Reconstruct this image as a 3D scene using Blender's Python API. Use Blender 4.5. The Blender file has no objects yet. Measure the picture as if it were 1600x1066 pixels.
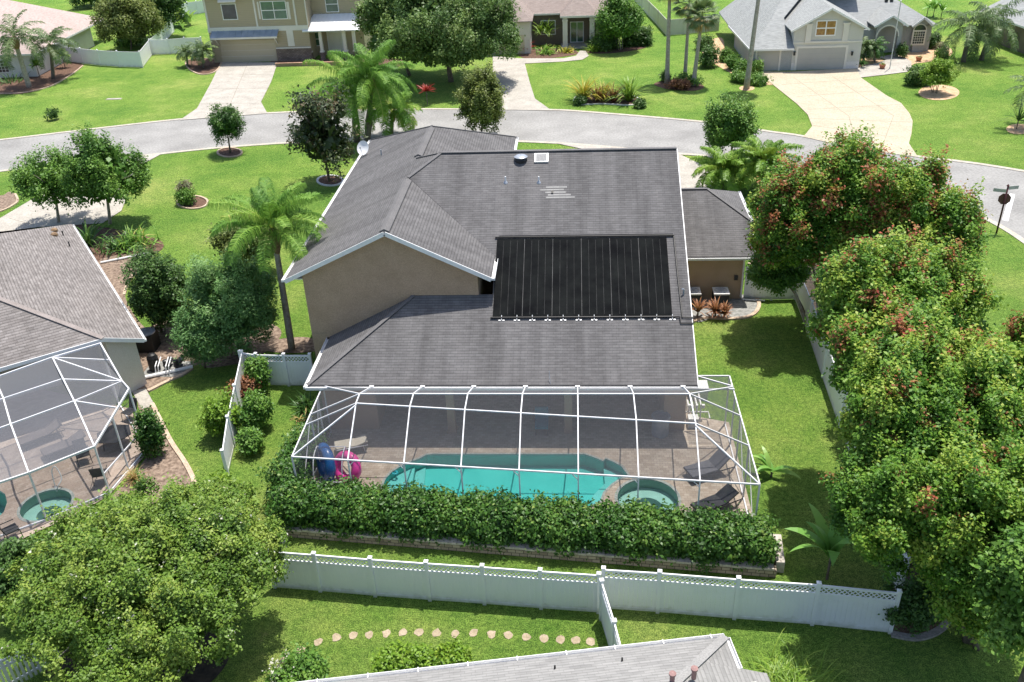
import bpy, math, random
import numpy as np
from mathutils import Vector, Matrix
# ------------------------------------------------------------------ camera
R3 = np.array([[0.99761141, 0.00394193, 0.06896334],
               [0.05774639, 0.50026605, -0.863944],
               [-0.03790563, 0.86586277, 0.49884349]])
FPX, CX, CY, CAMH = 1421.3, 800.0, 533.0, 24.0
scene = bpy.context.scene
COL = scene.collection
cam = bpy.data.cameras.new('camera')
cam.sensor_width = 36.0
cam.lens = 36.0 * FPX / 1600.0
cam.clip_start = 0.5
cam.clip_end = 2000
camo = bpy.data.objects.new('camera', cam)
COL.objects.link(camo)
camo.matrix_world = Matrix.Translation((0, 0, CAMH)) @ Matrix(R3.tolist()).to_4x4()
scene.camera = camo
# ------------------------------------------------------------------ sky, sun, exposure
SUND = Vector((-0.14, -0.23, -1.0)).normalized()
world = bpy.data.worlds.new('World')
scene.world = world
world.use_nodes = True
wn = world.node_tree
for n in list(wn.nodes): wn.nodes.remove(n)
sky = wn.nodes.new('ShaderNodeTexSky')
sky.sky_type = 'NISHITA'
sky.sun_disc = False
sky.sun_elevation = math.asin(-SUND.z)
sky.sun_rotation = math.atan2(-SUND.x, -SUND.y)
sky.dust_density = 2.0
bg = wn.nodes.new('ShaderNodeBackground')
bg.inputs['Strength'].default_value = 0.15
wo = wn.nodes.new('ShaderNodeOutputWorld')
wn.links.new(sky.outputs[0], bg.inputs[0])
wn.links.new(bg.outputs[0], wo.inputs[0])
sl = bpy.data.lights.new('sun', 'SUN')
sl.energy = 5.0
sl.angle = math.radians(0.5)
sl.color = (1.0, 0.955, 0.88)
so = bpy.data.objects.new('sun', sl)
COL.objects.link(so)
so.rotation_euler = SUND.to_track_quat('-Z', 'Y').to_euler()
so.location = (0, 30, 60)
scene.view_settings.view_transform = 'Standard'
scene.view_settings.look = 'None'
scene.view_settings.exposure = 0.34
scene.view_settings.gamma = 1.0
try:
    scene.cycles.max_bounces = 7
    scene.cycles.transparent_max_bounces = 12
    scene.cycles.diffuse_bounces = 3
    scene.cycles.use_adaptive_sampling = True
    scene.cycles.adaptive_threshold = 0.02
except Exception: pass

# ------------------------------------------------------------------ surveying helpers: a sight line met with a real plane
def _ray(px, py):
    return R3 @ np.array([px - CX, -(py - CY), -FPX])
def g(px, py, z=0.0):
    d = _ray(px, py); t = (z - CAMH) / d[2]
    return (float(t * d[0]), float(t * d[1]), float(z))
def onY(px, py, Y):
    d = _ray(px, py); t = Y / d[1]
    return (float(t * d[0]), float(Y), float(CAMH + t * d[2]))
def onP(px, py, p, n):
    d = _ray(px, py); c = np.array([0, 0, CAMH]); n = np.array(n, float)
    t = ((np.array(p) - c) @ n) / (d @ n)
    return tuple(float(v) for v in c + t * d)
def proj(p):
    c = R3.T @ (np.array(p, float) - [0, 0, CAMH])
    return CX + FPX * c[0] / -c[2], CY - FPX * c[1] / -c[2]
def zfor(b, py):
    lo, hi = -2.0, 22.0
    for _ in range(40):
        m = (lo + hi) / 2
        if proj((b[0], b[1], m))[1] > py: lo = m
        else: hi = m
    return lo
def mpp(p):
    c = R3.T @ (np.array(p, float) - [0, 0, CAMH])
    return -c[2] / FPX

# ------------------------------------------------------------------ materials
MAT = {}
def newmat(name):
    m = bpy.data.materials.new(name); m.use_nodes = True
    nt = m.node_tree
    b = nt.nodes['Principled BSDF']
    return m, nt, b
def N(nt, t, **kw):
    n = nt.nodes.new(t)
    for k, v in kw.items():
        if k in n.inputs: n.inputs[k].default_value = v
        else: setattr(n, k, v)
    return n
def ramp(nt, fac, stops):
    r = nt.nodes.new('ShaderNodeValToRGB')
    e = r.color_ramp.elements
    while len(e) > 1: e.remove(e[-1])
    e[0].position = stops[0][0]; e[0].color = (*stops[0][1], 1)
    for p, c in stops[1:]:
        x = e.new(p); x.color = (*c, 1)
    nt.links.new(fac, r.inputs[0])
    return r.outputs[0]
def coord(nt, kind='Object', scale=None, rot=None):
    tc = nt.nodes.new('ShaderNodeTexCoord')
    o = tc.outputs[kind]
    if scale is not None or rot is not None:
        mp = nt.nodes.new('ShaderNodeMapping')
        if scale is not None: mp.inputs['Scale'].default_value = scale
        if rot is not None: mp.inputs['Rotation'].default_value = (0, 0, rot)
        nt.links.new(o, mp.inputs[0]); o = mp.outputs[0]
    return o
def geopos(nt):
    return nt.nodes.new('ShaderNodeNewGeometry').outputs['Position']
def noise(nt, vec, scale, detail=4, rough=0.55):
    n = N(nt, 'ShaderNodeTexNoise', Scale=scale, Detail=detail, Roughness=rough)
    nt.links.new(vec, n.inputs['Vector'])
    return n.outputs['Fac']
def mixc(nt, fac, a, b, mode='MIX'):
    m = nt.nodes.new('ShaderNodeMix'); m.data_type = 'RGBA'; m.blend_type = mode
    for s, v in ((m.inputs[0], fac), (m.inputs[6], a), (m.inputs[7], b)):
        if isinstance(v, (int, float)): s.default_value = v
        elif isinstance(v, tuple): s.default_value = (*v, 1)
        else: nt.links.new(v, s)
    return m.outputs[2]
def math_(nt, op, a, b=None):
    m = nt.nodes.new('ShaderNodeMath'); m.operation = op
    for i, v in enumerate((a, b)):
        if v is None: continue
        if isinstance(v, (int, float)): m.inputs[i].default_value = v
        else: nt.links.new(v, m.inputs[i])
    return m.outputs[0]
def bump(nt, b, h, strength=0.4, dist=0.02):
    n = N(nt, 'ShaderNodeBump', Strength=strength, Distance=dist)
    nt.links.new(h, n.inputs['Height']); nt.links.new(n.outputs[0], b.inputs['Normal'])
def vinyl(name, ca, cb):
    """white vinyl with green-grey splash marks near the ground"""
    m, nt, b = newmat(name)
    v = geopos(nt)
    c = ramp(nt, noise(nt, v, 0.9), [(0.3, ca), (0.7, cb)])
    sep = nt.nodes.new('ShaderNodeSeparateXYZ'); nt.links.new(v, sep.inputs[0])
    lim = math_(nt, 'SUBTRACT', math_(nt, 'MULTIPLY', noise(nt, v, 3.5, 5), 0.55), sep.outputs[2])
    c = mixc(nt, ramp(nt, lim, [(0.0, (0, 0, 0)), (0.22, (0.6, 0.6, 0.6))]), c, (0.42, 0.44, 0.33))
    c = mixc(nt, ramp(nt, noise(nt, v, 0.6, 6, 0.7), [(0.58, (0, 0, 0)), (0.75, (0.3, 0.3, 0.3))]), c, (0.6, 0.62, 0.56))
    nt.links.new(c, b.inputs['Base Color']); b.inputs['Roughness'].default_value = 0.45
    MAT[name] = m
def mottled(name, c1, c2, scale=2.0, rough=0.8, fine=0.0, bumps=0.0, metallic=0.0, spec=0.3):
    """two tones of one material blended by noise, with an optional fine grain"""
    m, nt, b = newmat(name)
    v = geopos(nt)
    f = noise(nt, v, scale)
    c = ramp(nt, f, [(0.3, c1), (0.7, c2)])
    if fine:
        f2 = noise(nt, v, fine, 2)
        c = mixc(nt, 0.5, c, ramp(nt, f2, [(0.3, (0.32, 0.32, 0.32)), (0.7, (0.68, 0.68, 0.68))]), 'OVERLAY')
        if bumps: bump(nt, b, f2, bumps, 0.01)
    nt.links.new(c, b.inputs['Base Color'])
    b.inputs['Roughness'].default_value = rough
    b.inputs['Metallic'].default_value = metallic
    b.inputs['Specular IOR Level'].default_value = spec
    MAT[name] = m
    return m
def shingle(name, ca, cb, dark, stain=0.0, row=0.145, patchy=0.5, edge_=0.8, tabs=0.6):
    m, nt, b = newmat(name)
    uv = coord(nt, 'UV')
    br = N(nt, 'ShaderNodeTexBrick', Scale=1.0)
    br.inputs['Brick Width'].default_value = 0.31
    br.inputs['Row Height'].default_value = row
    br.inputs['Mortar Size'].default_value = 0.011
    br.inputs['Mortar Smooth'].default_value = 0.35
    br.inputs['Bias'].default_value = 0.0
    br.offset = 0.37; br.offset_frequency = 2
    br.inputs['Color1'].default_value = (*ca, 1)
    br.inputs['Color2'].default_value = (*cb, 1)
    br.inputs['Mortar'].default_value = (*dark, 1)
    nt.links.new(uv, br.inputs['Vector'])
    c = br.outputs['Color']
    # thick dashes along the butt edge of each course
    mp = N(nt, 'ShaderNodeMapping'); mp.inputs['Scale'].default_value = (1.0 / 0.6, 1.0 / row, 1)
    nt.links.new(uv, mp.inputs[0])
    n1 = noise(nt, mp.outputs[0], 1.0, 1, 0.4)
    c = mixc(nt, tabs, c, ramp(nt, n1, [(0.34, (0.36, 0.36, 0.36)), (0.6, (0.58, 0.58, 0.58))]), 'OVERLAY')
    sep = nt.nodes.new('ShaderNodeSeparateXYZ'); nt.links.new(uv, sep.inputs[0])
    fr = math_(nt, 'FRACT', math_(nt, 'DIVIDE', sep.outputs[1], row))
    edge = ramp(nt, fr, [(0.0, (0.28, 0.28, 0.28)), (0.16, (0.33, 0.33, 0.33)), (0.3, (0.54, 0.54, 0.54)), (1.0, (0.56, 0.56, 0.56))])
    c = mixc(nt, edge_, c, edge, 'OVERLAY')
    big = noise(nt, geopos(nt), 0.5, 5, 0.65)
    c = mixc(nt, patchy, c, ramp(nt, big, [(0.3, (0.38, 0.38, 0.38)), (0.7, (0.62, 0.62, 0.62))]), 'OVERLAY')
    if stain:
        mp2 = N(nt, 'ShaderNodeMapping'); mp2.inputs['Scale'].default_value = (1.3, 0.11, 1)
        nt.links.new(uv, mp2.inputs[0])
        st = noise(nt, mp2.outputs[0], 1.0, 4, 0.6)
        c = mixc(nt, stain, c, ramp(nt, st, [(0.36, (0.25, 0.25, 0.25)), (0.56, (0.55, 0.55, 0.55)), (0.7, (0.62, 0.61, 0.6))]), 'OVERLAY')
    nt.links.new(c, b.inputs['Base Color'])
    b.inputs['Roughness'].default_value = 0.95
    b.inputs['Specular IOR Level'].default_value = 0.15
    bump(nt, b, fr, 0.5, 0.02)
    MAT[name] = m
    return m
def bricks(name, ca, cb, mortar, bw, rh, ms=0.02, kind='pos', rot=0, rough=0.8, vary=0.6, wall=False):
    m, nt, b = newmat(name)
    v = geopos(nt)
    mp = N(nt, 'ShaderNodeMapping')
    mp.inputs['Rotation'].default_value = (math.radians(90) if wall else 0, 0, rot)
    nt.links.new(v, mp.inputs[0])
    br = N(nt, 'ShaderNodeTexBrick', Scale=1.0)
    br.inputs['Brick Width'].default_value = bw
    br.inputs['Row Height'].default_value = rh
    br.inputs['Mortar Size'].default_value = ms
    br.inputs['Color1'].default_value = (*ca, 1)
    br.inputs['Color2'].default_value = (*cb, 1)
    br.inputs['Mortar'].default_value = (*mortar, 1)
    nt.links.new(mp.outputs[0], br.inputs['Vector'])
    f = noise(nt, v, 1.6, 5)
    c = mixc(nt, vary, br.outputs['Color'], ramp(nt, f, [(0.3, (0.38, 0.37, 0.36)), (0.7, (0.62, 0.6, 0.58))]), 'OVERLAY')
    nt.links.new(c, b.inputs['Base Color'])
    b.inputs['Roughness'].default_value = rough
    bump(nt, b, br.outputs['Fac'], 0.3, -0.01)
    MAT[name] = m
    return m
def leafmat(name, stops, rough=0.5, trans=0.25, spec=0.35):
    m, nt, b = newmat(name)
    at = nt.nodes.new('ShaderNodeAttribute'); at.attribute_name = 'tint'
    c = ramp(nt, at.outputs['Fac'], stops)
    nt.links.new(c, b.inputs['Base Color'])
    b.inputs['Roughness'].default_value = rough
    b.inputs['Specular IOR Level'].default_value = spec
    tr = nt.nodes.new('ShaderNodeBsdfTranslucent')
    tc = mixc(nt, 0.7, c, (1.0, 1.0, 0.35), 'MULTIPLY')
    br = nt.nodes.new('ShaderNodeBrightContrast'); br.inputs['Bright'].default_value = 0.03
    nt.links.new(tc, br.inputs[0]); nt.links.new(br.outputs[0], tr.inputs[0])
    mx = nt.nodes.new('ShaderNodeMixShader'); mx.inputs[0].default_value = trans
    nt.links.new(b.outputs[0], mx.inputs[1]); nt.links.new(tr.outputs[0], mx.inputs[2])
    nt.links.new(mx.outputs[0], nt.nodes['Material Output'].inputs[0])
    MAT[name] = m
    return m

def grassmat(name, cols, soil=(0.33, 0.26, 0.14), bare=0.66):
    m, nt, b = newmat(name)
    v = geopos(nt)
    f1 = noise(nt, v, 0.13, 5, 0.62)
    c = ramp(nt, f1, cols)
    f2 = noise(nt, v, 0.8, 6, 0.72)
    c = mixc(nt, 0.8, c, ramp(nt, f2, [(0.3, (0.34, 0.42, 0.34)), (0.5, (0.5, 0.5, 0.5)), (0.7, (0.68, 0.6, 0.62))]), 'OVERLAY')
    f3 = noise(nt, v, 5.5, 6, 0.85)
    c = mixc(nt, 0.9, c, ramp(nt, f3, [(0.38, (0.24, 0.29, 0.25)), (0.62, (0.76, 0.72, 0.66))]), 'OVERLAY')
    f4 = noise(nt, v, 0.4, 8, 0.8)
    mask = ramp(nt, f4, [(bare, (0, 0, 0)), (bare + 0.08, (0.7, 0.7, 0.7))])
    c = mixc(nt, mask, c, soil)
    f5 = noise(nt, v, 22.0, 3, 0.8)
    c = mixc(nt, 0.8, c, ramp(nt, f5, [(0.38, (0.2, 0.22, 0.2)), (0.62, (0.8, 0.78, 0.76))]), 'OVERLAY')
    nt.links.new(c, b.inputs['Base Color'])
    b.inputs['Roughness'].default_value = 0.9
    b.inputs['Specular IOR Level'].default_value = 0.1
    h = math_(nt, 'ADD', f5, math_(nt, 'MULTIPLY', f3, 2.0))
    bump(nt, b, h, 1.0, 0.07)
    MAT[name] = m
    return m

grassmat('grass', [(0.30, (0.115, 0.235, 0.045)), (0.5, (0.185, 0.305, 0.062)), (0.70, (0.29, 0.365, 0.105))], bare=0.64)
mottled('asphalt', (0.225, 0.22, 0.21), (0.325, 0.318, 0.303), 0.28, 0.9, fine=6, bumps=0.2)
mottled('concrete', (0.34, 0.315, 0.275), (0.44, 0.41, 0.36), 0.8, 0.9, fine=8)
mottled('concrete_cream', (0.41, 0.355, 0.262), (0.47, 0.41, 0.31), 0.5, 0.9, fine=8)
mottled('kerb', (0.38, 0.34, 0.28), (0.5, 0.46, 0.39), 2.0, 0.9, fine=12)
mottled('joint', (0.2, 0.17, 0.13), (0.3, 0.26, 0.2), 3.0, 0.95)
mottled('mulch', (0.06, 0.032, 0.022), (0.19, 0.115, 0.08), 6.0, 1.0, fine=14, bumps=1.0)
mottled('mulch_light', (0.10, 0.068, 0.05), (0.33, 0.25, 0.19), 5.0, 1.0, fine=9, bumps=1.0)
mottled('mulch_tan', (0.42, 0.27, 0.15), (0.62, 0.44, 0.28), 2.0, 1.0, fine=9, bumps=0.5)
mottled('gravel', (0.17, 0.17, 0.16), (0.34, 0.34, 0.32), 5.0, 1.0, fine=14, bumps=0.8)
mottled('bed_edging', (0.40, 0.30, 0.22), (0.56, 0.44, 0.33), 3.0, 0.95, fine=12)
mottled('edging_grey', (0.22, 0.2, 0.18), (0.34, 0.31, 0.28), 3.0, 0.95, fine=12)
mottled('step_stone', (0.29, 0.235, 0.15), (0.42, 0.345, 0.25), 3.0, 1.0, fine=16, bumps=0.4)
vinyl('white_vinyl', (0.83, 0.83, 0.85), (0.86, 0.86, 0.88))
mottled('beige_vinyl', (0.60, 0.57, 0.48), (0.66, 0.63, 0.54), 1.0, 0.6)
mottled('white_paint', (0.76, 0.76, 0.76), (0.84, 0.84, 0.83), 3.0, 0.4)
mottled('white_metal', (0.68, 0.68, 0.70), (0.76, 0.76, 0.775), 3.0, 0.35)
mottled('mesh_grey', (0.2, 0.2, 0.2), (0.3, 0.3, 0.3), 14.0, 0.6)
mottled('dirty_white', (0.5, 0.5, 0.48), (0.72, 0.72, 0.7), 4.0, 0.6, fine=20)
mottled('stucco_tan', (0.40, 0.285, 0.19), (0.46, 0.33, 0.228), 1.3, 0.95, fine=30, bumps=0.3)
mottled('stucco_cream', (0.60, 0.555, 0.50), (0.65, 0.60, 0.54), 0.7, 0.95, fine=30)
mottled('stucco_grey', (0.36, 0.37, 0.36), (0.41, 0.42, 0.41), 0.7, 0.95, fine=30)
mottled('stucco_pale', (0.54, 0.53, 0.48), (0.6, 0.59, 0.54), 0.7, 0.95, fine=30)
mottled('stucco_brown', (0.17, 0.14, 0.11), (0.2, 0.165, 0.13), 0.7, 0.95, fine=30)
mottled('stucco_white', (0.62, 0.60, 0.57), (0.7, 0.68, 0.65), 0.7, 0.95, fine=30)
mottled('garage_tan', (0.50, 0.43, 0.31), (0.53, 0.455, 0.33), 0.7, 0.7)
mottled('garage_grey', (0.42, 0.41, 0.37), (0.46, 0.45, 0.41), 0.7, 0.7)
mottled('trim_cream', (0.68, 0.65, 0.58), (0.74, 0.71, 0.64), 1.0, 0.6)
mottled('dark_metal', (0.02, 0.022, 0.025), (0.05, 0.05, 0.055), 3.0, 0.4)
mottled('black_plastic', (0.012, 0.012, 0.013), (0.02, 0.02, 0.021), 3.0, 0.5)
mottled('steel_grey', (0.3, 0.33, 0.37), (0.42, 0.45, 0.5), 3.0, 0.4, metallic=0.3)
mottled('blue_metal_roof', (0.25, 0.31, 0.38), (0.36, 0.42, 0.5), 1.0, 0.4, metallic=0.3)
mottled('white_metal_roof', (0.74, 0.74, 0.73), (0.82, 0.82, 0.8), 1.0, 0.45)
mottled('glass_dark', (0.02, 0.025, 0.03), (0.06, 0.07, 0.08), 0.8, 0.08, spec=0.8)
mottled('glass_green', (0.04, 0.09, 0.06), (0.10, 0.2, 0.13), 0.8, 0.1, spec=0.8)
mottled('glass_blind', (0.4, 0.42, 0.42), (0.5, 0.5, 0.48), 2, 0.2)
mottled('glass_amber', (0.2, 0.09, 0.03), (0.45, 0.25, 0.09), 3.5, 0.15, spec=0.7)
mottled('bark', (0.09, 0.07, 0.055), (0.2, 0.165, 0.13), 4.0, 0.95, fine=15, bumps=0.6)
mottled('bark_pale', (0.26, 0.22, 0.18), (0.42, 0.37, 0.31), 4.0, 0.95, fine=15, bumps=0.5)
mottled('palm_trunk', (0.12, 0.1, 0.085), (0.22, 0.195, 0.16), 5.0, 0.95, fine=12, bumps=0.6)
mottled('palm_trunk_pale', (0.3, 0.26, 0.22), (0.44, 0.4, 0.35), 5.0, 0.95, fine=12, bumps=0.5)
mottled('boot', (0.16, 0.1, 0.06), (0.32, 0.22, 0.13), 6.0, 0.95, fine=14, bumps=0.8)
mottled('cushion_grey', (0.11, 0.11, 0.12), (0.15, 0.15, 0.165), 2.0, 0.9)
mottled('cushion_brown', (0.12, 0.1, 0.095), (0.17, 0.145, 0.135), 2.0, 0.9)
mottled('sling_beige', (0.5, 0.45, 0.36), (0.58, 0.53, 0.44), 2.0, 0.9)
mottled('ring_blue', (0.005, 0.06, 0.25), (0.008, 0.13, 0.36), 3.0, 0.3, spec=0.6)
mottled('ring_pink', (0.75, 0.03, 0.28), (0.85, 0.07, 0.38), 3.0, 0.3, spec=0.6)
mottled('ball_violet', (0.35, 0.25, 0.62), (0.5, 0.4, 0.75), 3.0, 0.3)
mottled('teal_plastic', (0.03, 0.35, 0.4), (0.06, 0.45, 0.5), 3.0, 0.3)
mottled('teal_cloth', (0.02, 0.16, 0.22), (0.04, 0.24, 0.3), 3.0, 0.8)
mottled('violet_flower', (0.3, 0.3, 0.65), (0.4, 0.35, 0.7), 3.0, 0.8)
mottled('sign_red', (0.08, 0.015, 0.015), (0.12, 0.025, 0.02), 3.0, 0.5)
mottled('sign_back', (0.09, 0.04, 0.04), (0.13, 0.06, 0.055), 3.0, 0.5)
mottled('sign_blade', (0.35, 0.35, 0.34), (0.5, 0.5, 0.48), 3.0, 0.5)
mottled('post_maroon', (0.055, 0.018, 0.02), (0.09, 0.03, 0.03), 3.0, 0.5)
mottled('road_paint', (0.7, 0.7, 0.68), (0.8, 0.8, 0.78), 3.0, 0.8, fine=12)
mottled('terracotta', (0.3, 0.1, 0.05), (0.42, 0.17, 0.1), 3.0, 0.8)
mottled('maroon_pipe', (0.26, 0.15, 0.14), (0.36, 0.22, 0.2), 3.0, 0.6)
mottled('pool_shell', (0.19, 0.47, 0.43), (0.25, 0.54, 0.49), 1.0, 0.8)
mottled('pool_shelf', (0.36, 0.48, 0.45), (0.43, 0.55, 0.51), 1.0, 0.8)
mottled('spa_shell', (0.26, 0.37, 0.33), (0.33, 0.44, 0.40), 1.0, 0.8)
mottled('coping', (0.24, 0.27, 0.25), (0.36, 0.38, 0.35), 6.0, 0.8, fine=12)
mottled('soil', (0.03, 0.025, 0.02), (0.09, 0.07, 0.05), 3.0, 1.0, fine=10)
mottled('paver_plain', (0.42, 0.38, 0.33), (0.52, 0.47, 0.41), 4.0, 0.9, fine=10)
bricks('pavers', (0.33, 0.27, 0.21), (0.45, 0.39, 0.32), (0.24, 0.19, 0.15), 0.23, 0.15, 0.006, rot=0.0)
bricks('pavers_turned', (0.31, 0.245, 0.2), (0.39, 0.325, 0.275), (0.24, 0.19, 0.15), 0.23, 0.15, 0.006, rot=-0.7)
bricks('wall_blocks', (0.25, 0.2, 0.155), (0.42, 0.35, 0.28), (0.06, 0.05, 0.04), 0.3, 0.15, 0.012, wall=True)
bricks('brick_red', (0.3, 0.16, 0.1), (0.42, 0.26, 0.17), (0.3, 0.26, 0.22), 0.22, 0.08, 0.012, wall=True)
bricks('stone_veneer', (0.16, 0.12, 0.1), (0.28, 0.22, 0.18), (0.07, 0.06, 0.05), 0.35, 0.16, 0.015, wall=True)
shingle('shingle_dark', (0.128, 0.124, 0.125), (0.150, 0.146, 0.147), (0.105, 0.102, 0.103), stain=0.4, patchy=.35, tabs=.35, edge_=.55)
shingle('shingle_left', (0.185, 0.168, 0.16), (0.24, 0.221, 0.212), (0.135, 0.122, 0.116), row=0.16)
shingle('shingle_grey', (0.25, 0.247, 0.24), (0.285, 0.28, 0.272), (0.22, 0.217, 0.21), patchy=0.3, edge_=.35, tabs=.4)
shingle('shingle_pink', (0.43, 0.345, 0.315), (0.47, 0.38, 0.35), (0.38, 0.30, 0.27), patchy=0.3, edge_=.4, tabs=.4)
shingle('shingle_brown', (0.28, 0.23, 0.205), (0.32, 0.265, 0.24), (0.22, 0.18, 0.16), patchy=0.3, edge_=.4, tabs=.4)
shingle('shingle_light', (0.30, 0.31, 0.305), (0.34, 0.35, 0.345), (0.27, 0.28, 0.275), patchy=0.3, edge_=.35, tabs=.4)
mottled('cap_dark', (0.13, 0.126, 0.127), (0.16, 0.155, 0.155), 1.5, 0.95, fine=20)
mottled('cap_grey', (0.26, 0.257, 0.25), (0.29, 0.285, 0.277), 1.5, 0.95, fine=20)
mottled('cap_brown', (0.23, 0.2, 0.185), (0.29, 0.255, 0.24), 1.5, 0.95, fine=20)

def siding(name, ca, row=0.2):
    m, nt, b = newmat(name)
    sep = nt.nodes.new('ShaderNodeSeparateXYZ'); nt.links.new(geopos(nt), sep.inputs[0])
    fr = math_(nt, 'FRACT', math_(nt, 'DIVIDE', sep.outputs[2], row))
    c = mixc(nt, 0.5, ca, ramp(nt, fr, [(0.0, (0.3, 0.3, 0.3)), (0.15, (0.5, 0.5, 0.5)), (1, (0.52, 0.52, 0.52))]), 'OVERLAY')
    nt.links.new(c, b.inputs['Base Color']); b.inputs['Roughness'].default_value = 0.8
    bump(nt, b, fr, 0.6, 0.03)
    MAT[name] = m
siding('siding_tan', (0.43, 0.36, 0.25))

def panelmat():
    m, nt, b = newmat('solar_black')
    uv = coord(nt, 'UV')
    sep = nt.nodes.new('ShaderNodeSeparateXYZ'); nt.links.new(uv, sep.inputs[0])
    fr = math_(nt, 'FRACT', math_(nt, 'DIVIDE', sep.outputs[0], 0.026))
    h = math_(nt, 'ABSOLUTE', math_(nt, 'SUBTRACT', fr, 0.5))
    base = ramp(nt, noise(nt, geopos(nt), 1.2, 4), [(0.3, (0.0045, 0.005, 0.006)), (0.7, (0.012, 0.0135, 0.0135))])
    fv = math_(nt, 'FRACT', math_(nt, 'DIVIDE', sep.outputs[1], 0.46))
    band = ramp(nt, fv, [(0.0, (0.8, 0.8, 0.8)), (0.03, (0.5, 0.5, 0.5)), (0.97, (0.5, 0.5, 0.5)), (1.0, (0.8, 0.8, 0.8))])
    c = mixc(nt, 0.35, base, band, 'OVERLAY')
    nt.links.new(c, b.inputs['Base Color']); b.inputs['Roughness'].default_value = 0.75
    b.inputs['Specular IOR Level'].default_value = 0.03
    bump(nt, b, h, 0.3, 0.01)
    MAT['solar_black'] = m
panelmat()
mottled('gap_grey', (0.012, 0.012, 0.012), (0.07, 0.07, 0.07), 1.6, 0.8)
mottled('gap_light', (0.05, 0.05, 0.05), (0.12, 0.118, 0.115), 1.6, 0.8)

def screenmat(name, fac, col):
    m, nt, b = newmat(name)
    b.inputs['Base Color'].default_value = (*col, 1); b.inputs['Roughness'].default_value = 1.0
    b.inputs['Specular IOR Level'].default_value = 0.0
    f = noise(nt, geopos(nt), 1.3, 3)
    t = nt.nodes.new('ShaderNodeBsdfTransparent')
    mx = nt.nodes.new('ShaderNodeMixShader')
    fv = math_(nt, 'ADD', math_(nt, 'MULTIPLY', f, 0.08), fac - 0.04)
    nt.links.new(fv, mx.inputs[0])
    nt.links.new(t.outputs[0], mx.inputs[1]); nt.links.new(b.outputs[0], mx.inputs[2])
    nt.links.new(mx.outputs[0], nt.nodes['Material Output'].inputs[0])
    MAT[name] = m
screenmat('insect_screen', 0.40, (0.085, 0.088, 0.098))
screenmat('sunlit_tone_screen', 0.46, (0.20, 0.205, 0.225))  # roof mesh again, with its sunlit veil painted in as a lighter tone
def watermat(name, tint):
    m, nt, b = newmat(name)
    t = nt.nodes.new('ShaderNodeBsdfTransparent'); t.inputs[0].default_value = (*tint, 1)
    gl = nt.nodes.new('ShaderNodeBsdfGlossy'); gl.inputs['Roughness'].default_value = 0.03
    fr = nt.nodes.new('ShaderNodeFresnel'); fr.inputs[0].default_value = 1.33
    bp = N(nt, 'ShaderNodeBump', Strength=0.25, Distance=0.04)
    nt.links.new(noise(nt, geopos(nt), 6.0, 3), bp.inputs['Height'])
    nt.links.new(bp.outputs[0], gl.inputs['Normal']); nt.links.new(bp.outputs[0], fr.inputs['Normal'])
    mx = nt.nodes.new('ShaderNodeMixShader')
    nt.links.new(fr.outputs[0], mx.inputs[0]); nt.links.new(t.outputs[0], mx.inputs[1]); nt.links.new(gl.outputs[0], mx.inputs[2])
    nt.links.new(mx.outputs[0], nt.nodes['Material Output'].inputs[0])
    MAT[name] = m
watermat('pool_water', (0.56, 0.96, 0.97))
watermat('spa_water', (0.80, 0.97, 0.94))

G_ = lambda *s: list(s)
leafmat('leaf_maple', [(0.0, (0.06, 0.16, 0.018)), (0.35, (0.13, 0.28, 0.03)), (0.62, (0.25, 0.39, 0.048)), (0.79, (0.38, 0.47, 0.075)), (0.82, (0.33, 0.19, 0.07)), (0.93, (0.40, 0.15, 0.07)), (1.0, (0.52, 0.10, 0.07))], trans=0.35)
leafmat('leaf_crepe', [(0.0, (0.085, 0.175, 0.022)), (0.5, (0.175, 0.285, 0.038)), (0.85, (0.29, 0.37, 0.065)), (0.97, (0.36, 0.34, 0.09)), (0.985, (0.7, 0.7, 0.6)), (1.0, (0.75, 0.75, 0.65))])
leafmat('leaf_mid', [(0.0, (0.07, 0.175, 0.028)), (0.5, (0.14, 0.28, 0.042)), (1.0, (0.25, 0.39, 0.07))])
leafmat('leaf_dark', [(0.0, (0.04, 0.10, 0.02)), (0.5, (0.085, 0.175, 0.035)), (1.0, (0.15, 0.24, 0.06))])
leafmat('leaf_oak', [(0.0, (0.0728, 0.145, 0.0356)), (0.5, (0.138, 0.235, 0.0568)), (1.0, (0.244, 0.324, 0.0972))])
leafmat('leaf_bronze', [(0.0, (0.036, 0.066, 0.0216)), (0.55, (0.072, 0.102, 0.0336)), (0.8, (0.132, 0.084, 0.036)), (1.0, (0.204, 0.12, 0.054))], spec=0.5)
leafmat('leaf_hedge', [(0.0, (0.028, 0.085, 0.012)), (0.45, (0.06, 0.155, 0.022)), (0.85, (0.13, 0.25, 0.04)), (1.0, (0.26, 0.34, 0.08))], rough=0.45, spec=0.35)
leafmat('leaf_lime', [(0.0, (0.12, 0.24, 0.02)), (0.5, (0.2, 0.34, 0.03)), (1.0, (0.34, 0.44, 0.05))])
leafmat('leaf_olive', [(0.0, (0.117, 0.156, 0.039)), (0.5, (0.195, 0.247, 0.0585)), (1.0, (0.286, 0.325, 0.091))])
leafmat('leaf_oleander', [(0.0, (0.08, 0.19, 0.05)), (0.55, (0.16, 0.31, 0.09)), (0.9, (0.26, 0.42, 0.15)), (1.0, (0.38, 0.2, 0.12))])
leafmat('leaf_copper', [(0.0, (0.14, 0.06, 0.03)), (0.5, (0.32, 0.14, 0.07)), (1.0, (0.5, 0.28, 0.14))])
leafmat('leaf_red', [(0.0, (0.12, 0.01, 0.01)), (0.5, (0.35, 0.03, 0.025)), (1.0, (0.5, 0.06, 0.04))])
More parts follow.
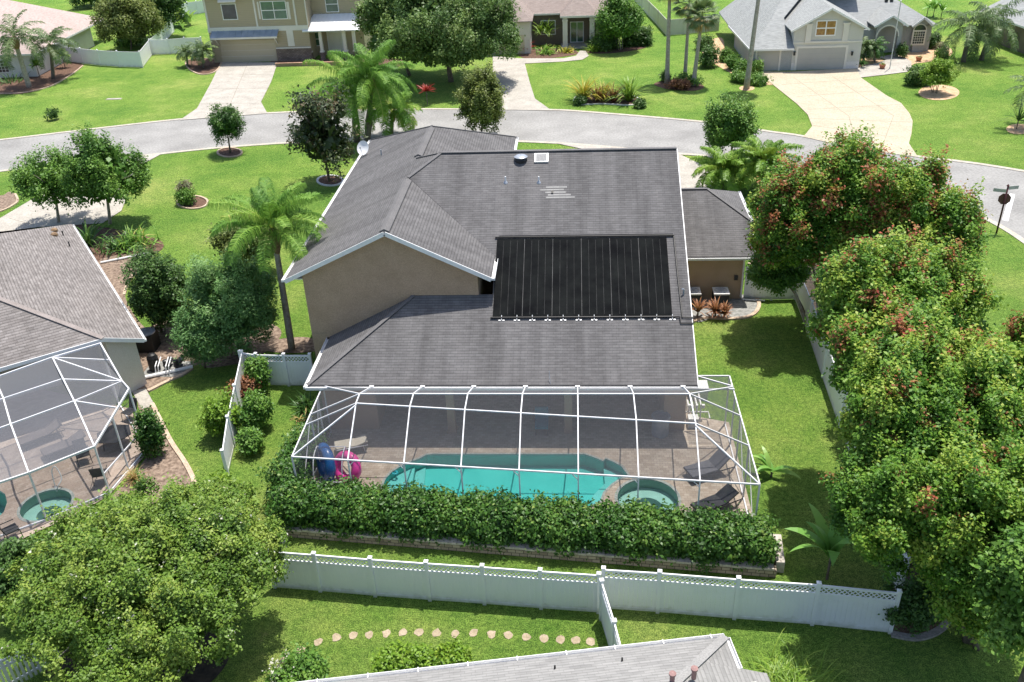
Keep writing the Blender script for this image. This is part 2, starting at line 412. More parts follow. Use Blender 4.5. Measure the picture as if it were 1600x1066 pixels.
leafmat('leaf_yellow', [(0.0, (0.16, 0.24, 0.03)), (0.5, (0.36, 0.38, 0.04)), (1.0, (0.6, 0.42, 0.06))])
leafmat('leaf_pale', [(0.0, (0.16, 0.2, 0.09)), (0.5, (0.3, 0.27, 0.17)), (1.0, (0.42, 0.36, 0.25))])
leafmat('palm_queen', [(0.0, (0.09, 0.22, 0.03)), (0.5, (0.17, 0.34, 0.045)), (0.9, (0.3, 0.45, 0.07)), (1.0, (0.5, 0.46, 0.14))], rough=0.55, trans=0.3)
leafmat('palm_areca', [(0.0, (0.11, 0.22, 0.02)), (0.5, (0.18, 0.32, 0.035)), (1.0, (0.32, 0.42, 0.06))], rough=0.45)
leafmat('palm_dark', [(0.0, (0.03, 0.09, 0.015)), (0.5, (0.06, 0.15, 0.03)), (1.0, (0.12, 0.22, 0.05))], rough=0.45)
leafmat('palm_far', [(0.0, (0.08, 0.14, 0.05)), (0.5, (0.14, 0.21, 0.08)), (1.0, (0.24, 0.3, 0.13))], rough=0.45)
leafmat('leaf_banana', [(0.0, (0.12, 0.30, 0.05)), (0.6, (0.2, 0.4, 0.08)), (1.0, (0.34, 0.5, 0.12))], rough=0.4)
leafmat('leaf_straw', [(0.0, (0.3, 0.22, 0.08)), (1.0, (0.55, 0.42, 0.18))])
leafmat('white_bloom', [(0.0, (0.6, 0.6, 0.5)), (1.0, (0.8, 0.8, 0.74))])

# ------------------------------------------------------------------ mesh builder
def sub(a, b): return (a[0] - b[0], a[1] - b[1], a[2] - b[2])
def add(a, b): return (a[0] + b[0], a[1] + b[1], a[2] + b[2])
def mul(a, s): return (a[0] * s, a[1] * s, a[2] * s)
class MB:
    def __init__(s): s.V = []; s.F = []; s.UV = {}; s.S = []
    def poly(s, pts, uv=None):
        i = len(s.V); s.V += [tuple(p) for p in pts]
        s.F.append(tuple(range(i, i + len(pts))))
        if uv: s.UV[len(s.F) - 1] = uv
        return s
    def box(s, c, size, rz=0.0):
        s.S.append((len(s.V), len(s.F)))
        x, y, z = size[0] / 2, size[1] / 2, size[2] / 2
        ca, sa = math.cos(rz), math.sin(rz)
        P = []
        for sz in (-z, z):
            for sx, sy in ((-x, -y), (x, -y), (x, y), (-x, y)):
                P.append((c[0] + sx * ca - sy * sa, c[1] + sx * sa + sy * ca, c[2] + sz))
        i = len(s.V); s.V += P
        for f in ((3, 2, 1, 0), (4, 5, 6, 7), (0, 1, 5, 4), (1, 2, 6, 5), (2, 3, 7, 6), (3, 0, 4, 7)):
            s.F.append(tuple(i + k for k in f))
        return s
    def slab(s, x0, x1, y0, y1, z0, z1):
        return s.box(((x0 + x1) / 2, (y0 + y1) / 2, (z0 + z1) / 2), (abs(x1 - x0), abs(y1 - y0), abs(z1 - z0)))
    def beam(s, p, q, w, h=None, ext=0.0):
        s.S.append((len(s.V), len(s.F)))
        h = h or w
        p, q = Vector(p), Vector(q)
        d = (q - p).normalized(); p = p - d * ext; q = q + d * ext
        up = Vector((0, 0, 1)) if abs(d.z) < 0.95 else Vector((0, 1, 0))
        a = d.cross(up).normalized() * (w / 2); b = a.cross(d).normalized() * (h / 2)
        P = [tuple(o + u) for o in (p, q) for u in (-a - b, a - b, a + b, -a + b)]
        i = len(s.V); s.V += P
        for f in ((0, 1, 2, 3), (7, 6, 5, 4), (0, 4, 5, 1), (1, 5, 6, 2), (2, 6, 7, 3), (3, 7, 4, 0)):
            s.F.append(tuple(i + k for k in f))
        return s
    def tube(s, pts, rad, n=8, cap=True):
        s.S.append((len(s.V), len(s.F)))
        pts = [Vector(p) for p in pts]
        if not hasattr(rad, '__len__'): rad = [rad] * len(pts)
        i0 = len(s.V); ref = None
        for k, p in enumerate(pts):
            d = (pts[min(k + 1, len(pts) - 1)] - pts[max(k - 1, 0)]).normalized()
            if ref is None: ref = Vector((1, 0, 0)) if abs(d.x) < 0.9 else Vector((0, 1, 0))
            a = (ref - d * ref.dot(d)).normalized(); b = d.cross(a); ref = a
            for j in range(n):
                t = 2 * math.pi * j / n
                s.V.append(tuple(p + (a * math.cos(t) + b * math.sin(t)) * rad[k]))
        for k in range(len(pts) - 1):
            for j in range(n):
                a0 = i0 + k * n + j; a1 = i0 + k * n + (j + 1) % n
                s.F.append((a0, a1, a1 + n, a0 + n))
        if cap:
            s.F.append(tuple(i0 + j for j in range(n))[::-1])
            s.F.append(tuple(i0 + (len(pts) - 1) * n + j for j in range(n)))
        return s
    def lathe(s, c, prof, n=20, sx=1.0, sy=1.0):
        i0 = len(s.V)
        for r, z in prof:
            for j in range(n):
                t = 2 * math.pi * j / n
                s.V.append((c[0] + r * sx * math.cos(t), c[1] + r * sy * math.sin(t), c[2] + z))
        for k in range(len(prof) - 1):
            for j in range(n):
                a0 = i0 + k * n + j; a1 = i0 + k * n + (j + 1) % n
                s.F.append((a0, a1, a1 + n, a0 + n))
        s.F.append(tuple(i0 + j for j in range(n))[::-1])
        s.F.append(tuple(i0 + (len(prof) - 1) * n + j for j in range(n)))
        return s
    def prism(s, poly, vec):
        s.S.append((len(s.V), len(s.F)))
        n = len(poly); i = len(s.V)
        s.V += [tuple(p) for p in poly] + [add(p, vec) for p in poly]
        s.F.append(tuple(range(i, i + n))); s.F.append(tuple(range(i + 2 * n - 1, i + n - 1, -1)))
        for k in range(n):
            s.F.append((i + k, i + n + k, i + n + (k + 1) % n, i + (k + 1) % n))
        return s
    def roofp(s, pts, thick=0.1):
        """roof plane with shingle UVs in metres (u along the eave, v up the slope)"""
        P = [Vector(p) for p in pts]
        n = Vector((0, 0, 0))
        for k in range(len(P)):
            a, b = P[k], P[(k + 1) % len(P)]
            n += Vector(((a.y - b.y) * (a.z + b.z), (a.z - b.z) * (a.x + b.x), (a.x - b.x) * (a.y + b.y)))
        n.normalize()
        if n.z < 0: P.reverse(); n = -n
        u = Vector((0, 0, 1)).cross(n)
        u = u.normalized() if u.length > 1e-4 else Vector((1, 0, 0))
        v = n.cross(u)
        zlow = min(P, key=lambda p: p.z)
        s.poly([tuple(p) for p in P], [((p - zlow).dot(u), (p - zlow).dot(v)) for p in P])
        if thick:
            L = [tuple(p - Vector((0, 0, thick))) for p in P]
            s.poly(L[::-1])
            for k in range(len(P)):
                j = (k + 1) % len(P)
                s.poly([tuple(P[k]), L[k], L[j], tuple(P[j])], [(0.05, 0.1)] * 4)
        return s
    def each(s, name, mat, parent=None, smooth=False):
        """one object for every box, beam, tube or prism collected"""
        S = s.S + [(len(s.V), len(s.F))]; out = []
        for (v0, f0), (v1, f1) in zip(S, S[1:]):
            if f1 <= f0: continue
            m = MB(); m.V = s.V[v0:v1]; m.F = [tuple(i - v0 for i in f) for f in s.F[f0:f1]]
            out.append(m.build(name, mat, parent, smooth))
        return out
    def build(s, name, mat, parent=None, smooth=False, origin=None):
        if not s.V: return None
        o3 = tuple(parent_world(parent)) if parent else (origin or (0, 0, 0))
        me = bpy.data.meshes.new(name)
        me.from_pydata([sub(v, o3) for v in s.V], [], s.F)
        if s.UV:
            uvl = me.uv_layers.new(name='UVMap')
            for pi, p in enumerate(me.polygons):
                uv = s.UV.get(pi)
                for k, li in enumerate(p.loop_indices):
                    uvl.data[li].uv = uv[k] if uv else (0, 0)
        if smooth:
            me.polygons.foreach_set('use_smooth', [True] * len(me.polygons))
        me.update()
        me.materials.append(MAT[mat])
        o = bpy.data.objects.new(name, me); COL.objects.link(o)
        if parent: o.parent = parent
        elif origin: o.location = origin
        return o
def parent_world(p):
    v = Vector((0, 0, 0))
    while p is not None:
        v += Vector(p.location); p = p.parent
    return v
def tag(o, label=None, cat=None, group=None, kind=None):
    if label: o['label'] = label
    if cat: o['category'] = cat
    if group: o['group'] = group
    if kind: o['kind'] = kind
    return o
def thing(name, label, cat, loc, group=None, rz=0.0):
    o = bpy.data.objects.new(name, None); COL.objects.link(o)
    o.location = loc; o.rotation_euler = (0, 0, rz); o.empty_display_size = 0.3
    return tag(o, label, cat, group)
def dup(root, loc, rz=0.0, label=None, scale=None):
    r = root.copy(); COL.objects.link(r); r.location = loc; r.rotation_euler = (0, 0, rz)
    if scale: r.scale = (scale,) * 3
    if label: r['label'] = label
    for ch in root.children:
        c = ch.copy(); COL.objects.link(c); c.parent = r
        for gch in ch.children:
            d = gch.copy(); COL.objects.link(d); d.parent = c
    return r
def smooth_path(pts, n=8, closed=False):
    """Catmull-Rom through the points"""
    P = [Vector(p) for p in pts]; out = []
    m = len(P)
    rng = range(m) if closed else range(m - 1)
    for i in rng:
        if closed: a, b, c, d = P[(i - 1) % m], P[i], P[(i + 1) % m], P[(i + 2) % m]
        else: a, b, c, d = P[max(i - 1, 0)], P[i], P[i + 1], P[min(i + 2, m - 1)]
        for k in range(n):
            t = k / n
            out.append(tuple(0.5 * ((2 * b) + (c - a) * t + (2 * a - 5 * b + 4 * c - d) * t * t + (3 * b - a - 3 * c + d) * t ** 3)))
    if not closed: out.append(tuple(P[-1]))
    return out
def sheet(name, pts, z, mat, kind='structure', thick=None, parent=None):
    """flat patch of ground, triangulated so that concave outlines work"""
    import bmesh
    bm = bmesh.new()
    vs = [bm.verts.new((p[0], p[1], z)) for p in pts]
    f = bm.faces.new(vs)
    f.normal_update()
    if f.normal.z < 0: f.normal_flip()
    bmesh.ops.triangulate(bm, faces=[f])
    if thick:
        bmesh.ops.recalc_face_normals(bm, faces=bm.faces)
        r = bmesh.ops.extrude_face_region(bm, geom=list(bm.faces))
        bmesh.ops.translate(bm, vec=(0, 0, -thick), verts=[e for e in r['geom'] if isinstance(e, bmesh.types.BMVert)])
        bmesh.ops.recalc_face_normals(bm, faces=bm.faces)
    me = bpy.data.meshes.new(name); bm.to_mesh(me); bm.free()
    me.materials.append(MAT[mat])
    o = bpy.data.objects.new(name, me); COL.objects.link(o)
    if kind: o['kind'] = kind
    if parent: o.parent = parent; o.location = tuple(-v for v in parent_world(parent))
    return o
def holed(name, outer, holes, z, mat, kind='structure', parent=None):
    import bmesh
    bm = bmesh.new(); edges = []
    for loop in [outer] + holes:
        vs = [bm.verts.new((p[0], p[1], z)) for p in loop]
        edges += [bm.edges.new((vs[k], vs[(k + 1) % len(vs)])) for k in range(len(vs))]
    bmesh.ops.triangle_fill(bm, edges=edges, use_beauty=True)
    bm.normal_update()
    for f in bm.faces:
        if f.normal.z < 0: f.normal_flip()
    me = bpy.data.meshes.new(name); bm.to_mesh(me); bm.free()
    me.materials.append(MAT[mat])
    o = bpy.data.objects.new(name, me); COL.objects.link(o)
    if kind: o['kind'] = kind
    if parent: o.parent = parent; o.location = tuple(-v for v in parent_world(parent))
    return o
def ribbon(name, pts, w, z0, h, mat, kind='structure', closed=False, label=None, cat=None, parent=None, group=None):
    """a raised strip following a path: kerbs, edging"""
    P = [Vector((p[0], p[1], 0)) for p in pts]; m = len(P); L = []; Rr = []
    for i in range(m):
        if closed: d = P[(i + 1) % m] - P[(i - 1) % m]
        else: d = P[min(i + 1, m - 1)] - P[max(i - 1, 0)]
        nrm = Vector((-d.y, d.x, 0)).normalized() * (w / 2)
        L.append(P[i] + nrm); Rr.append(P[i] - nrm)
    b = MB(); V = []
    for i in range(m):
        V += [(L[i].x, L[i].y, z0), (L[i].x, L[i].y, z0 + h), (Rr[i].x, Rr[i].y, z0 + h), (Rr[i].x, Rr[i].y, z0)]
    b.V = V
    for i in range(m if closed else m - 1):
        a = 4 * i; c = 4 * ((i + 1) % m)
        for k in range(3): b.F.append((a + k, a + k + 1, c + k + 1, c + k))
    if not closed: b.F += [(0, 1, 2, 3), (4 * m - 1, 4 * m - 2, 4 * m - 3, 4 * m - 4)]
    o = b.build(name, mat, parent)
    return tag(o, label, cat, group, kind)
# ------------------------------------------------------------------ foliage builders
def np_mesh(name, V, tint, mat, parent=None, origin=(0, 0, 0)):
    """V: (n,4,3) quads in world space, tint: (n,) one value for each leaf"""
    n = len(V)
    o3 = np.array(parent_world(parent)) if parent else np.array(origin)
    me = bpy.data.meshes.new(name)
    me.vertices.add(n * 4); me.loops.add(n * 4); me.polygons.add(n)
    me.vertices.foreach_set('co', (V.reshape(-1, 3) - o3).astype(np.float32).ravel())
    me.loops.foreach_set('vertex_index', np.arange(n * 4, dtype=np.int32))
    me.polygons.foreach_set('loop_start', np.arange(0, n * 4, 4, dtype=np.int32))
    me.update(calc_edges=True)
    a = me.attributes.new('tint', 'FLOAT', 'FACE')
    a.data.foreach_set('value', np.asarray(tint, dtype=np.float32))
    me.materials.append(MAT[mat])
    o = bpy.data.objects.new(name, me); COL.objects.link(o)
    if parent: o.parent = parent
    else: o.location = origin
    return o
def unit(v): return v / (np.linalg.norm(v, axis=-1, keepdims=True) + 1e-9)
def quads(rng, P, Nn, L, W):
    n = len(P)
    Nn = unit(Nn)
    t = rng.normal(size=(n, 3)); t = unit(t - Nn * (t * Nn).sum(1, keepdims=True))
    b = np.cross(Nn, t)
    s = rng.uniform(0.5, 1.45, (n, 1))
    L = L * s; W = W * s
    up = Nn * W * 0.22
    return np.stack([P - t * L / 2, P + b * W / 2 + up, P + t * L / 2, P - b * W / 2 + up], 1)
def crown_cloud(rng, c, rx, rz, n, leaf, ry=None, nl=28, tone=0.16, tips=0.0, low=-0.55, open_=0.0, white=0.0, asp=0.62, lump=(0.22, 0.40), shoots=0):
    ry = ry or rx
    c = np.array(c, float); S = np.array([rx, ry, rz])
    mean = (rx + ry + rz) / 3
    D = unit(rng.normal(size=(nl * 4, 3))); D = D[D[:, 2] > low][:nl]
    nl = len(D)
    rad = rng.uniform(0.5, 0.84, nl); lr = rng.uniform(lump[0], lump[1], nl) * mean
    k = nl // 4
    rad[:k] = rng.uniform(0.86, 1.0, k); lr[:k] *= 0.55
    C = c + D * rad[:, None] * S
    w = lr ** 2; w /= w.sum()
    T = max(8, n // 9)
    li = rng.choice(nl, T, p=w)
    d = unit(rng.normal(size=(T, 3)) + np.array([0, 0, 0.45]) + D[li] * 0.8)
    r = lr[li] * (1 - rng.uniform(0, 1, T) ** 2 * (0.45 + open_)) * (1 + 0.16 * rng.normal(size=T))
    tp = C[li] + d * r[:, None] * np.array([1, 1, 0.85])
    lt = rng.normal(0, tone, nl)
    tt = 0.38 + lt[li] + rng.normal(0, 0.12, T)
    if tips > 0:
        cand = np.nonzero((d[:, 2] > -0.1) & (r > lr[li] * 0.8))[0]
        H = rng.choice(cand, min(len(cand), max(6, int(tips * 420))), replace=False)
        dd = np.linalg.norm(tp[:, None, :] - tp[H][None, :, :], axis=2).min(1)
        hot = (dd < 0.20) & (rng.uniform(size=T) < 0.6)
    else: hot = np.zeros(T, bool)
    if shoots:
        top = np.nonzero((d[:, 2] > 0.45) & (r > lr[li] * 0.85))[0]
        sel = rng.choice(top, min(shoots, len(top)), replace=False)
        up_ = []; ut = []; uh = []
        for q in sel:
            hgt = rng.uniform(0.3, 1.0); k_ = int(3 + hgt * 6)
            lean = rng.normal(0, 0.25, 2)
            for s_ in np.linspace(0.1, 1, k_):
                up_.append(tp[q] + np.array([lean[0] * s_ * hgt, lean[1] * s_ * hgt, s_ * hgt])); ut.append(tt[q]); uh.append(hot[q])
        tp = np.concatenate([tp, np.array(up_)]); tt = np.concatenate([tt, np.array(ut) + 0.08]); hot = np.concatenate([hot, np.array(uh)])
        d = np.concatenate([d, np.tile(np.array([[0, 0, 1.0]]), (len(up_), 1))]); T = len(tp)
    ti = np.repeat(np.arange(T), 9)
    m = len(ti)
    P = tp[ti] + rng.normal(size=(m, 3)) * leaf * 1.05
    Nn = d[ti] * 0.7 + np.array([0, 0, 0.55]) + rng.normal(size=(m, 3)) * 0.55
    tint = np.clip(tt[ti] + rng.normal(0, 0.10, m), 0, 0.8)
    if tips > 0: tint = np.where(hot[ti], rng.uniform(0.8, 1.0, m), np.minimum(tint, 0.79))
    if white > 0:
        wh = rng.uniform(size=T) < white
        tint = np.where(wh[ti], rng.uniform(0.975, 1.0, m), tint)
    V = quads(rng, P, Nn, leaf, leaf * asp)
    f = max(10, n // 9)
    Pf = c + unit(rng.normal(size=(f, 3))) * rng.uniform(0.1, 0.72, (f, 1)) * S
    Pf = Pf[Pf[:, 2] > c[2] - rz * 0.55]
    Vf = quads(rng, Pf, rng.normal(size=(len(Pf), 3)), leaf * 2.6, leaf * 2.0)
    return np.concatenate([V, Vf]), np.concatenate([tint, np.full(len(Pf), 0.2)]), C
def tree(name, label, cat, bpx, cpx, hw, hh, n, leaf, mat, seed, bark='bark', group=None, base=None, rt=0.14, rys=1.0, part='crown', stems=1, limbs=8, dz=0.0, **kw):
    """bpx: where the foot stands, cpx: the middle of the crown seen above it, hw/hh: its half sizes in the survey photo"""
    rng = np.random.default_rng(seed)
    b = base or g(*bpx)
    C = onY(cpx[0], cpx[1], b[1] - 0.15 + dz)
    m = mpp(C)
    rx = hw * m
    dep = math.atan2(CAMH - C[2], math.hypot(C[0], C[1]))
    a = hh * m; ry = rx * rys
    q = (a * a - (ry * math.sin(dep)) ** 2)
    rz = math.sqrt(max(q, (0.35 * a) ** 2)) / math.cos(dep)
    rz = min(rz, C[2] * 0.98) if C[2] > 0.3 else rz
    root = thing(name, label, cat, (b[0], b[1], 0), group)
    V, t, LC = crown_cloud(rng, C, rx, rz, n, leaf, ry=ry, **kw)
    keep = V[:, :, 2].min(1) > 0.02
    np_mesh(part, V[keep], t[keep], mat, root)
    if rt > 0:
        tb = MB()
        for s in range(stems):
            off = (rng.normal(0, 0.22) if stems > 1 else 0, rng.normal(0, 0.22) if stems > 1 else 0)
            top = (C[0] + off[0] * 4, C[1] + off[1] * 4, C[2] - rz * 0.1)
            mid = ((b[0] + top[0]) / 2 + rng.normal(0, 0.1), (b[1] + top[1]) / 2 + rng.normal(0, 0.1), top[2] * 0.5)
            r0 = rt / math.sqrt(stems)
            tb.tube(smooth_path([(b[0] + off[0], b[1] + off[1], -0.05), mid, top], 3), list(np.linspace(r0, r0 * 0.5, 7)), 8)
            sel = rng.choice(len(LC), min(limbs // stems + 1, len(LC)), replace=False)
            for j in sel:
                q_ = LC[j]; st = (mid[0] * 0.4 + top[0] * 0.6, mid[1] * 0.4 + top[1] * 0.6, mid[2] * 0.4 + top[2] * 0.6)
                md = ((st[0] + q_[0]) / 2, (st[1] + q_[1]) / 2, (st[2] + q_[2]) / 2 + 0.1)
                tb.tube([st, md, tuple(q_)], [r0 * 0.5, r0 * 0.32, r0 * 0.14], 6)
        tb.build('trunk', bark, root, smooth=True)
    return root
def strip_quads(Pc, Side, Wd):
    """blade from a polyline: Pc (k,3), Side (3,), Wd (k,) -> quads"""
    A = Pc - Side * Wd[:, None] / 2; B = Pc + Side * Wd[:, None] / 2
    return np.stack([A[:-1], B[:-1], B[1:], A[1:]], 1)
def blades(rng, base, n, L, w, elev=(0.3, 1.4), droop=1.0, seg=5, az=None, belly=0.5, spread=0.05, fold=0.0):
    out = []; tn = []
    for i in range(n):
        a = rng.uniform(0, 2 * math.pi) if az is None else az[i]
        e0 = rng.uniform(*elev); l = L * rng.uniform(0.75, 1.15)
        s = np.linspace(0, 1, seg + 1)
        e = e0 - droop * s ** 1.4
        dx = np.cos(e); dz = np.sin(e)
        st = l / seg
        hx = np.concatenate([[0], np.cumsum(dx[:-1] * st)]); hz = np.concatenate([[0], np.cumsum(dz[:-1] * st)])
        off = rng.normal(0, spread, 2)
        Pc = np.stack([base[0] + off[0] + hx * math.cos(a), base[1] + off[1] + hx * math.sin(a), base[2] + hz], 1)
        side = np.array([-math.sin(a), math.cos(a), 0.0]) + np.array([0, 0, rng.normal(0, 0.25)])
        side /= np.linalg.norm(side)
        wd = w * np.sin(np.pi * (0.12 + 0.88 * s) ** belly) ** 0.8 * 1.0 + 0.004
        q = strip_quads(Pc, side, wd)
        out.append(q); tn.append(np.full(len(q), np.clip(rng.normal(0.5, 0.25), 0, 1)))
    return np.concatenate(out), np.concatenate(tn)
def plant(name, label, cat, at, n, L, w, mat, seed, group=None, part=None, z=0.0, copies=None, **kw):
    rng = np.random.default_rng(seed)
    b = at if len(at) == 3 else g(at[0], at[1])
    root = thing(name, label, cat, b, group)
    V, t = blades(rng, (b[0], b[1], b[2] + 0.03 + z), n, L, w, **kw)
    V[:, :, 2] = np.maximum(V[:, :, 2], b[2] + 0.015)
    np_mesh(part or 'leaves', V, t, mat, root)
    if z > 0.15:
        MB().tube([b, (b[0], b[1], b[2] + z + 0.05)], [0.05, 0.04], 7).build('stem', 'bark', root)
    return root
def fronds(rng, o, n, L, ll, elev=(-0.2, 1.35), droop=1.5, nl=34, w=0.045, hang=0.5, az0=None):
    """feather palm crown: arching midribs with leaflets on both sides"""
    Q = []; T = []
    for i in range(n):
        a = (i * 2.399 + rng.uniform(-0.3, 0.3)) if az0 is None else az0[i]
        fr = (i + 0.5) / n
        e0 = elev[1] + (elev[0] - elev[1]) * fr ** 0.8 + rng.normal(0, 0.08)
        l = L * rng.uniform(0.85, 1.1) * (1.0 if fr > 0.12 else 0.8)
        K = 14; s = np.linspace(0, 1, K + 1)
        e = e0 - droop * (0.6 + 0.4 * fr) * s ** 1.3
        st = l / K
        hx = np.concatenate([[0], np.cumsum(np.cos(e[:-1]) * st)]); hz = np.concatenate([[0], np.cumsum(np.sin(e[:-1]) * st)])
        ca, sa = math.cos(a), math.sin(a)
        Pc = np.stack([o[0] + hx * ca, o[1] + hx * sa, o[2] + hz], 1)
        side = np.array([-sa, ca, 0.0])
        q = strip_quads(Pc, side, np.linspace(0.07, 0.015, K + 1) * L / 3)
        tone = np.clip(rng.normal(0.45, 0.18), 0.05, 0.95)
        Q.append(q); T.append(np.full(len(q), min(tone + 0.35, 1)))
        ss = np.linspace(0.14, 0.99, nl)
        ip = np.stack([np.interp(ss, s, Pc[:, k]) for k in range(3)], 1)
        ee = np.interp(ss, s, e)
        fwd = np.stack([np.cos(ee) * ca, np.cos(ee) * sa, np.sin(ee)], 1)
        lln = ll * np.sin(np.pi * (0.16 + 0.74 * ss)) ** 0.6
        for sgn in (-1, 1):
            d1 = unit(side * sgn * 1.0 + fwd * 0.55 + np.array([0, 0, 0.15]) + rng.normal(0, 0.13, (nl, 3)))
            d2 = unit(d1 + np.array([0, 0, -1.0]) * hang * rng.uniform(0.7, 1.4, (nl, 1)) * 1.6)
            A = ip; M = A + d1 * lln[:, None] * 0.5; Tp = M + d2 * lln[:, None] * 0.55
            wv = unit(fwd + rng.normal(0, 0.25, (nl, 3))) * w / 2
            Q.append(np.stack([A - wv * 0.6, A + wv * 0.6, M + wv, M - wv], 1))
            Q.append(np.stack([M - wv, M + wv, Tp + wv * 0.15, Tp - wv * 0.15], 1))
            tt = np.clip(tone + rng.normal(0, 0.1, nl), 0, 1)
            T += [tt, tt]
    return np.concatenate(Q), np.concatenate(T)
def palm(name, label, base, cpx, seed, n=16, L=3.4, ll=0.65, mat='palm_queen', tr=0.16, bulge=0.0, trunk='palm_trunk', group=None, boot=True, lean=(0, 0), dz=0.0, **kw):
    rng = np.random.default_rng(seed)
    b = g(*base) if len(base) == 2 else base
    C = onY(cpx[0], cpx[1], b[1] + dz) if len(cpx) == 2 else cpx
    root = thing(name, label, 'palm', (b[0], b[1], b[2] if len(base) == 3 else 0), group)
    V, t = fronds(rng, (C[0], C[1], C[2] + 0.15), n, L, ll, **kw)
    keep = V[:, :, 2].min(1) > 0.02
    np_mesh('crown', V[keep], t[keep], mat, root)
    zs = np.linspace(0, 1, 9)
    path = [(b[0] + (C[0] - b[0]) * (s + 0.06 * math.sin(s * 3.1)), b[1] + (C[1] - b[1]) * s, b[2] - 0.05 + (C[2] - b[2]) * s) for s in zs]
    rad = [tr * (1.25 - 0.4 * s + bulge * math.exp(-((s - 0.35) / 0.2) ** 2)) for s in zs]
    MB().tube(path, rad, 10).build('trunk', trunk, root, smooth=True)
    if boot:
        k = MB(); d = min(1.2, C[2] * 0.35)
        k.lathe((C[0], C[1], C[2] - d), [(tr * 0.8, 0), (tr * 1.5, d * 0.3), (tr * 1.8, d * 0.75), (tr * 1.1, d * 1.15)], 10)
        k.build('leaf_base', 'boot', root)
    return root
def hedge_cloud(rng, p, q, w, z0, h0, h1, n, leaf, tips=0.12):
    """leaves over the skin of a clipped strip from p to q"""
    p = np.array(p[:2], float); q = np.array(q[:2], float)
    L = np.linalg.norm(q - p); d = (q - p) / L; nr = np.array([-d[1], d[0]])
    A_top, A_s, A_e = L * w, L * (h0 + h1) / 2, w * h0
    pr = np.array([A_top, A_s, A_s * 0.7, A_e, A_e]); pr /= pr.sum()
    T = n // 7
    f = rng.choice(5, T, p=pr)
    u = rng.uniform(0, 1, T); v = rng.uniform(-0.5, 0.5, T); r = rng.uniform(0, 1, T)
    u = np.where(f == 3, 0.0, np.where(f == 4, 1.0, u))
    v = np.where(f == 1, -0.5, np.where(f == 2, 0.5, v))
    hh = h0 + (h1 - h0) * u
    r = np.where(f == 0, 1.0, r)
    bul = 0.10 * np.sin(u * L * 2.3 + 1) + 0.10 * np.sin(u * L * 5.1 + v * 3 + r * 5) + 0.09 * np.sin(u * L * 11 + v * 7 + r * 9) + rng.normal(0, 0.07, T)
    sp = rng.uniform(size=T) < 0.09
    bul = bul + np.where(sp & (f == 0), rng.uniform(0.05, 0.32, T), 0)
    X = p[0] + d[0] * u * L + nr[0] * v * w; Y = p[1] + d[1] * u * L + nr[1] * v * w
    Z = z0 + hh * r
    nx = np.zeros((T, 3))
    nx[f == 0] = (0, 0, 1); nx[f == 1] = (-nr[0], -nr[1], 0.2); nx[f == 2] = (nr[0], nr[1], 0.2)
    nx[f == 3] = (-d[0], -d[1], 0.2); nx[f == 4] = (d[0], d[1], 0.2)
    P = np.stack([X, Y, Z], 1) + nx * bul[:, None]
    P += nx * (-0.12 * (np.abs(v) > 0.4)[:, None] * (f == 0)[:, None])
    ti = np.repeat(np.arange(T), 7); m = len(ti)
    PP = P[ti] + rng.normal(size=(m, 3)) * leaf * 0.9
    Nn = nx[ti] * 0.6 + np.array([0, 0, 0.5]) + rng.normal(size=(m, 3)) * 0.55
    patch_ = 0.13 * np.sin(u * L * 1.7 + 2) + 0.1 * np.sin(u * L * 4.3 + r * 4) + 0.08 * np.sin(u * L * 9.1 + v * 9)
    tn = np.clip(0.42 + patch_[ti] + rng.normal(0, 0.15, T)[ti] + rng.normal(0, 0.12, m), 0, 0.9)
    hot = (rng.uniform(size=T) < tips) & (f == 0)
    tn = np.where(hot[ti], rng.uniform(0.8, 1, m), tn)
    V = quads(rng, PP, Nn, leaf, leaf * 0.6)
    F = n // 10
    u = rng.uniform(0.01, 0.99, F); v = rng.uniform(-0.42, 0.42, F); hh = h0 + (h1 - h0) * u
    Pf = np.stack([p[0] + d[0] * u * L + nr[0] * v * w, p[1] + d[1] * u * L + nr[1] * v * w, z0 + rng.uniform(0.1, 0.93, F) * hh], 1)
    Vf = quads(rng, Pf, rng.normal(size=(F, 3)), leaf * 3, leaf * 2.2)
    return np.concatenate([V, Vf]), np.concatenate([tn, np.full(F, 0.15)])
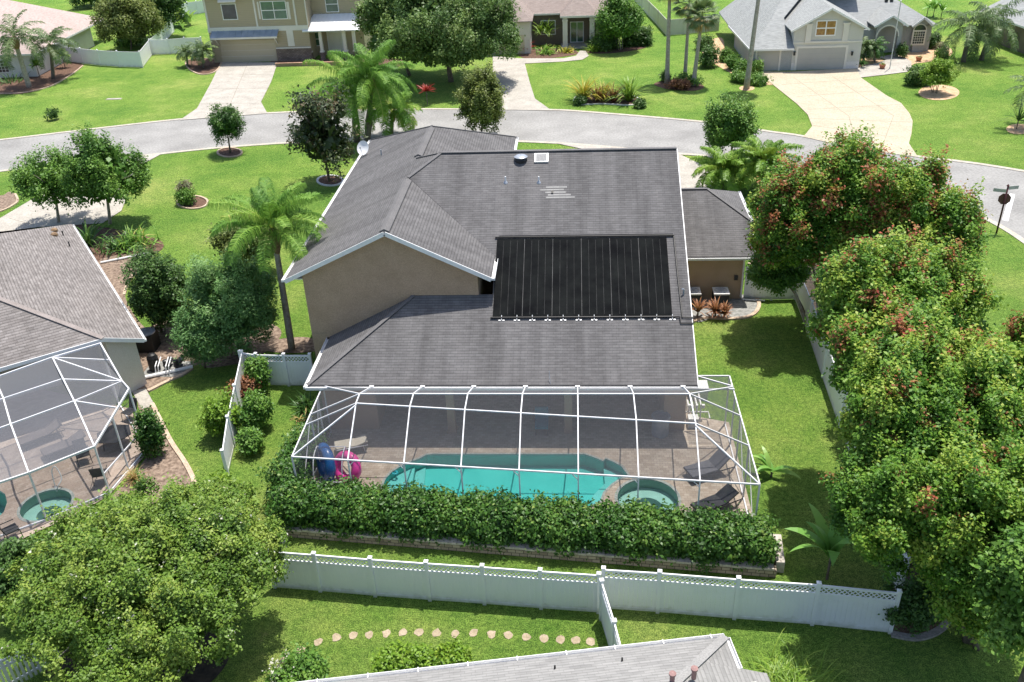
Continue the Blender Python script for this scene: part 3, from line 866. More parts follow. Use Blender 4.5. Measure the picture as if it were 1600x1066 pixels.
# ------------------------------------------------------------------ fences
def fence(name, label, pts, h=1.78, mat='white_vinyl', lattice=True, caps=True, cat='fence', group=None, slope=None, tall=None):
    """pts: ground positions of the posts. Every bay has its own boards, rails and lattice"""
    c = pts[len(pts) // 2]
    root = thing(name, label, cat, (c[0], c[1], 0), group)
    H = tall or [h] * len(pts)
    for i, p in enumerate(pts):
        m = MB(); hh = H[i]
        a = math.atan2(pts[min(i + 1, len(pts) - 1)][1] - pts[max(i - 1, 0)][1], pts[min(i + 1, len(pts) - 1)][0] - pts[max(i - 1, 0)][0])
        m.box((p[0], p[1], hh / 2 + 0.02), (0.127, 0.127, hh + 0.06), a)
        po = m.build('post', mat, root)
        if caps:
            k = MB(); z = hh + 0.052; r = 0.08
            cs = [(p[0] + r * math.cos(a + math.pi / 4 + j * math.pi / 2) * 1.35, p[1] + r * math.sin(a + math.pi / 4 + j * math.pi / 2) * 1.35) for j in range(4)]
            for j in range(4):
                u, v = cs[j], cs[(j + 1) % 4]
                k.poly([(u[0], u[1], z), (v[0], v[1], z), (v[0], v[1], z + 0.04), (u[0], u[1], z + 0.04)])
                k.poly([(u[0], u[1], z + 0.04), (v[0], v[1], z + 0.04), (p[0], p[1], z + 0.09)])
            k.build('post_cap', mat, po)
    for i in range(len(pts) - 1):
        p, q = Vector((pts[i][0], pts[i][1], 0)), Vector((pts[i + 1][0], pts[i + 1][1], 0))
        d = (q - p); L = d.length; d.normalize(); nr = Vector((-d.y, d.x, 0))
        h0, h1 = H[i] - 0.06, H[i + 1] - 0.06
        p = p + d * 0.064; q = q - d * 0.064; L -= 0.128
        up = Vector((0, 0, 1))
        rl = MB()
        rl.beam(p + up * h0, q + up * h1, 0.05, 0.09)
        lb = 0.34 if lattice else 0.0
        if lattice: rl.beam(p + up * (h0 - lb), q + up * (h1 - lb), 0.045, 0.08)
        rl.beam(p + up * 0.1, q + up * 0.1, 0.045, 0.12)
        rl.each('rail', mat, root)
        pm = MB(); nb = max(1, round(L / 0.155))
        for k in range(nb):
            a0 = p + d * (L * k / nb + 0.002); a1 = p + d * (L * (k + 1) / nb - 0.002)
            z0 = h0 + (h1 - h0) * (k + 0.5) / nb - lb - 0.03
            off = nr * (0.003 if k % 2 else 0.0)
            mid = (a0 + a1) / 2 + off + up * ((z0 + 0.12) / 2)
            pm.box(tuple(mid), ((a1 - a0).length, 0.022, z0 - 0.12), math.atan2(d.y, d.x))
        pm.build('panel', mat, root)
        if lattice:
            lm = MB(); z = lb - 0.09; st = 0.165
            for sgn in (1, -1):
                x = -z
                while x < L:
                    xa, xb = x, x + z
                    za, zb = (0, z) if sgn > 0 else (z, 0)
                    if xa < 0:
                        f = -xa / (xb - xa); za += (zb - za) * f; xa = 0
                    if xb > L:
                        f = (L - xa) / (xb - xa); zb = za + (zb - za) * f; xb = L
                    hb0 = h0 + (h1 - h0) * xa / L - lb + 0.04; hb1 = h0 + (h1 - h0) * xb / L - lb + 0.04
                    if xb - xa > 0.03:
                        lm.beam(p + d * xa + up * (hb0 + za) + nr * 0.006 * sgn, p + d * xb + up * (hb1 + zb) + nr * 0.006 * sgn, 0.008, 0.036)
                    x += st
            lm.build('lattice', mat, root)
    return root
# ================================================================== THE SETTING
MAIN_F = (-11.09, 28.05); MAIN_G = (6.70, 26.54)       # front corners of the pool cage
deck_pts = [(-11.3, 28.0), (6.9, 26.42), (6.9, 34.1), (5.3, 34.6), (5.3, 37.2), (-11.3, 37.2)]
pool_px = [(600, 790), (596, 770), (597, 758), (601, 748), (610, 738), (624, 729), (641, 721), (655, 716), (666, 710), (676, 709),
           (760, 709), (840, 709), (914, 709), (929, 714), (943, 720), (946, 716), (959, 721), (972, 728), (983, 743), (969, 749), (957, 757), (944, 770), (938, 786), (880, 806), (700, 800)]
pool = [g(x, y, 0.05)[:2] for x, y in pool_px]
spa_c = g(1012, 779, 0.05); SPA_R = 1.27
spa = [(spa_c[0] + SPA_R * math.cos(t), spa_c[1] + SPA_R * math.sin(t)) for t in np.linspace(0, 2 * math.pi, 33)[:-1]]
# neighbour's pool terrace
nd_px = [(232, 708), (172, 774), (135, 797), (60, 832), (0, 860), (-180, 940), (-420, 900), (-300, 640), (20, 600), (205, 640)]
ndeck = [g(x, y)[:2] for x, y in nd_px]
nspa_c = g(72, 789, 0.05)
nspa = [(nspa_c[0] + 1.05 * math.cos(t), nspa_c[1] + 1.05 * math.sin(t)) for t in np.linspace(0, 2 * math.pi, 33)[:-1]]
npool = [g(x, y, 0.05)[:2] for x, y in [(8, 772), (11, 785), (6, 800), (-10, 815), (-90, 850), (-260, 850), (-240, 780), (-120, 750), (-15, 757)]]
BIG = [(-420, -60), (420, -60), (420, 700), (-420, 700)]
def inset(poly, k=0.97):
    c = (sum(p[0] for p in poly) / len(poly), sum(p[1] for p in poly) / len(poly))
    return [(c[0] + (p[0] - c[0]) * k, c[1] + (p[1] - c[1]) * k) for p in poly]
holed('lawn', BIG, [inset(deck_pts, 0.95), inset(ndeck, 0.95)], 0.0, 'grass')
holed('pool_deck', deck_pts, [pool, spa], 0.05, 'pavers')
holed('neighbouring_pool_deck', ndeck, [npool, nspa], 0.05, 'pavers_turned')
# ---- road, kerbs, driveways
far_px = [(-260, 236), (-100, 229), (0, 219), (127, 204), (278, 187), (380, 179.5), (471, 175), (650, 171), (760, 171.5), (861, 172), (927, 176), (1101, 191), (1200, 205.7), (1253, 213), (1321, 228), (1377, 237), (1430, 244.5), (1510, 254), (1600, 268), (1900, 320)]
near_px = [(-260, 300), (-100, 282), (0, 268), (100, 256), (190, 247), (253, 240.6), (324, 233), (400, 227), (471, 223), (640, 219), (760, 220), (868, 224), (960, 231), (1058, 240.6), (1104, 244.5), (1210, 262), (1300, 280), (1400, 300), (1494, 324.6), (1526, 336), (1562, 353.6), (1600, 378), (1660, 425), (1720, 480)]
far = smooth_path([g(*p) for p in far_px], 4); near = smooth_path([g(*p) for p in near_px], 4)
sheet('road', [p[:2] for p in far] + [p[:2] for p in near[::-1]], 0.004, 'asphalt')
ribbon('kerb', far, 0.42, 0.0, 0.045, 'kerb')
ribbon('kerb', near, 0.42, 0.0, 0.045, 'kerb')
def patch(name, px, mat, z=0.008, smoothn=0, kind='structure'):
    P = [g(x, y) for x, y in px]
    if smoothn: P = smooth_path(P, smoothn, closed=True)
    return sheet(name, [p[:2] for p in P], z, mat, kind)
def joints(name, segs, z=0.013, w=0.035):
    b = MB()
    for a, c in segs:
        p, q = g(*a), g(*c)
        b.beam((p[0], p[1], z), (q[0], q[1], z), w, 0.004)
    for o in b.each(name, 'joint'): o['kind'] = 'structure'
patch('driveway', [(345, 98), (434, 98), (424, 128), (408, 160), (418, 178), (281, 188.5), (308, 170), (330, 130)], 'concrete', 0.05)
joints('driveway_joint', [((388, 98), (352, 182)), ((331, 139), (423, 139)), ((340, 118), (427, 117)), ((312, 163), (410, 162))], 0.054)
patch('driveway', [(770, 88), (812, 92), (862, 93), (862, 96), (820, 100), (828, 130), (836, 155), (862, 173.5), (775, 172), (770, 140)], 'concrete', 0.05)
patch('front_walk', [(812, 92), (880, 92), (900, 88), (906, 80), (915, 80), (920, 88), (910, 94), (880, 97), (820, 100)], 'concrete', 0.054, 0)
patch('driveway', [(1183, 112), (1233, 113), (1322, 108), (1338, 107), (1344, 116), (1345, 122), (1385, 150), (1408, 162), (1421, 178), (1426, 190), (1424, 210), (1420, 225), (1434, 246), (1377, 238), (1321, 229), (1255, 214.5), (1269, 198), (1262, 180), (1245, 163), (1210, 135)], 'concrete_cream', 0.05)
joints('driveway_joint', [((1240, 122), (1326, 182)), ((1326, 182), (1334, 210)), ((1334, 210), (1322, 228)), ((1300, 120), (1396, 182)), ((1396, 182), (1376, 236)), ((1222, 133), (1345, 124)), ((1245, 152), (1378, 142)), ((1262, 172), (1408, 164)), ((1267, 186), (1424, 192)), ((1270, 197), (1395, 215))], 0.054)
patch('driveway', [(0, 342), (95, 286), (150, 262), (188, 249), (253, 241), (222, 258), (208, 285), (190, 330), (160, 350), (60, 356), (-140, 380), (-140, 400)], 'concrete', 0.05)
joints('driveway_joint', [((15, 342), (50, 352)), ((110, 290), (200, 300))], 0.054)
patch('driveway', [(868, 224.5), (955, 231), (1058, 240), (1104, 262), (1118, 300), (1060, 300), (1000, 260), (940, 240)], 'concrete', 0.05)
patch('front_walk', [(1338, 107), (1372, 99), (1385, 94), (1372, 90), (1395, 86), (1412, 90), (1424, 97), (1424, 106), (1418, 113), (1380, 118), (1345, 122)], 'concrete', 0.058)
patch('stop_line', [(1578, 303), (1586, 304), (1575, 346), (1566, 344)], 'road_paint', 0.012)
# planting beds with edging
BEDN = 0
def bed(px, mat, emat=None, z=0.012, closed=True, n=6, label=None, ew=0.16, eh=0.09, open_=None):
    global BEDN
    BEDN += 1
    P = smooth_path([g(x, y) for x, y in px], n, closed=True)
    sheet('planting_bed', [p[:2] for p in P], 0.012 + 0.004 * (BEDN % 5), mat)
    if emat:
        E = P if open_ is None else smooth_path([g(x, y) for x, y in open_], n)
        ribbon('bed_edging', E, ew, 0.0, eh, emat, closed=open_ is None, kind=None, label=label, cat='edging')
def ellipse_px(cx, cy, rx, ry, n=12):
    return [(cx + rx * math.cos(2 * math.pi * k / n), cy + ry * math.sin(2 * math.pi * k / n)) for k in range(n)]
bed(ellipse_px(359, 239, 19, 7), 'mulch', 'bed_edging', label='round brown edging around the clipped ball tree by the road')
bed(ellipse_px(301, 317, 24, 10), 'mulch', 'bed_edging', label='round tan edging around the small pink-topped shrub on the lawn')
bed(ellipse_px(516, 283, 20, 8), 'mulch', 'dirty_white', label='round pale stone edging under the dark magnolia')
bed([(0, 100), (60, 101), (110, 96), (130, 102), (112, 117), (80, 135), (40, 146), (0, 148), (-60, 148), (-60, 100)], 'mulch', 'bed_edging', label='curved pale edging of the bed in front of the pink-roofed house', open_=[(-60, 147), (0, 147), (40, 145), (80, 135), (112, 117), (130, 103)])
bed([(292, 96), (318, 92), (345, 96), (337, 112), (315, 117), (295, 108)], 'mulch', 'bed_edging', label='low brick edging around the date palms beside the garage')
bed([(432, 92), (500, 92), (560, 90), (620, 92), (632, 100), (600, 108), (520, 103), (432, 103)], 'mulch')
bed([(815, 78), (870, 76), (900, 80), (898, 86), (850, 92), (815, 90)], 'mulch')
bed([(915, 78), (960, 76), (1000, 72), (1013, 68), (1008, 75), (985, 80), (950, 84), (918, 83)], 'mulch')
bed([(897, 158), (905, 150), (940, 148), (985, 150), (1003, 160), (985, 165), (940, 163), (905, 164)], 'mulch', 'dirty_white', label='pale border of the island bed of yellow and red plants')
bed([(1022, 132), (1040, 126), (1075, 126), (1100, 135), (1085, 142), (1045, 140)], 'mulch')
bed([(1118, 60), (1130, 62), (1135, 90), (1150, 98), (1185, 112), (1210, 128), (1200, 133), (1160, 122), (1130, 108), (1100, 88), (1100, 70)], 'mulch_tan')
bed([(1334, 100), (1350, 90), (1375, 92), (1385, 98), (1400, 110), (1380, 112), (1340, 112)], 'mulch_tan')
bed([(1400, 90), (1425, 80), (1450, 76), (1480, 74), (1488, 84), (1470, 94), (1430, 100), (1418, 106)], 'mulch_tan')
bed(ellipse_px(1467, 145, 32, 12), 'mulch_tan')
bed(ellipse_px(1167, 138, 12, 4), 'mulch_tan')
bed(ellipse_px(1592, 202, 20, 8), 'mulch_tan')
bed([(0, 306), (14, 300), (24, 304), (28, 314), (20, 322), (0, 332), (-40, 340), (-40, 300)], 'mulch_light', 'bed_edging', label='curved tan edging of the bed at the left picture edge', open_=[(24, 304), (28, 314), (20, 322), (0, 331), (-40, 340)])
bed([(108, 352), (240, 372), (245, 396), (160, 418), (150, 420)], 'mulch')
bed([(150, 414), (235, 398), (222, 418), (202, 440), (196, 465), (215, 500), (235, 520), (255, 545), (230, 545), (225, 530)], 'mulch_light', 'bed_edging', label='broken tan edging of the mulch bed beside the left house', open_=[(235, 398), (222, 418), (202, 440), (194, 462)])
bed([(222, 520), (300, 495), (400, 500), (440, 520), (400, 560), (330, 575), (304, 572), (236, 612), (212, 600)], 'mulch_light')
bed([(425, 533), (470, 527), (498, 533), (497, 548), (450, 552), (412, 547)], 'mulch_light')
bed([(215, 628), (238, 628), (252, 660), (268, 692), (290, 725), (304, 752), (306, 775), (260, 790), (200, 790), (172, 782), (232, 706)], 'mulch_light', 'bed_edging', label='long curving edging between the left lawn and the mulch by the pool cage', open_=[(238, 632), (252, 660), (268, 692), (290, 725), (303, 752), (306, 775)], ew=0.2)
patch('side_path', [(206, 612), (228, 608), (242, 634), (222, 640)], 'concrete', 0.036)
bed([(1080, 462), (1180, 463), (1184, 480), (1180, 490), (1160, 497), (1120, 497), (1085, 502)], 'gravel', 'bed_edging', label='curved cream edging around the gravel bed of the air conditioners', open_=[(1084, 503), (1105, 498), (1140, 499), (1165, 497), (1180, 490), (1186, 478), (1183, 468)], ew=0.2)
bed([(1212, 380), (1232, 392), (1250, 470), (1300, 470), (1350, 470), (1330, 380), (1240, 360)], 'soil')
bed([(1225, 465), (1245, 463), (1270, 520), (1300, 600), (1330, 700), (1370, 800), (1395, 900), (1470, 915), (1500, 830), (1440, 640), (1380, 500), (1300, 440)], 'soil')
bed([(1388, 925), (1440, 925), (1478, 940), (1486, 965), (1465, 988), (1430, 998), (1392, 990)], 'mulch', 'edging_grey', label='curved grey edging below the right end of the white fence', open_=[(1392, 992), (1430, 998), (1462, 989), (1482, 970), (1487, 945)], ew=0.24)
bed([(75, 1000), (200, 960), (300, 980), (360, 1010), (330, 1066), (250, 1090), (100, 1090)], 'soil')  # dark soil sheet stands in for shade and dark leaves below the tree
ribbon('bed_edging', smooth_path([g(*p) for p in [(1170, 414), (1195, 400), (1215, 388), (1235, 378)]], 5), 0.2, 0, 0.09, 'bed_edging', kind=None, label='pale edging curve behind the small right wing of the main house', cat='edging')
ribbon('bed_edging', smooth_path([g(*p) for p in [(232, 612), (262, 597), (286, 586), (300, 577)]], 5), 0.2, 0, 0.09, 'bed_edging', kind=None, label='straight tan edging in front of the black pool pumps', cat='edging')
# stepping stones on the lawn behind the fence
rs = random.Random(5)
ss_px = [(445, 1033), (470, 1016), (497, 1004), (526, 996), (552, 994), (577, 992), (604, 990), (629, 988), (654, 988), (682, 989), (711, 990), (740, 989), (768, 991), (794, 992), (822, 996), (849, 998), (876, 1000), (900, 1001), (923, 1003)]
for i, (x, y) in enumerate(ss_px):
    c = g(x, y); b = MB(); P = []
    for k in range(9):
        t = 2 * math.pi * k / 9; r = 0.16 * rs.uniform(0.75, 1.15)
        P.append((c[0] + r * math.cos(t), c[1] + r * math.sin(t) * 1.15, 0.0))
    b.prism(P, (0, 0, 0.012))
    o = b.build('stepping_stone', 'step_stone', origin=(c[0], c[1], 0))
    pos = ['leftmost in the row of pink-brown stepping stones, by the big shrub'] + ['pink-brown stepping stone, number %d from the left in the curved row' % (k + 2) for k in range(17)] + ['rightmost stepping stone, against the short white fence']
    words = ['second', 'third', 'fourth', 'fifth', 'sixth', 'seventh', 'eighth', 'ninth', 'tenth', 'eleventh', 'twelfth', 'thirteenth', 'fourteenth', 'fifteenth', 'sixteenth', 'seventeenth', 'eighteenth']
    lab = pos[i] if i in (0, 18) else 'pink-brown stepping stone, %s from the left end of the curved row' % words[i - 1]
    tag(o, lab, 'stepping stone', 'stepping stones across the rear lawn')

# ================================================================== MAIN HOUSE
EY, EZ, SL = 32.92, 2.8, 0.506
XW, XE = -11.69, 5.20
RY = 45.35; RZ = EZ + SL * (RY - EY)
GX, GZ, GE0, GE1, GEZ = -8.42, 8.32, -13.30, -3.77, 6.0
GY = 36.92; WY = 37.22
house = thing('main_house', 'large tan stucco house with dark grey shingle roofs and solar panels, centre of photo', 'house', (-3, 42, 0))
def P_(x, y): return (x, y, EZ + SL * (y - EY))
vY = EY + (GEZ - EZ) / SL
rf = MB()
rf.roofp([P_(XW, EY), P_(XE, EY), P_(XE, RY), (-6.85, RY, RZ), (GX + 0.02, RY - (RZ - GZ) / SL, GZ), (GE1, vY, GEZ), (GE1, WY + 0.02, P_(0, WY + 0.02)[2]), (-7.4, WY + 0.02, P_(0, WY + 0.02)[2])])
rf.roofp([(XW, EY, EZ), (-7.4, WY + 0.02, P_(0, WY + 0.02)[2]), (XW, WY + 0.02, EZ)])
rf.roofp([(XE, RY, RZ), (-6.85, RY, RZ), (-6.85 - 1.53, RY + 1.53, GZ), (-3.8, 50.0, RZ - SL * 4.65), (-3.8, 57.4, EZ + 0.4), (XE, 57.4, EZ + 0.4)])
rf.roofp([(-6.85, RY, RZ), (GX, RY + 1.53, GZ), (GX, RY - 1.53, GZ)])
GB = 57.7; GRB = 52.7
rf.roofp([(GE0, GY, GEZ), (GX, GY, GZ), (GX, GRB, GZ), (GE0, GB, GEZ)])
rf.roofp([(GX, GY, GZ), (GE1, GY, GEZ), (GE1, vY, GEZ), (GX, RY - 1.53, GZ)])
rf.roofp([(GX, RY + 1.5, GZ), (GX, GRB, GZ), (GE1, GB, GEZ), (GE1, 51.0, GEZ)])
rf.roofp([(GX, GRB, GZ), (GE0, GB, GEZ), (GE1, GB, GEZ)])
# right wing
wS, wN, wE = 45.85, 54.8, 9.84
rf.roofp([(XE - 0.6, wS, 2.8), (wE, wS, 2.8), (wE, wS + 2.3, 3.95), (7.65, 50.3, 5.03), (XE - 0.6, 50.3, 5.03)])
rf.roofp([(wE, wS + 2.3, 3.95), (7.65, 50.3, 5.03), (wE, 52.6, 3.95)])
rf.roofp([(XE - 0.6, 50.3, 5.03), (7.65, 50.3, 5.03), (wE, 52.6, 3.95), (wE, wN, 2.8), (XE - 0.6, wN, 2.8)])
rf.build('roof', 'shingle_dark', house)
# caps on ridges and hips
cp = MB()
cp.beam((-6.85, RY, RZ + 0.02), (XE, RY, RZ + 0.02), 0.24, 0.05)
cp.beam((XW, EY, EZ + 0.02), (-7.45, WY - 0.05, P_(0, WY)[2] + 0.015), 0.2, 0.03)
cp.beam((-6.85, RY, RZ + 0.01), (GX, RY - 1.53, GZ + 0.01), 0.2, 0.04)
cp.beam((-6.85, RY, RZ + 0.01), (GX, RY + 1.53, GZ + 0.01), 0.2, 0.04)
cp.beam((GX, GRB, GZ), (GE0, GB, GEZ), 0.2, 0.05); cp.beam((GX, GRB, GZ), (GE1, GB, GEZ), 0.2, 0.05)
cp.beam((XE - 0.1, 50.3, 5.05), (7.65, 50.3, 5.05), 0.2, 0.04)
cp.beam((7.65, 50.3, 5.04), (wE, wS + 2.3, 3.97), 0.2, 0.04)
cp.each('ridge_cap', 'cap_dark', house)
for y0, y1 in ((GY + 0.05, RY - 1.9), (RY + 1.9, GRB - 0.4)):
    rv = MB()
    sl = (GZ - GEZ) / (GE1 - GX)
    for s in (-1, 1):
        rv.prism([(GX, y0, GZ + 0.09), (GX + s * 0.22, y0, GZ + 0.09 - 0.22 * sl), (GX + s * 0.22, y0, GZ + 0.03 - 0.22 * sl), (GX, y0, GZ + 0.0)], (0, y1 - y0, 0))
    rv.build('ridge_vent', 'cap_dark', house)
# walls
wl = MB()
def gz(x): return GEZ + (GZ - GEZ) * (1 - abs(x - GX) / (GE1 - GX)) - 0.12 if abs(x - GX) < (GE1 - GX) else GEZ - 0.12
wl.prism([(-12.55, WY, 0), (-4.42, WY, 0), (-4.42, WY, gz(-4.42)), (GX, WY, gz(GX)), (-12.55, WY, gz(-12.55))], (0, 0.25, 0))
wl.slab(-12.55, -12.3, WY + 0.25, 57.2, 0, GEZ - 0.05)
wl.slab(-4.67, -4.42, WY + 0.25, 57.2, 0, GEZ - 0.05)
wl.slab(-12.3, -4.67, 56.95, 57.2, 0, GEZ - 0.1)
wl.slab(-11.35, -8.9, 33.5, 37.21, 0, 2.7)
wl.slab(-8.9, 3.9, 36.9, 37.21, 0, 2.7)
wl.slab(3.9, 4.85, 33.5, 37.21, 0, 2.7)
wl.prism([(4.7, 37.22, 0), (4.7, 57.0, 0), (4.7, 57.0, 3.0), (4.7, RY, RZ - 0.13), (4.7, 37.22, P_(0, 37.22)[2] - 0.13)], (0.15, 0, 0))
wl.slab(-4.4, 4.85, 56.8, 57.0, 0, 2.8)
wl.slab(4.86, 9.38, wS + 0.35, wS + 0.55, 0, 2.75)
wl.slab(9.18, 9.38, wS + 0.56, 54.4, 0, 2.75)
wl.build('wall', 'stucco_tan', house)
MB().slab(-12.553, -11.8, WY - 0.004, WY + 0.1, 2.98, 3.0).build('wall_joint', 'joint', house)
# white fascia and rakes
fa = MB()
for a, b in (((GE0, GY - 0.02, GEZ - 0.06), (GX, GY - 0.02, GZ - 0.06)), ((GX, GY - 0.02, GZ - 0.06), (GE1, GY - 0.02, GEZ - 0.06))):
    fa.beam((a[0], a[1], a[2] - 0.05), (b[0], b[1], b[2] - 0.05), 0.04, 0.2)
fa.build('rake_board', 'white_paint', house)
sf = MB()
sf.prism([(GE0, GY, GEZ - 0.12), (GX, GY, GZ - 0.12), (GX, GY, GZ - 0.15), (GE0, GY, GEZ - 0.15)], (0, 0.3, 0))
sf.prism([(GX, GY, GZ - 0.12), (GE1, GY, GEZ - 0.12), (GE1, GY, GEZ - 0.15), (GX, GY, GZ - 0.15)], (0, 0.3, 0))
sf.slab(-11.6, 5.1, 33.0, 36.9, 2.66, 2.7)
sf.slab(GE0 + 0.03, -12.56, GY + 0.31, GB - 0.1, GEZ - 0.17, GEZ - 0.12)
sf.slab(4.9, 9.7, wS + 0.03, wS + 0.34, 2.66, 2.7)
sf.each('soffit', 'white_paint', house)
def gutter(m, p, q, out, w=0.13, h=0.12):
    """open K-style trough: back, floor and front lip"""
    p, q = Vector(p), Vector(q); o = Vector((out[0], out[1], 0)) * w
    m.prism([tuple(p), tuple(q), tuple(q + o), tuple(p + o)], (0, 0, 0.012))
    m.prism([tuple(p + o), tuple(q + o), tuple(q + o * 1.15), tuple(p + o * 1.15)], (0, 0, h))
    m.prism([tuple(p - o * 0.1), tuple(q - o * 0.1), tuple(p * 0 + q), tuple(p)], (0, 0, h - 0.03))
    d = (q - p).normalized()
    for e in (p, q): m.prism([tuple(e), tuple(e + d * 0.01), tuple(e + d * 0.01 + o), tuple(e + o)], (0, 0, h))
for p, q, o in (((XW - 0.05, EY - 0.03, EZ - 0.16), (XE + 0.02, EY - 0.03, EZ - 0.16), (0, -1)), ((XW - 0.02, EY - 0.1, EZ - 0.16), (XW - 0.02, WY, EZ - 0.16), (-1, 0)),
                ((GE0 - 0.02, GY, GEZ - 0.16), (GE0 - 0.02, GB, GEZ - 0.16), (-1, 0)), ((GE1 + 0.02, GY, GEZ - 0.16), (GE1 + 0.02, vY - 0.1, GEZ - 0.16), (1, 0)),
                ((XE + 0.03, wS - 0.03, 2.64), (wE + 0.03, wS - 0.03, 2.64), (0, -1)), ((wE + 0.02, 48.1, 3.8), (wE + 0.02, 52.7, 3.8), (1, 0)),
                ((GE1 + 0.02, 51.5, GEZ - 0.16), (GE1 + 0.02, GB, GEZ - 0.16), (1, 0))):
    m = MB(); gutter(m, p, q, o); m.build('gutter', 'white_paint', house)
m = MB(); m.beam((wE + 0.03, wS, 2.74), (wE + 0.03, wS + 2.3, 3.9), 0.05, 0.2); m.build('rake_board', 'white_paint', house)
m = MB(); m.beam((XE + 0.02, EY, EZ - 0.07), (XE + 0.02, RY, RZ - 0.07), 0.035, 0.15); m.build('rake_board', 'white_paint', house)
m = MB(); m.tube([(9.3, wS + 0.1, 2.6), (9.3, wS + 0.28, 2.45), (9.3, wS + 0.28, 0.2), (9.42, wS + 0.15, 0.08), (10.6, wS + 0.0, 0.07)], 0.05, 6); m.build('downspout', 'white_paint', house)
m = MB(); m.box((8.95, wS + 0.33, 1.35), (0.2, 0.1, 0.28)); m.build('meter_box', 'dark_metal', house)
# columns of the covered patio, sliding doors behind
for px in (705, 888):
    c = g(px, 690, 0.05); x = onY(px, 640, 33.45)[0]
    m = MB(); m.slab(x - 0.17, x + 0.17, 33.2, 33.54, 0.05, 2.66); m.slab(x - 0.2, x + 0.2, 33.17, 33.57, 0.05, 0.2); m.build('column', 'stucco_tan', house)
for x0, x1 in ((-8.3, -4.9), (-3.4, -1.0), (0.4, 3.2)):
    m = MB(); m.slab(x0, x1, 36.86, 36.9, 0.1, 2.25); d = m.build('sliding_door', 'white_paint', house)
    m = MB()
    k = 3 if x1 - x0 > 3 else 2; w = (x1 - x0) / k
    for i in range(k): m.slab(x0 + i * w + 0.07, x0 + (i + 1) * w - 0.05, 36.84, 36.856, 0.2, 2.15)
    m.build('pane', 'glass_dark', d)
# on the roof
def roofpt(x, v, h=0.0):
    """v metres up the slope from the eave, h above the shingles"""
    c = 1 / math.sqrt(1 + SL * SL); s = SL * c
    return (x, EY + v * c - h * s, EZ + v * s + h * c)
def roof_at(px, py):
    c = 1 / math.sqrt(1 + SL * SL)
    p = onP(px, py, (0, EY, EZ), (0, -SL, 1)); return p[0], (p[1] - EY) / c
x, v = roof_at(814, 250)
m = MB(); b = roofpt(x, v)
m.lathe((b[0], b[1], b[2] - 0.08), [(0.30, 0), (0.31, 0.12), (0.27, 0.2)], 20); tv = m.build('attic_fan', 'dark_metal', house, smooth=False)
m = MB(); m.lathe((b[0], b[1], b[2] + 0.16), [(0.345, 0), (0.35, 0.02), (0.26, 0.075), (0.1, 0.1), (0.03, 0.11), (0.03, 0.13)], 24); m.build('fan_cap', 'steel_grey', tv, smooth=False)
x, v = roof_at(846, 248)
m = MB(); a = [roofpt(x + sx * 0.36, v + sy * 0.3, 0.0) for sx, sy in ((-1, -1), (1, -1), (1, 1), (-1, 1))]; n_ = sub(roofpt(0, 0, 0.09), roofpt(0, 0)); m.prism(a, n_)
fr = m.build('skylight', 'white_paint', house)
m = MB(); m.prism([roofpt(x + sx * 0.27, v + sy * 0.23, 0.092) for sx, sy in ((-1, -1), (1, -1), (1, 1), (-1, 1))], sub(roofpt(0, 0, 0.015), roofpt(0, 0))); m.build('grille', 'mesh_grey', fr)
for px, py in ((790, 285), (842, 285)):
    x, v = roof_at(px, py); b = roofpt(x, v)
    m = MB(); m.tube([(b[0], b[1], b[2] - 0.05), (b[0], b[1], b[2] + 0.3)], 0.04, 8); pp = m.build('vent_pipe', 'white_paint', house)
    m = MB(); m.lathe((b[0], b[1], b[2] - 0.06), [(0.13, 0), (0.12, 0.04), (0.05, 0.14)], 12); m.build('flashing', 'steel_grey', pp)
x, v = roof_at(1068, 460); b = roofpt(x, v)
m = MB(); m.tube([(b[0], b[1], b[2] - 0.05), (b[0], b[1], b[2] + 0.25), (b[0] - 0.08, b[1] - 0.05, b[2] + 0.3)], 0.04, 8); m.build('vent_pipe', 'steel_grey', house)
b = onP(596, 243, (GX, 40, GZ), (-(GZ - GEZ) / (GX - GE0), 0, 1))
m = MB(); m.tube([(b[0], b[1], b[2] - 0.05), (b[0], b[1], b[2] + 0.35)], 0.04, 8); m.build('vent_pipe', 'steel_grey', house)
# replaced lighter shingles with a small vent hole
m = MB()
for py, x0, x1 in ((293, 853, 886), (297, 844, 881), (301, 852, 884), (305, 856, 892), (309, 853, 898)):
    xa, v = roof_at(x0, py); xb, _ = roof_at(x1, py)
    m.poly([roofpt(xa, v - 0.062, 0.012), roofpt(xb, v - 0.062, 0.012), roofpt(xb, v + 0.062, 0.006), roofpt(xa, v + 0.062, 0.006)], [(xa, 0.005), (xb, 0.005), (xb, 0.14), (xa, 0.14)])
m.build('patched_shingles', 'shingle_grey', house)
x, v = roof_at(863, 301)
m = MB(); m.prism([roofpt(x + sx * 0.05, v + sy * 0.09, 0.012) for sx, sy in ((-1, -1), (1, -1), (1, 1), (-1, 1))], sub(roofpt(0, 0, 0.05), roofpt(0, 0))); m.build('roof_vent', 'black_plastic', house)
m = MB(); x, v = roof_at(860, 596); m.tube([roofpt(x, 0.05, 0.0), roofpt(x - 0.05, 0.5, 0.35)], 0.012, 5); m.build('antenna', 'steel_grey', house)

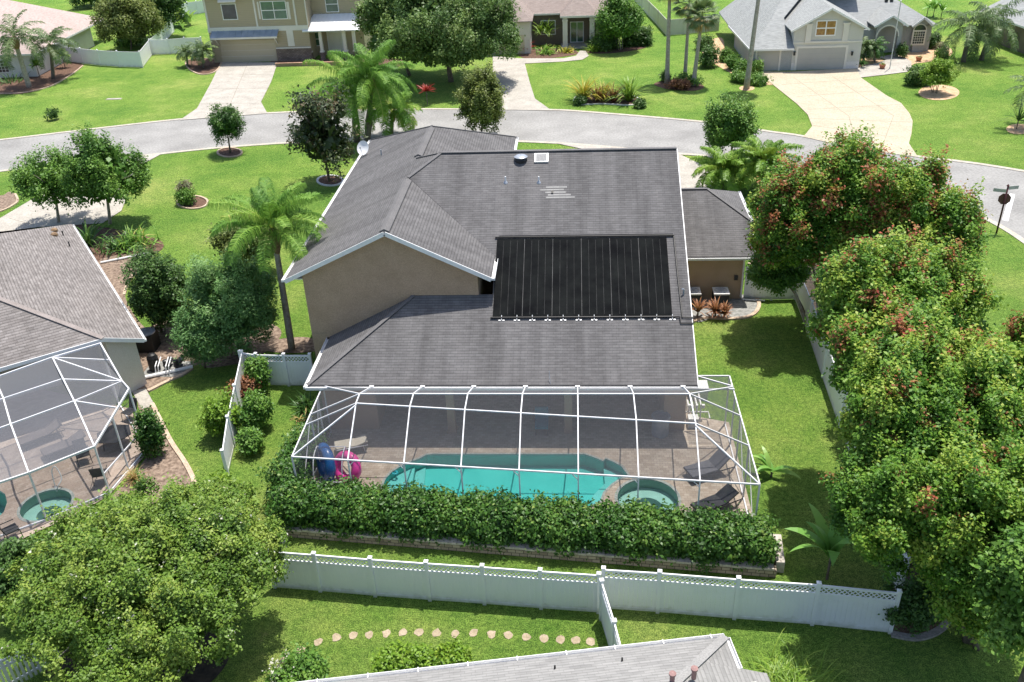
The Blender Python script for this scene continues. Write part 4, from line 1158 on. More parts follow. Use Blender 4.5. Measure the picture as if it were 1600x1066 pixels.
# ---- solar pool heating
sol = thing('solar_pool_heater', 'wide array of flat black solar heating mats on the main roof', 'solar panel', roofpt(0.3, 5.0))
c_ = math.sqrt(1 + SL * SL)
V0, V1 = (36.1 - EY) * c_, (40.12 - EY) * c_
X0, X1 = -3.72, 4.36; PW = (X1 - X0) / 6
for i in range(6):
    a, b = X0 + i * PW + 0.015, X0 + (i + 1) * PW - 0.015
    m = MB()
    m.prism([roofpt(a, V0, 0.05), roofpt(b, V0, 0.05), roofpt(b, V1, 0.05), roofpt(a, V1, 0.05)], sub(roofpt(0, 0, -0.02), roofpt(0, 0)))
    m.UV[0] = None; m.UV.clear()
    m.poly([roofpt(a, V0, 0.054), roofpt(b, V0, 0.054), roofpt(b, V1, 0.054), roofpt(a, V1, 0.054)], [(0, 0), (b - a, 0), (b - a, V1 - V0), (0, V1 - V0)])
    pn = m.build('panel', 'solar_black', sol)
    m = MB()
    for k in (1, 2, 3):
        x = a + (b - a) * k / 4
        m.beam(roofpt(x, V0 + 0.1, 0.057), roofpt(x, V1 - 0.1, 0.057), 0.012, 0.004)
    m.each('seam', 'gap_grey', pn)
m = MB()
for i in range(1, 6): m.beam(roofpt(X0 + i * PW, V0 + 0.02, 0.05), roofpt(X0 + i * PW, V1 - 0.02, 0.05), 0.022, 0.01)
m.each('joint_strip', 'gap_light', sol)
for v in (V0 - 0.08, V1 + 0.1):
    m = MB(); m.tube([roofpt(X0 - 0.08, v, 0.07), roofpt(X1 + (0.35 if v > V0 else 0.1), v, 0.07)], 0.045, 8); m.build('header_pipe', 'black_plastic', sol)
m = MB(); m.tube([roofpt(X0 + 0.1, V1 + 0.19, 0.05), roofpt(X1 + 0.3, V1 + 0.19, 0.05)], 0.03, 6); m.build('header_pipe', 'black_plastic', sol)
m = MB(); m.tube([roofpt(X1 + 0.33, V1 + 0.1, 0.06), roofpt(X1 + 0.36, V1 - 2.2, 0.06), roofpt(X1 + 0.42, V0 - 0.1, 0.06), roofpt(XE + 0.1, V0 - 0.12, 0.06)], 0.03, 6); m.build('feed_pipe', 'black_plastic', sol)
m = MB(); m.tube([roofpt(X1 + 0.1, V0 - 0.08, 0.06), roofpt(X1 + 0.3, V0 - 0.08, 0.06), roofpt(X1 + 0.32, V0 - 0.42, 0.06), roofpt(XE + 0.1, V0 - 0.42, 0.06)], 0.03, 6); m.build('feed_pipe', 'black_plastic', sol)
for i in range(12):
    x = X0 + 0.42 + i * 0.695
    if x > X1: break
    m = MB()
    for s in (-0.09, 0.09): m.prism([roofpt(x + s + sx * 0.045, V0 - 0.2 + sy * 0.03, 0.005) for sx, sy in ((-1, -1), (1, -1), (1, 1), (-1, 1))], sub(roofpt(0, 0, 0.03), roofpt(0, 0)))
    m.tube([roofpt(x, V0 - 0.2, 0.03), roofpt(x, V0 + 0.02, 0.12)], 0.018, 5)
    m.build('clamp', 'white_paint', sol)
# ---- satellite dish
b = onP(572, 241, (GX, 40, GZ), (-(GZ - GEZ) / (GX - GE0), 0, 1))
dish = thing('satellite_dish', 'white satellite dish on the left eave of the main roof', 'satellite dish', b)
D = Vector((b[0] - 0.1, b[1] - 0.1, b[2] + 0.42)); ax = Vector((-0.15, -0.86, 0.5)).normalized()
u_ = ax.cross(Vector((0, 0, 1))).normalized(); w_ = u_.cross(ax)
m = MB(); nr_, ns = 5, 24; idx = []
for sgn, off in ((1, 0.0), (-1, -0.02)):
    base = len(m.V)
    for i in range(nr_ + 1):
        r = i / nr_
        for j in range(ns):
            t = 2 * math.pi * j / ns
            m.V.append(tuple(D + u_ * (0.38 * r * math.cos(t)) + w_ * (0.45 * r * math.sin(t)) + ax * (0.10 * r * r + off)))
    for i in range(nr_):
        for j in range(ns):
            a0 = base + i * ns + j; a1 = base + i * ns + (j + 1) % ns
            m.F.append((a0, a1, a1 + ns, a0 + ns)[::sgn])
m.build('reflector', 'white_paint', dish, smooth=True)
m = MB(); m.tube([b, tuple(D - ax * 0.05)], 0.03, 8); m.build('mast', 'steel_grey', dish)
m = MB(); m.tube([tuple(D - w_ * 0.42), tuple(D + ax * 0.5 - w_ * 0.1)], 0.015, 6); m.box(tuple(D + ax * 0.52 - w_ * 0.08), (0.08, 0.12, 0.08)); m.build('feed_arm', 'steel_grey', dish)

# ================================================================== POOL AND SPA
pl = thing('swimming_pool', 'turquoise swimming pool with a pale shallow shelf at its left end', 'swimming pool', (-3, 29.8, 0.05))
def basin(root, loop, zt, zb, wmat, fmat, water, wz, wname='shell'):
    b = MB(); n = len(loop)
    for i in range(n):
        p, q = loop[i], loop[(i + 1) % n]
        b.poly([(p[0], p[1], zb), (q[0], q[1], zb), (q[0], q[1], zt), (p[0], p[1], zt)])
    b.build(wname, wmat, root)
    sheet('floor', loop, zb, wmat if fmat == 'pool_shell' and wmat == 'spa_shell' else fmat, None, parent=root)
    sheet('water', loop, wz, water, None, parent=root)
basin(pl, pool, 0.049, -0.62, 'pool_shell', 'pool_shell', 'pool_water', -0.06)
rim = ribbon('coping', [(*p, 0) for p in pool], 0.10, 0.052, 0.012, 'coping', kind=None, closed=True, parent=pl)
sh = [g(x, y, -0.2)[:2] for x, y in [(600, 800), (598, 775), (600, 760), (610, 747), (622, 738), (638, 729), (648, 727), (644, 750), (636, 775), (634, 800)]]
sheet('shelf', sh, -0.3, 'pool_shelf', None, thick=0.8, parent=pl)
st_ = [g(x, y, -0.2)[:2] for x, y in [(635, 800), (637, 775), (645, 750), (649, 727), (664, 722), (662, 745), (655, 770), (650, 800)]]
sheet('step', st_, -0.52, 'pool_shelf', None, thick=0.6, parent=pl)
sr = [g(x, y, -0.2)[:2] for x, y in [(943, 725), (960, 727), (976, 736), (981, 745), (965, 754), (955, 764), (944, 775), (938, 795), (920, 800), (925, 770), (945, 750)]]
sheet('shelf', sr, -0.4, 'pool_shelf', None, thick=0.7, parent=pl)
hs = thing('hot_tub', 'round sage-green spa beside the right end of the main pool', 'hot tub', (spa_c[0], spa_c[1], 0.05))
basin(hs, spa, 0.049, -0.9, 'spa_shell', 'pool_shell', 'spa_water', -0.05)
ribbon('coping', [(*p, 0) for p in spa], 0.12, 0.052, 0.012, 'coping', kind=None, closed=True, parent=hs)
import bmesh
def ringp(root, c, r0, r1, z, mat, name, a0=0.0, a1=2 * math.pi, th=0.4):
    b = MB(); K = 40
    for k in range(K):
        t0 = a0 + (a1 - a0) * k / K; t1 = a0 + (a1 - a0) * (k + 1) / K
        pts = [(c[0] + r * math.cos(t), c[1] + r * math.sin(t), z) for r, t in ((r0, t0), (r1, t0), (r1, t1), (r0, t1))]
        b.poly(pts); b.poly([pts[0], pts[3], (pts[3][0], pts[3][1], z - th), (pts[0][0], pts[0][1], z - th)])
    b.build(name, mat, root)
ringp(hs, spa_c, 0.62, SPA_R - 0.01, -0.42, 'pool_shelf', 'bench')
# ================================================================== POOL CAGE
cage = thing('screened_pool_enclosure', 'white framed screen enclosure over the main pool behind the hedge', 'pool enclosure', (-2, 30, 0.05))
CZ = 2.6; PZ = 3.72
XL, XR = -11.09, 6.70
def fy(x): return MAIN_F[1] + (MAIN_G[1] - MAIN_F[1]) * (x - XL) / (XR - XL)
def p2y(x): return 30.1 + (28.75 - 30.1) * (x + 8.82) / (4.56 + 8.82)
XS = [-8.82 + 2.232 * i for i in range(7)]
BYL, BYR = 33.2, 33.0
GUT = (EY - 0.12, 2.74)
def part(name, fn, mat='white_metal', root=cage):
    m = MB(); fn(m); return m.build(name, mat, root)
for i, x in enumerate(XS):
    def f(m):
        a = (x, GUT[0], GUT[1] + 0.04); b = (x, 30.82, PZ); c = (x, p2y(x), PZ + 0.02); d = (x, fy(x), CZ)
        m.beam(a, b, 0.045, 0.08, 0.02); m.beam(b, c, 0.045, 0.08, 0.02); m.beam(c, d, 0.045, 0.08, 0.02)
        m.box((x, GUT[0], GUT[1] + 0.06), (0.2, 0.1, 0.06))
    part('rafter', f)
    def f(m):
        m.beam((x, fy(x), 0.05), (x, fy(x), CZ - 0.04), 0.05, 0.075)
    po = part('post', f)
    def f(m):
        s = -1 if i > 0 else 1
        m.beam((x, fy(x), CZ - 0.3), (x + 0.22 * s, fy(x + 0.22 * s), CZ - 0.05), 0.03, 0.03)
    part('brace', f, root=cage)
for a, b, nm in (((XS[0], 30.82, PZ), (XS[-1], 30.82, PZ), 'purlin'), ((XS[0], p2y(XS[0]), PZ + 0.02), (XS[-1], p2y(XS[-1]), PZ + 0.02), 'purlin'),
                 ((XL, fy(XL), CZ), (XR, fy(XR), CZ), 'eave_beam'), ((XL, fy(XL), CZ), (XL, BYL, CZ), 'eave_beam'), ((XR, fy(XR), CZ), (XR, 33.95, CZ), 'eave_beam'),
                 ((XW, GUT[0] - 0.06, GUT[1] + 0.02), (XR, GUT[0] - 0.06, GUT[1] - 0.04), 'gutter_beam'), ((XR, 33.95, CZ), (5.2, 33.95, CZ), 'eave_beam'),
                 ((XL, 30.95, CZ), (XS[0], 30.82, PZ), 'purlin'), ((XL, 30.2, CZ), (XS[0], p2y(XS[0]), PZ + 0.02), 'purlin'), ((XL, fy(XL), CZ), (XS[0], p2y(XS[0]) - 0.12, PZ), 'hip_rafter'),
                 ((XR, 30.91, CZ), (XS[-1], 30.82, PZ), 'purlin'), ((XR, 28.88, CZ), (XS[-1], p2y(XS[-1]), PZ + 0.02), 'purlin'), ((XR, fy(XR), CZ), (XS[-1], p2y(XS[-1]) - 0.12, PZ), 'hip_rafter'),
                 ((XL, BYL - 0.1, CZ + 0.05), (XS[0], 30.82, PZ), 'hip_rafter'), ((XR, BYR, CZ + 0.05), (XS[-1], 30.82, PZ), 'hip_rafter'), ((5.3, 33.9, 2.62), (XR, 33.1, 2.62), 'brace')):
    part(nm, lambda m: m.beam(a, b, 0.045, 0.06, 0.02))
for x, y in [(XL, fy(XL)), (XR, fy(XR)), (XL, BYL), (XR, 33.95), (XL, 30.95), (XL, 32.2), (XR, 30.91), (XR, 28.88), (XR, 32.4)]:
    part('post', lambda m: m.beam((x, y, 0.05), (x, y, CZ - 0.04), 0.06, 0.06))
for a, b in (((XL, fy(XL) + 0.1, 0.1), (XL, 30.85, CZ - 0.1)), ((XR, fy(XR) + 0.1, 0.1), (XR, 28.8, CZ - 0.1)), ((XR, 28.95, 0.1), (XR, 30.85, CZ - 0.1)), ((XL, 31.0, 0.12), (XL, 32.15, CZ - 0.1))):
    part('brace', lambda m: m.beam(a, b, 0.03, 0.03))
for (x0, y0), (x1, y1) in (((XL, fy(XL)), (XR, fy(XR))), ((XL, fy(XL)), (XL, BYL)), ((XR, fy(XR)), (XR, 33.95))):
    part('sill_beam', lambda m: m.beam((x0, y0, 0.09), (x1, y1, 0.09), 0.05, 0.05))
# screens: every bay of the roof and walls its own sheet
def scr(pts): m = MB(); m.poly(pts); m.build('screen', 'insect_screen', cage)
screenmat('wall_screen', 0.12, (0.26, 0.26, 0.28))
def wscr(pts): m = MB(); m.poly(pts); m.build('screen', 'wall_screen', cage)
xs = XS
for i in range(6):
    a, b = xs[i], xs[i + 1]
    m = MB(); m.poly([(a, GUT[0] - 0.05, GUT[1] + 0.03), (b, GUT[0] - 0.05, GUT[1] + 0.03), (b, 30.82, PZ), (a, 30.82, PZ)]); m.build('screen', 'sunlit_tone_screen', cage)
    scr([(a, 30.82, PZ), (b, 30.82, PZ), (b, p2y(b), PZ + 0.02), (a, p2y(a), PZ + 0.02)])
    scr([(a, p2y(a), PZ + 0.02), (b, p2y(b), PZ + 0.02), (b, fy(b), CZ), (a, fy(a), CZ)])
for s, X, xe, yb, ym in ((0, XL, xs[0], BYL, 30.2), (1, XR, xs[-1], BYR, 28.88)):
    scr([(X, yb, CZ), (xe, GUT[0] - 0.05, GUT[1] + 0.03), (xe, 30.82, PZ)])
    scr([(X, yb, CZ), (xe, 30.82, PZ), (X, 30.93, CZ)])
    scr([(X, 30.93, CZ), (xe, 30.82, PZ), (xe, p2y(xe), PZ + 0.02), (X, ym, CZ)])
    scr([(X, ym, CZ), (xe, p2y(xe), PZ + 0.02), (X, fy(X), CZ)])
    scr([(X, fy(X), CZ), (xe, p2y(xe), PZ + 0.02), (xe, fy(xe), CZ)])
al = [XL] + xs + [XR]
for i in range(len(al) - 1):
    a, b = al[i], al[i + 1]
    wscr([(a, fy(a), 0.06), (b, fy(b), 0.06), (b, fy(b), CZ), (a, fy(a), CZ)])
for X, ys in ((XL, [fy(XL), 30.95, 32.2, BYL]), (XR, [fy(XR), 28.88, 30.91, 32.4, 33.95])):
    for k in range(len(ys) - 1):
        wscr([(X, ys[k], 0.06), (X, ys[k + 1], 0.06), (X, ys[k + 1], CZ), (X, ys[k], CZ)])
scr([(5.3, 33.95, CZ), (XR, 33.95, CZ), (XR, 33.0, CZ), (5.3, 33.0, CZ)])
wscr([(5.3, 33.95, 0.06), (XR, 33.95, 0.06), (XR, 33.95, CZ), (5.3, 33.95, CZ)])

# ================================================================== THINGS BY THE POOL
def swim_ring(name, label, c, R, r, tilt, rz, mat):
    b = MB(); K, J = 32, 14
    M = Matrix.Rotation(rz, 3, 'Z') @ Matrix.Rotation(tilt, 3, 'X')
    for i in range(K):
        t = 2 * math.pi * i / K
        for j in range(J):
            s = 2 * math.pi * j / J; rr = r * (1 + 0.05 * math.cos(t * 6))
            b.V.append(tuple(Vector(c) + M @ Vector(((R + rr * math.cos(s)) * math.cos(t), (R + rr * math.cos(s)) * math.sin(t), rr * math.sin(s)))))
    for i in range(K):
        for j in range(J):
            b.F.append((i * J + j, ((i + 1) % K) * J + j, ((i + 1) % K) * J + (j + 1) % J, i * J + (j + 1) % J))
    o = b.build(name, mat, origin=c, smooth=True)
    return tag(o, label, 'pool float')
c = g(545, 755, 0.05); swim_ring('swim_ring', 'bright pink inflatable swim ring standing on edge by the cage wall', (c[0], c[1] + 0.1, 0.80), 0.50, 0.21, math.radians(68), math.radians(-28), 'ring_pink')
c = g(512, 752, 0.05); swim_ring('swim_ring', 'dark blue inflatable swim ring standing on edge left of the pink one', (c[0], c[1] + 0.15, 0.92), 0.62, 0.22, math.radians(82), math.radians(-58), 'ring_blue')
c = g(500, 735, 0.05); 
rk = thing('float_rack', 'white tube rack holding the pool floats in the left corner of the cage', 'rack', (-10.4, 30.0, 0.05))
for x in (-10.75, -9.55):
    m = MB(); m.tube(smooth_path([(x, 29.1, 0.08), (x, 29.1, 0.9), (x, 29.5, 1.5), (x, 30.1, 1.6)], 4), 0.022, 6); m.tube([(x, 29.1, 0.08), (x, 30.2, 0.08), (x, 30.1, 1.6)], 0.022, 6); m.build('side_frame', 'white_metal', rk)
m = MB()
for y, z in ((29.1, 0.5), (29.1, 0.1), (30.15, 0.1), (30.1, 1.58)): m.tube([(-10.75, y, z), (-9.55, y, z)], 0.02, 6)
m.each('cross_bar', 'white_metal', rk)
c = g(452, 762, 0.05)
m = MB(); c = g(553, 778, 0.05)
def ball(name, label, c, r, mat):
    b = MB(); b.lathe((c[0], c[1], c[2] - r), [(r * math.sin(math.pi * k / 12) + 0.001, r - r * math.cos(math.pi * k / 12)) for k in range(13)], 20)
    return tag(b.build(name, mat, origin=c, smooth=True), label, 'ball')
cb = onY(514, 763, 28.45); ball('beach_ball', 'pale violet beach ball beside the swim rings', (cb[0], 28.45, 0.38), 0.33, 'ball_violet')
cf = g(617, 739, -0.02)
swim_ring('chlorine_floater', 'small teal floater ring on the shallow end of the pool', (cf[0], cf[1], -0.02), 0.1, 0.045, 0.0, 0.0, 'teal_plastic')
def chaise(name, label, at, rz, mat, frame='dark_metal', cat='lounge chair', group=None, back=0.9, L=1.9, W=0.66, h=0.33):
    r = thing(name, label, cat, at, group)
    M = Matrix.Rotation(rz, 3, 'Z'); o = Vector(at)
    def T(x, y, z): return tuple(o + M @ Vector((x, y, z)))
    hl = L * 0.38
    m = MB(); m.prism([T(-W / 2, -L / 2, h), T(W / 2, -L / 2, h), T(W / 2, L / 2 - hl, h), T(-W / 2, L / 2 - hl, h)], (0, 0, 0.07)); m.build('seat', mat, r)
    bx, bz = hl * math.cos(back), hl * math.sin(back)
    m = MB(); m.prism([T(-W / 2, L / 2 - hl + 0.02, h), T(W / 2, L / 2 - hl + 0.02, h), T(W / 2, L / 2 - hl + 0.02 + bx, h + bz), T(-W / 2, L / 2 - hl + 0.02 + bx, h + bz)], tuple(M @ Vector((0, -0.05, 0.05)))); m.build('backrest', mat, r)
    m = MB()
    for s in (-1, 1): m.beam(T(s * (W / 2 + 0.02), -L / 2, h), T(s * (W / 2 + 0.02), L / 2, h), 0.03, 0.04)
    m.beam(T(-W / 2, -L / 2, h), T(W / 2, -L / 2, h), 0.03, 0.04)
    m.build('frame', frame, r)
    for sx in (-1, 1):
        for sy in (-1, 1):
            m = MB(); m.tube([T(sx * W / 2, sy * (L / 2 - 0.2), h), T(sx * W / 2, sy * (L / 2 - 0.15), 0.0)], 0.018, 6); m.build('leg', frame, r)
    return r
c = g(1098, 738, 0.05); chaise('chaise_lounge', 'dark grey padded chaise lounge at the right side of the main pool', (c[0] + 0.2, c[1] - 0.1, 0.05), math.radians(-66), 'cushion_grey', back=0.75, W=0.75)
c = g(1118, 800, 0.05); chaise('chaise_lounge', 'dark chaise half hidden by the hedge near the right front corner', (c[0], c[1] + 0.2, 0.05), math.radians(-60), 'dark_metal', back=0.5)
c = g(553, 706, 0.05); chaise('folding_chaise', 'low beige sling lounger behind the pink swim ring', (c[0] - 0.1, c[1] + 0.1, 0.05), math.radians(-72), 'sling_beige', frame='white_metal', back=0.25, L=1.4, W=0.6, h=0.36)
# grey barrel grill and teal chair under the patio roof
c = onY(1033, 652, 33.1)
gr = thing('fire_pit', 'round grey metal drum with barred top under the patio roof', 'fire pit', (c[0], 33.2, 0.05))
m = MB(); m.lathe((c[0], 33.2, 0.05), [(0.36, 0), (0.38, 0.05), (0.38, 0.9), (0.42, 0.92), (0.42, 0.97), (0.32, 0.97), (0.31, 0.8)], 28); m.build('drum', 'steel_grey', gr, smooth=False)
m = MB()
for k in range(-4, 5): m.tube([(c[0] + k * 0.065, 33.2 - math.sqrt(0.1 - (k * 0.065) ** 2), 0.98), (c[0] + k * 0.065, 33.2 + math.sqrt(0.1 - (k * 0.065) ** 2), 0.98)], 0.01, 5)
m.build('grate', 'steel_grey', gr)
c = onY(846, 655, 33.2)
ch = thing('patio_chair', 'teal cushioned chair under the patio roof beside the right column', 'chair', (c[0], 33.4, 0.05))
m = MB(); m.box((c[0], 33.3, 0.48), (0.6, 0.6, 0.14)); m.build('seat', 'teal_cloth', ch)
m = MB(); m.box((c[0], 33.62, 0.85), (0.6, 0.12, 0.65)); m.build('backrest', 'teal_cloth', ch)
for sx in (-1, 1):
    for sy in (-1, 1):
        m = MB(); m.tube([(c[0] + sx * 0.27, 33.3 + sy * 0.26, 0.42), (c[0] + sx * 0.27, 33.3 + sy * 0.26, 0.05)], 0.02, 6); m.build('leg', 'dark_metal', ch)
# white plumbing of the pool heater at the side of the house
pe = thing('pool_plumbing', 'cluster of white pool pipes and valves on the right side wall', 'pool equipment', (5.4, 34.4, 0.05))
m = MB()
for k in range(4): m.tube([(5.1 + k * 0.16, 34.9, 0.1), (5.1 + k * 0.16, 34.9, 0.7 + 0.12 * k), (5.1 + k * 0.16, 34.3 - 0.1 * k, 0.7 + 0.12 * k), (5.1 + k * 0.16, 34.3 - 0.1 * k, 0.12)], 0.035, 7)
m.tube([(5.0, 34.4, 0.4), (6.0, 34.4, 0.4), (6.0, 33.9, 0.4)], 0.035, 7); m.build('pipe', 'white_paint', pe)
m = MB()
for k in range(3): m.box((5.15 + 0.3 * k, 34.35, 0.75), (0.12, 0.12, 0.16))
m.each('valve', 'white_paint', pe)
m = MB(); m.box((5.25, 33.8, 0.3), (0.45, 0.4, 0.5)); m.build('pump_box', 'dirty_white', pe)
ub = MB(); q = g(1096, 588); ub.slab(5.35, 6.2, 36.0, 36.8, 0.0, 0.5); ub.slab(5.32, 6.23, 35.97, 36.83, 0.5, 0.56); tag(ub.build('storage_box', 'white_paint', origin=(5.7, 36.4, 0)), 'white lidded storage box on the grass beside the house', 'box')
# air conditioners
for i, px in enumerate((1126, 1082)):
    c = g(px, 480); x, y = c[0], c[1] + 0.35
    ac = thing('air_conditioner', ['dark air conditioner with white top, right of the pair by the gravel', 'dark air conditioner with white top, left of the pair, partly under the roof edge'][i], 'air conditioner', (x, y, 0), 'air conditioners on the gravel bed')
    m = MB(); m.slab(x - 0.4, x + 0.4, y - 0.4, y + 0.4, 0.06, 0.78)
    for k in range(9): m.slab(x - 0.41, x + 0.41, y - 0.41, y + 0.41, 0.12 + k * 0.07, 0.135 + k * 0.07)
    m.build('casing', 'dark_metal', ac)
    m = MB(); m.slab(x - 0.43, x + 0.43, y - 0.43, y + 0.43, 0.785, 0.86); tp = m.build('top', 'white_paint', ac)
    m = MB()
    for r in (0.08, 0.15, 0.22, 0.29, 0.34): m.tube([(x + r * math.cos(t), y + r * math.sin(t), 0.87) for t in np.linspace(0, 2 * math.pi, 25)], 0.008, 4, cap=False)
    for t in range(8): m.tube([(x, y, 0.872), (x + 0.35 * math.cos(t * math.pi / 4), y + 0.35 * math.sin(t * math.pi / 4), 0.872)], 0.008, 4)
    m.build('fan_grille', 'steel_grey', tp)
    m = MB(); m.slab(x - 0.5, x + 0.5, y - 0.5, y + 0.5, 0.013, 0.06); m.build('pad', 'concrete', ac)
# ================================================================== HEDGE AND RETAINING WALL
wa, wb = g(436, 838), g(1212, 903)
rw = thing('retaining_wall', 'low wall of brown blocks below the long rear hedge', 'wall', ((wa[0] + wb[0]) / 2, (wa[1] + wb[1]) / 2, 0))
d_ = Vector((wb[0] - wa[0], wb[1] - wa[1], 0)).normalized(); n_ = Vector((-d_.y, d_.x, 0))
WA, WB = Vector(wa), Vector(wb)
m = MB(); m.prism([tuple(WA), tuple(WB), tuple(WB + n_ * 0.25), tuple(WA + n_ * 0.25)], (0, 0, 0.34)); m.build('block_courses', 'wall_blocks', rw)
m = MB(); L_ = (WB - WA).length; k = 0; x = 0.0; rr = random.Random(3)
while x < L_ - 0.2:
    l = rr.uniform(0.28, 0.42); a = WA + d_ * x; b = WA + d_ * min(x + l - 0.012, L_); o = rr.uniform(-0.02, 0.02)
    m.prism([tuple(a + n_ * (o - 0.03)) , tuple(b + n_ * (o - 0.03)), tuple(b + n_ * (o + 0.27)), tuple(a + n_ * (o + 0.27))], (0, 0, 0))
    q = len(m.V) - 8
    for j in range(4): m.V[q + j] = (m.V[q + j][0], m.V[q + j][1], 0.343)
    for j in range(4, 8): m.V[q + j] = (m.V[q + j][0], m.V[q + j][1], 0.343 + 0.09)
    x += l
m.build('cap_stones', 'paver_plain', rw)
m = MB(); e = WB + n_ * 0.28
for k, (dy, hz) in enumerate(((0.0, 0.5), (0.5, 0.5), (1.0, 0.5))):
    a = e + n_ * dy
    m.prism([tuple(a), tuple(a + d_ * 0.3), tuple(a + d_ * 0.3 + n_ * 0.49), tuple(a + n_ * 0.49)], (0, 0, hz))
m.build('end_blocks', 'paver_plain', rw)
sp_ = [WA + n_ * 0.26, WB + n_ * 0.26, Vector((6.7, 26.4, 0)), Vector((-11.1, 27.95, 0)), Vector((-11.4, 28.0, 0))]
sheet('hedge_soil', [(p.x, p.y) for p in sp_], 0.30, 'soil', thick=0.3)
rng = np.random.default_rng(11)
ha, hb = WA + n_ * 0.92 - d_ * 0.15, WB + n_ * 0.92 - d_ * 0.3
V1, t1 = hedge_cloud(rng, ha, hb, 1.40, 0.28, 1.22, 1.12, 56000, 0.135, tips=.06)
V2, t2 = hedge_cloud(rng, (-11.75, 28.0), (-11.75, 33.0), 0.9, 0.0, 1.75, 0.9, 9000, 0.135, tips=.06)
hd = thing('hedge', 'long clipped glossy green hedge wrapping the front and left of the pool cage', 'hedge', (-2, 27, 0))
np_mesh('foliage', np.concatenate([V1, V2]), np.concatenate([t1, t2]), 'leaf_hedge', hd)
m = MB()
for k in range(26):
    p = ha + (hb - ha) * ((k + 0.5) / 26); m.tube([(p.x, p.y, 0.3), (p.x + 0.1, p.y, 1.2)], [0.035, 0.02], 6)
m.each('stem', 'bark', hd)
# ================================================================== FENCES
def gp(L): return [g(x, y)[:2] for x, y in L]
fence('vinyl_fence', 'long white vinyl fence with lattice top behind the hedge, left of the short side fence', gp([(430, 918), (501.3, 924), (587, 931.5), (672.2, 938), (757.5, 944), (845.6, 951), (935, 957.5)]))
P = gp([(942, 951), (1027.3, 956.8), (1146.8, 967), (1268.4, 976), (1390, 989)])
fence('vinyl_fence', 'white vinyl lattice-topped fence running right from the short side fence to the shady corner', P, h=1.85)
q0 = g(939, 963); q1 = g(956, 1030)
fence('side_fence', 'short white vinyl fence running from the long rear fence toward the grey roof', [(q0[0], q0[1] - 0.15), (q0[0] + 0.35, q0[1] - 1.9), (q0[0] + 0.6, q0[1] - 3.4)], h=1.78)
fence('gate_fence', 'white vinyl fence bay with lattice top joining the left wall of the main house', gp([(385, 598), (409, 602), (452, 603), (492, 603)]))
lf = [g(388, 598), g(377, 652), g(366, 698), g(356, 742)]
fence('boundary_fence', 'white vinyl fence among green shrubs on the left lawn, stepping down toward the camera', [p[:2] for p in lf], h=1.78, lattice=False, tall=[1.78, 1.75, 1.6, 1.25])
fence('vinyl_fence', 'white vinyl fence along the red-tipped trees on the right side lawn', gp([(1242, 468), (1262, 520), (1285, 590), (1312, 668), (1338, 740), (1364, 815), (1390, 893), (1404, 935)]), h=1.83, lattice=False)
fence('vinyl_fence', 'short white vinyl fence from the right wing downspout to the red-tipped trees', gp([(1163, 466), (1205, 469), (1242, 468)]), h=1.83, lattice=False)
fence('vinyl_fence', 'white vinyl fence joining the pink-roofed house, with a gate', gp([(100, 96), (131, 100), (158, 103), (188, 105), (223, 106)]), h=1.83, lattice=False)
fence('vinyl_fence', 'white vinyl fence rising away between the pink-roofed house and the tan two-storey house', gp([(223, 106), (238, 86), (251, 74), (262, 61), (272, 50)]), h=1.83, lattice=False)
fence('vinyl_fence', 'white vinyl fence joining the left wall of the tan two-storey house', gp([(240, 86), (266, 85), (292, 83), (318, 82)]), h=1.83, lattice=False)
fence('vinyl_fence', 'far white vinyl fence behind the banana clump at top left', gp([(276, 36), (285, 28), (296, 24), (310, 22), (322, 20)]), h=1.83, lattice=False)
fence('beige_fence', 'beige panel fence running back between the brown porch house and the tall palms', gp([(1041, 56), (1028, 41), (1014, 26), (1002, 13), (992, 2)]), h=1.9, mat='beige_vinyl', lattice=False, caps=False)
fence('beige_fence', 'beige panel fence behind the tall palm trunks', gp([(1041, 56), (1068, 54), (1096, 51), (1122, 48)]), h=1.9, mat='beige_vinyl', lattice=False, caps=False)
# picket fence bottom left
pf = thing('picket_fence', 'white picket fence with gaps under the big shrub, bottom left corner', 'fence', g(30, 1060))
a, b = Vector(g(-60, 1120)), Vector(g(95, 1034))
d_ = (b - a).normalized(); L_ = (b - a).length; n_ = Vector((-d_.y, d_.x, 0)); up = Vector((0, 0, 1))
m = MB()
for z in (0.25, 1.0, 1.25): m.beam(a + up * z, b + up * z, 0.04, 0.09)
m.build('rail', 'white_vinyl', pf)
m = MB(); x = 0.05
while x < L_:
    p = a + d_ * x - n_ * 0.035; m.beam(p + up * 0.05, p + up * 1.18, 0.02, 0.075) if False else m.box(tuple(p + up * 0.62), (0.085, 0.02, 1.14), math.atan2(d_.y, d_.x)); x += 0.15
m.build('pickets', 'white_vinyl', pf)
for x in (0.0, L_ / 2, L_):
    m = MB(); p = a + d_ * x; m.box((p.x, p.y, 0.66), (0.1, 0.1, 1.34), math.atan2(d_.y, d_.x)); m.build('post', 'white_vinyl', pf)

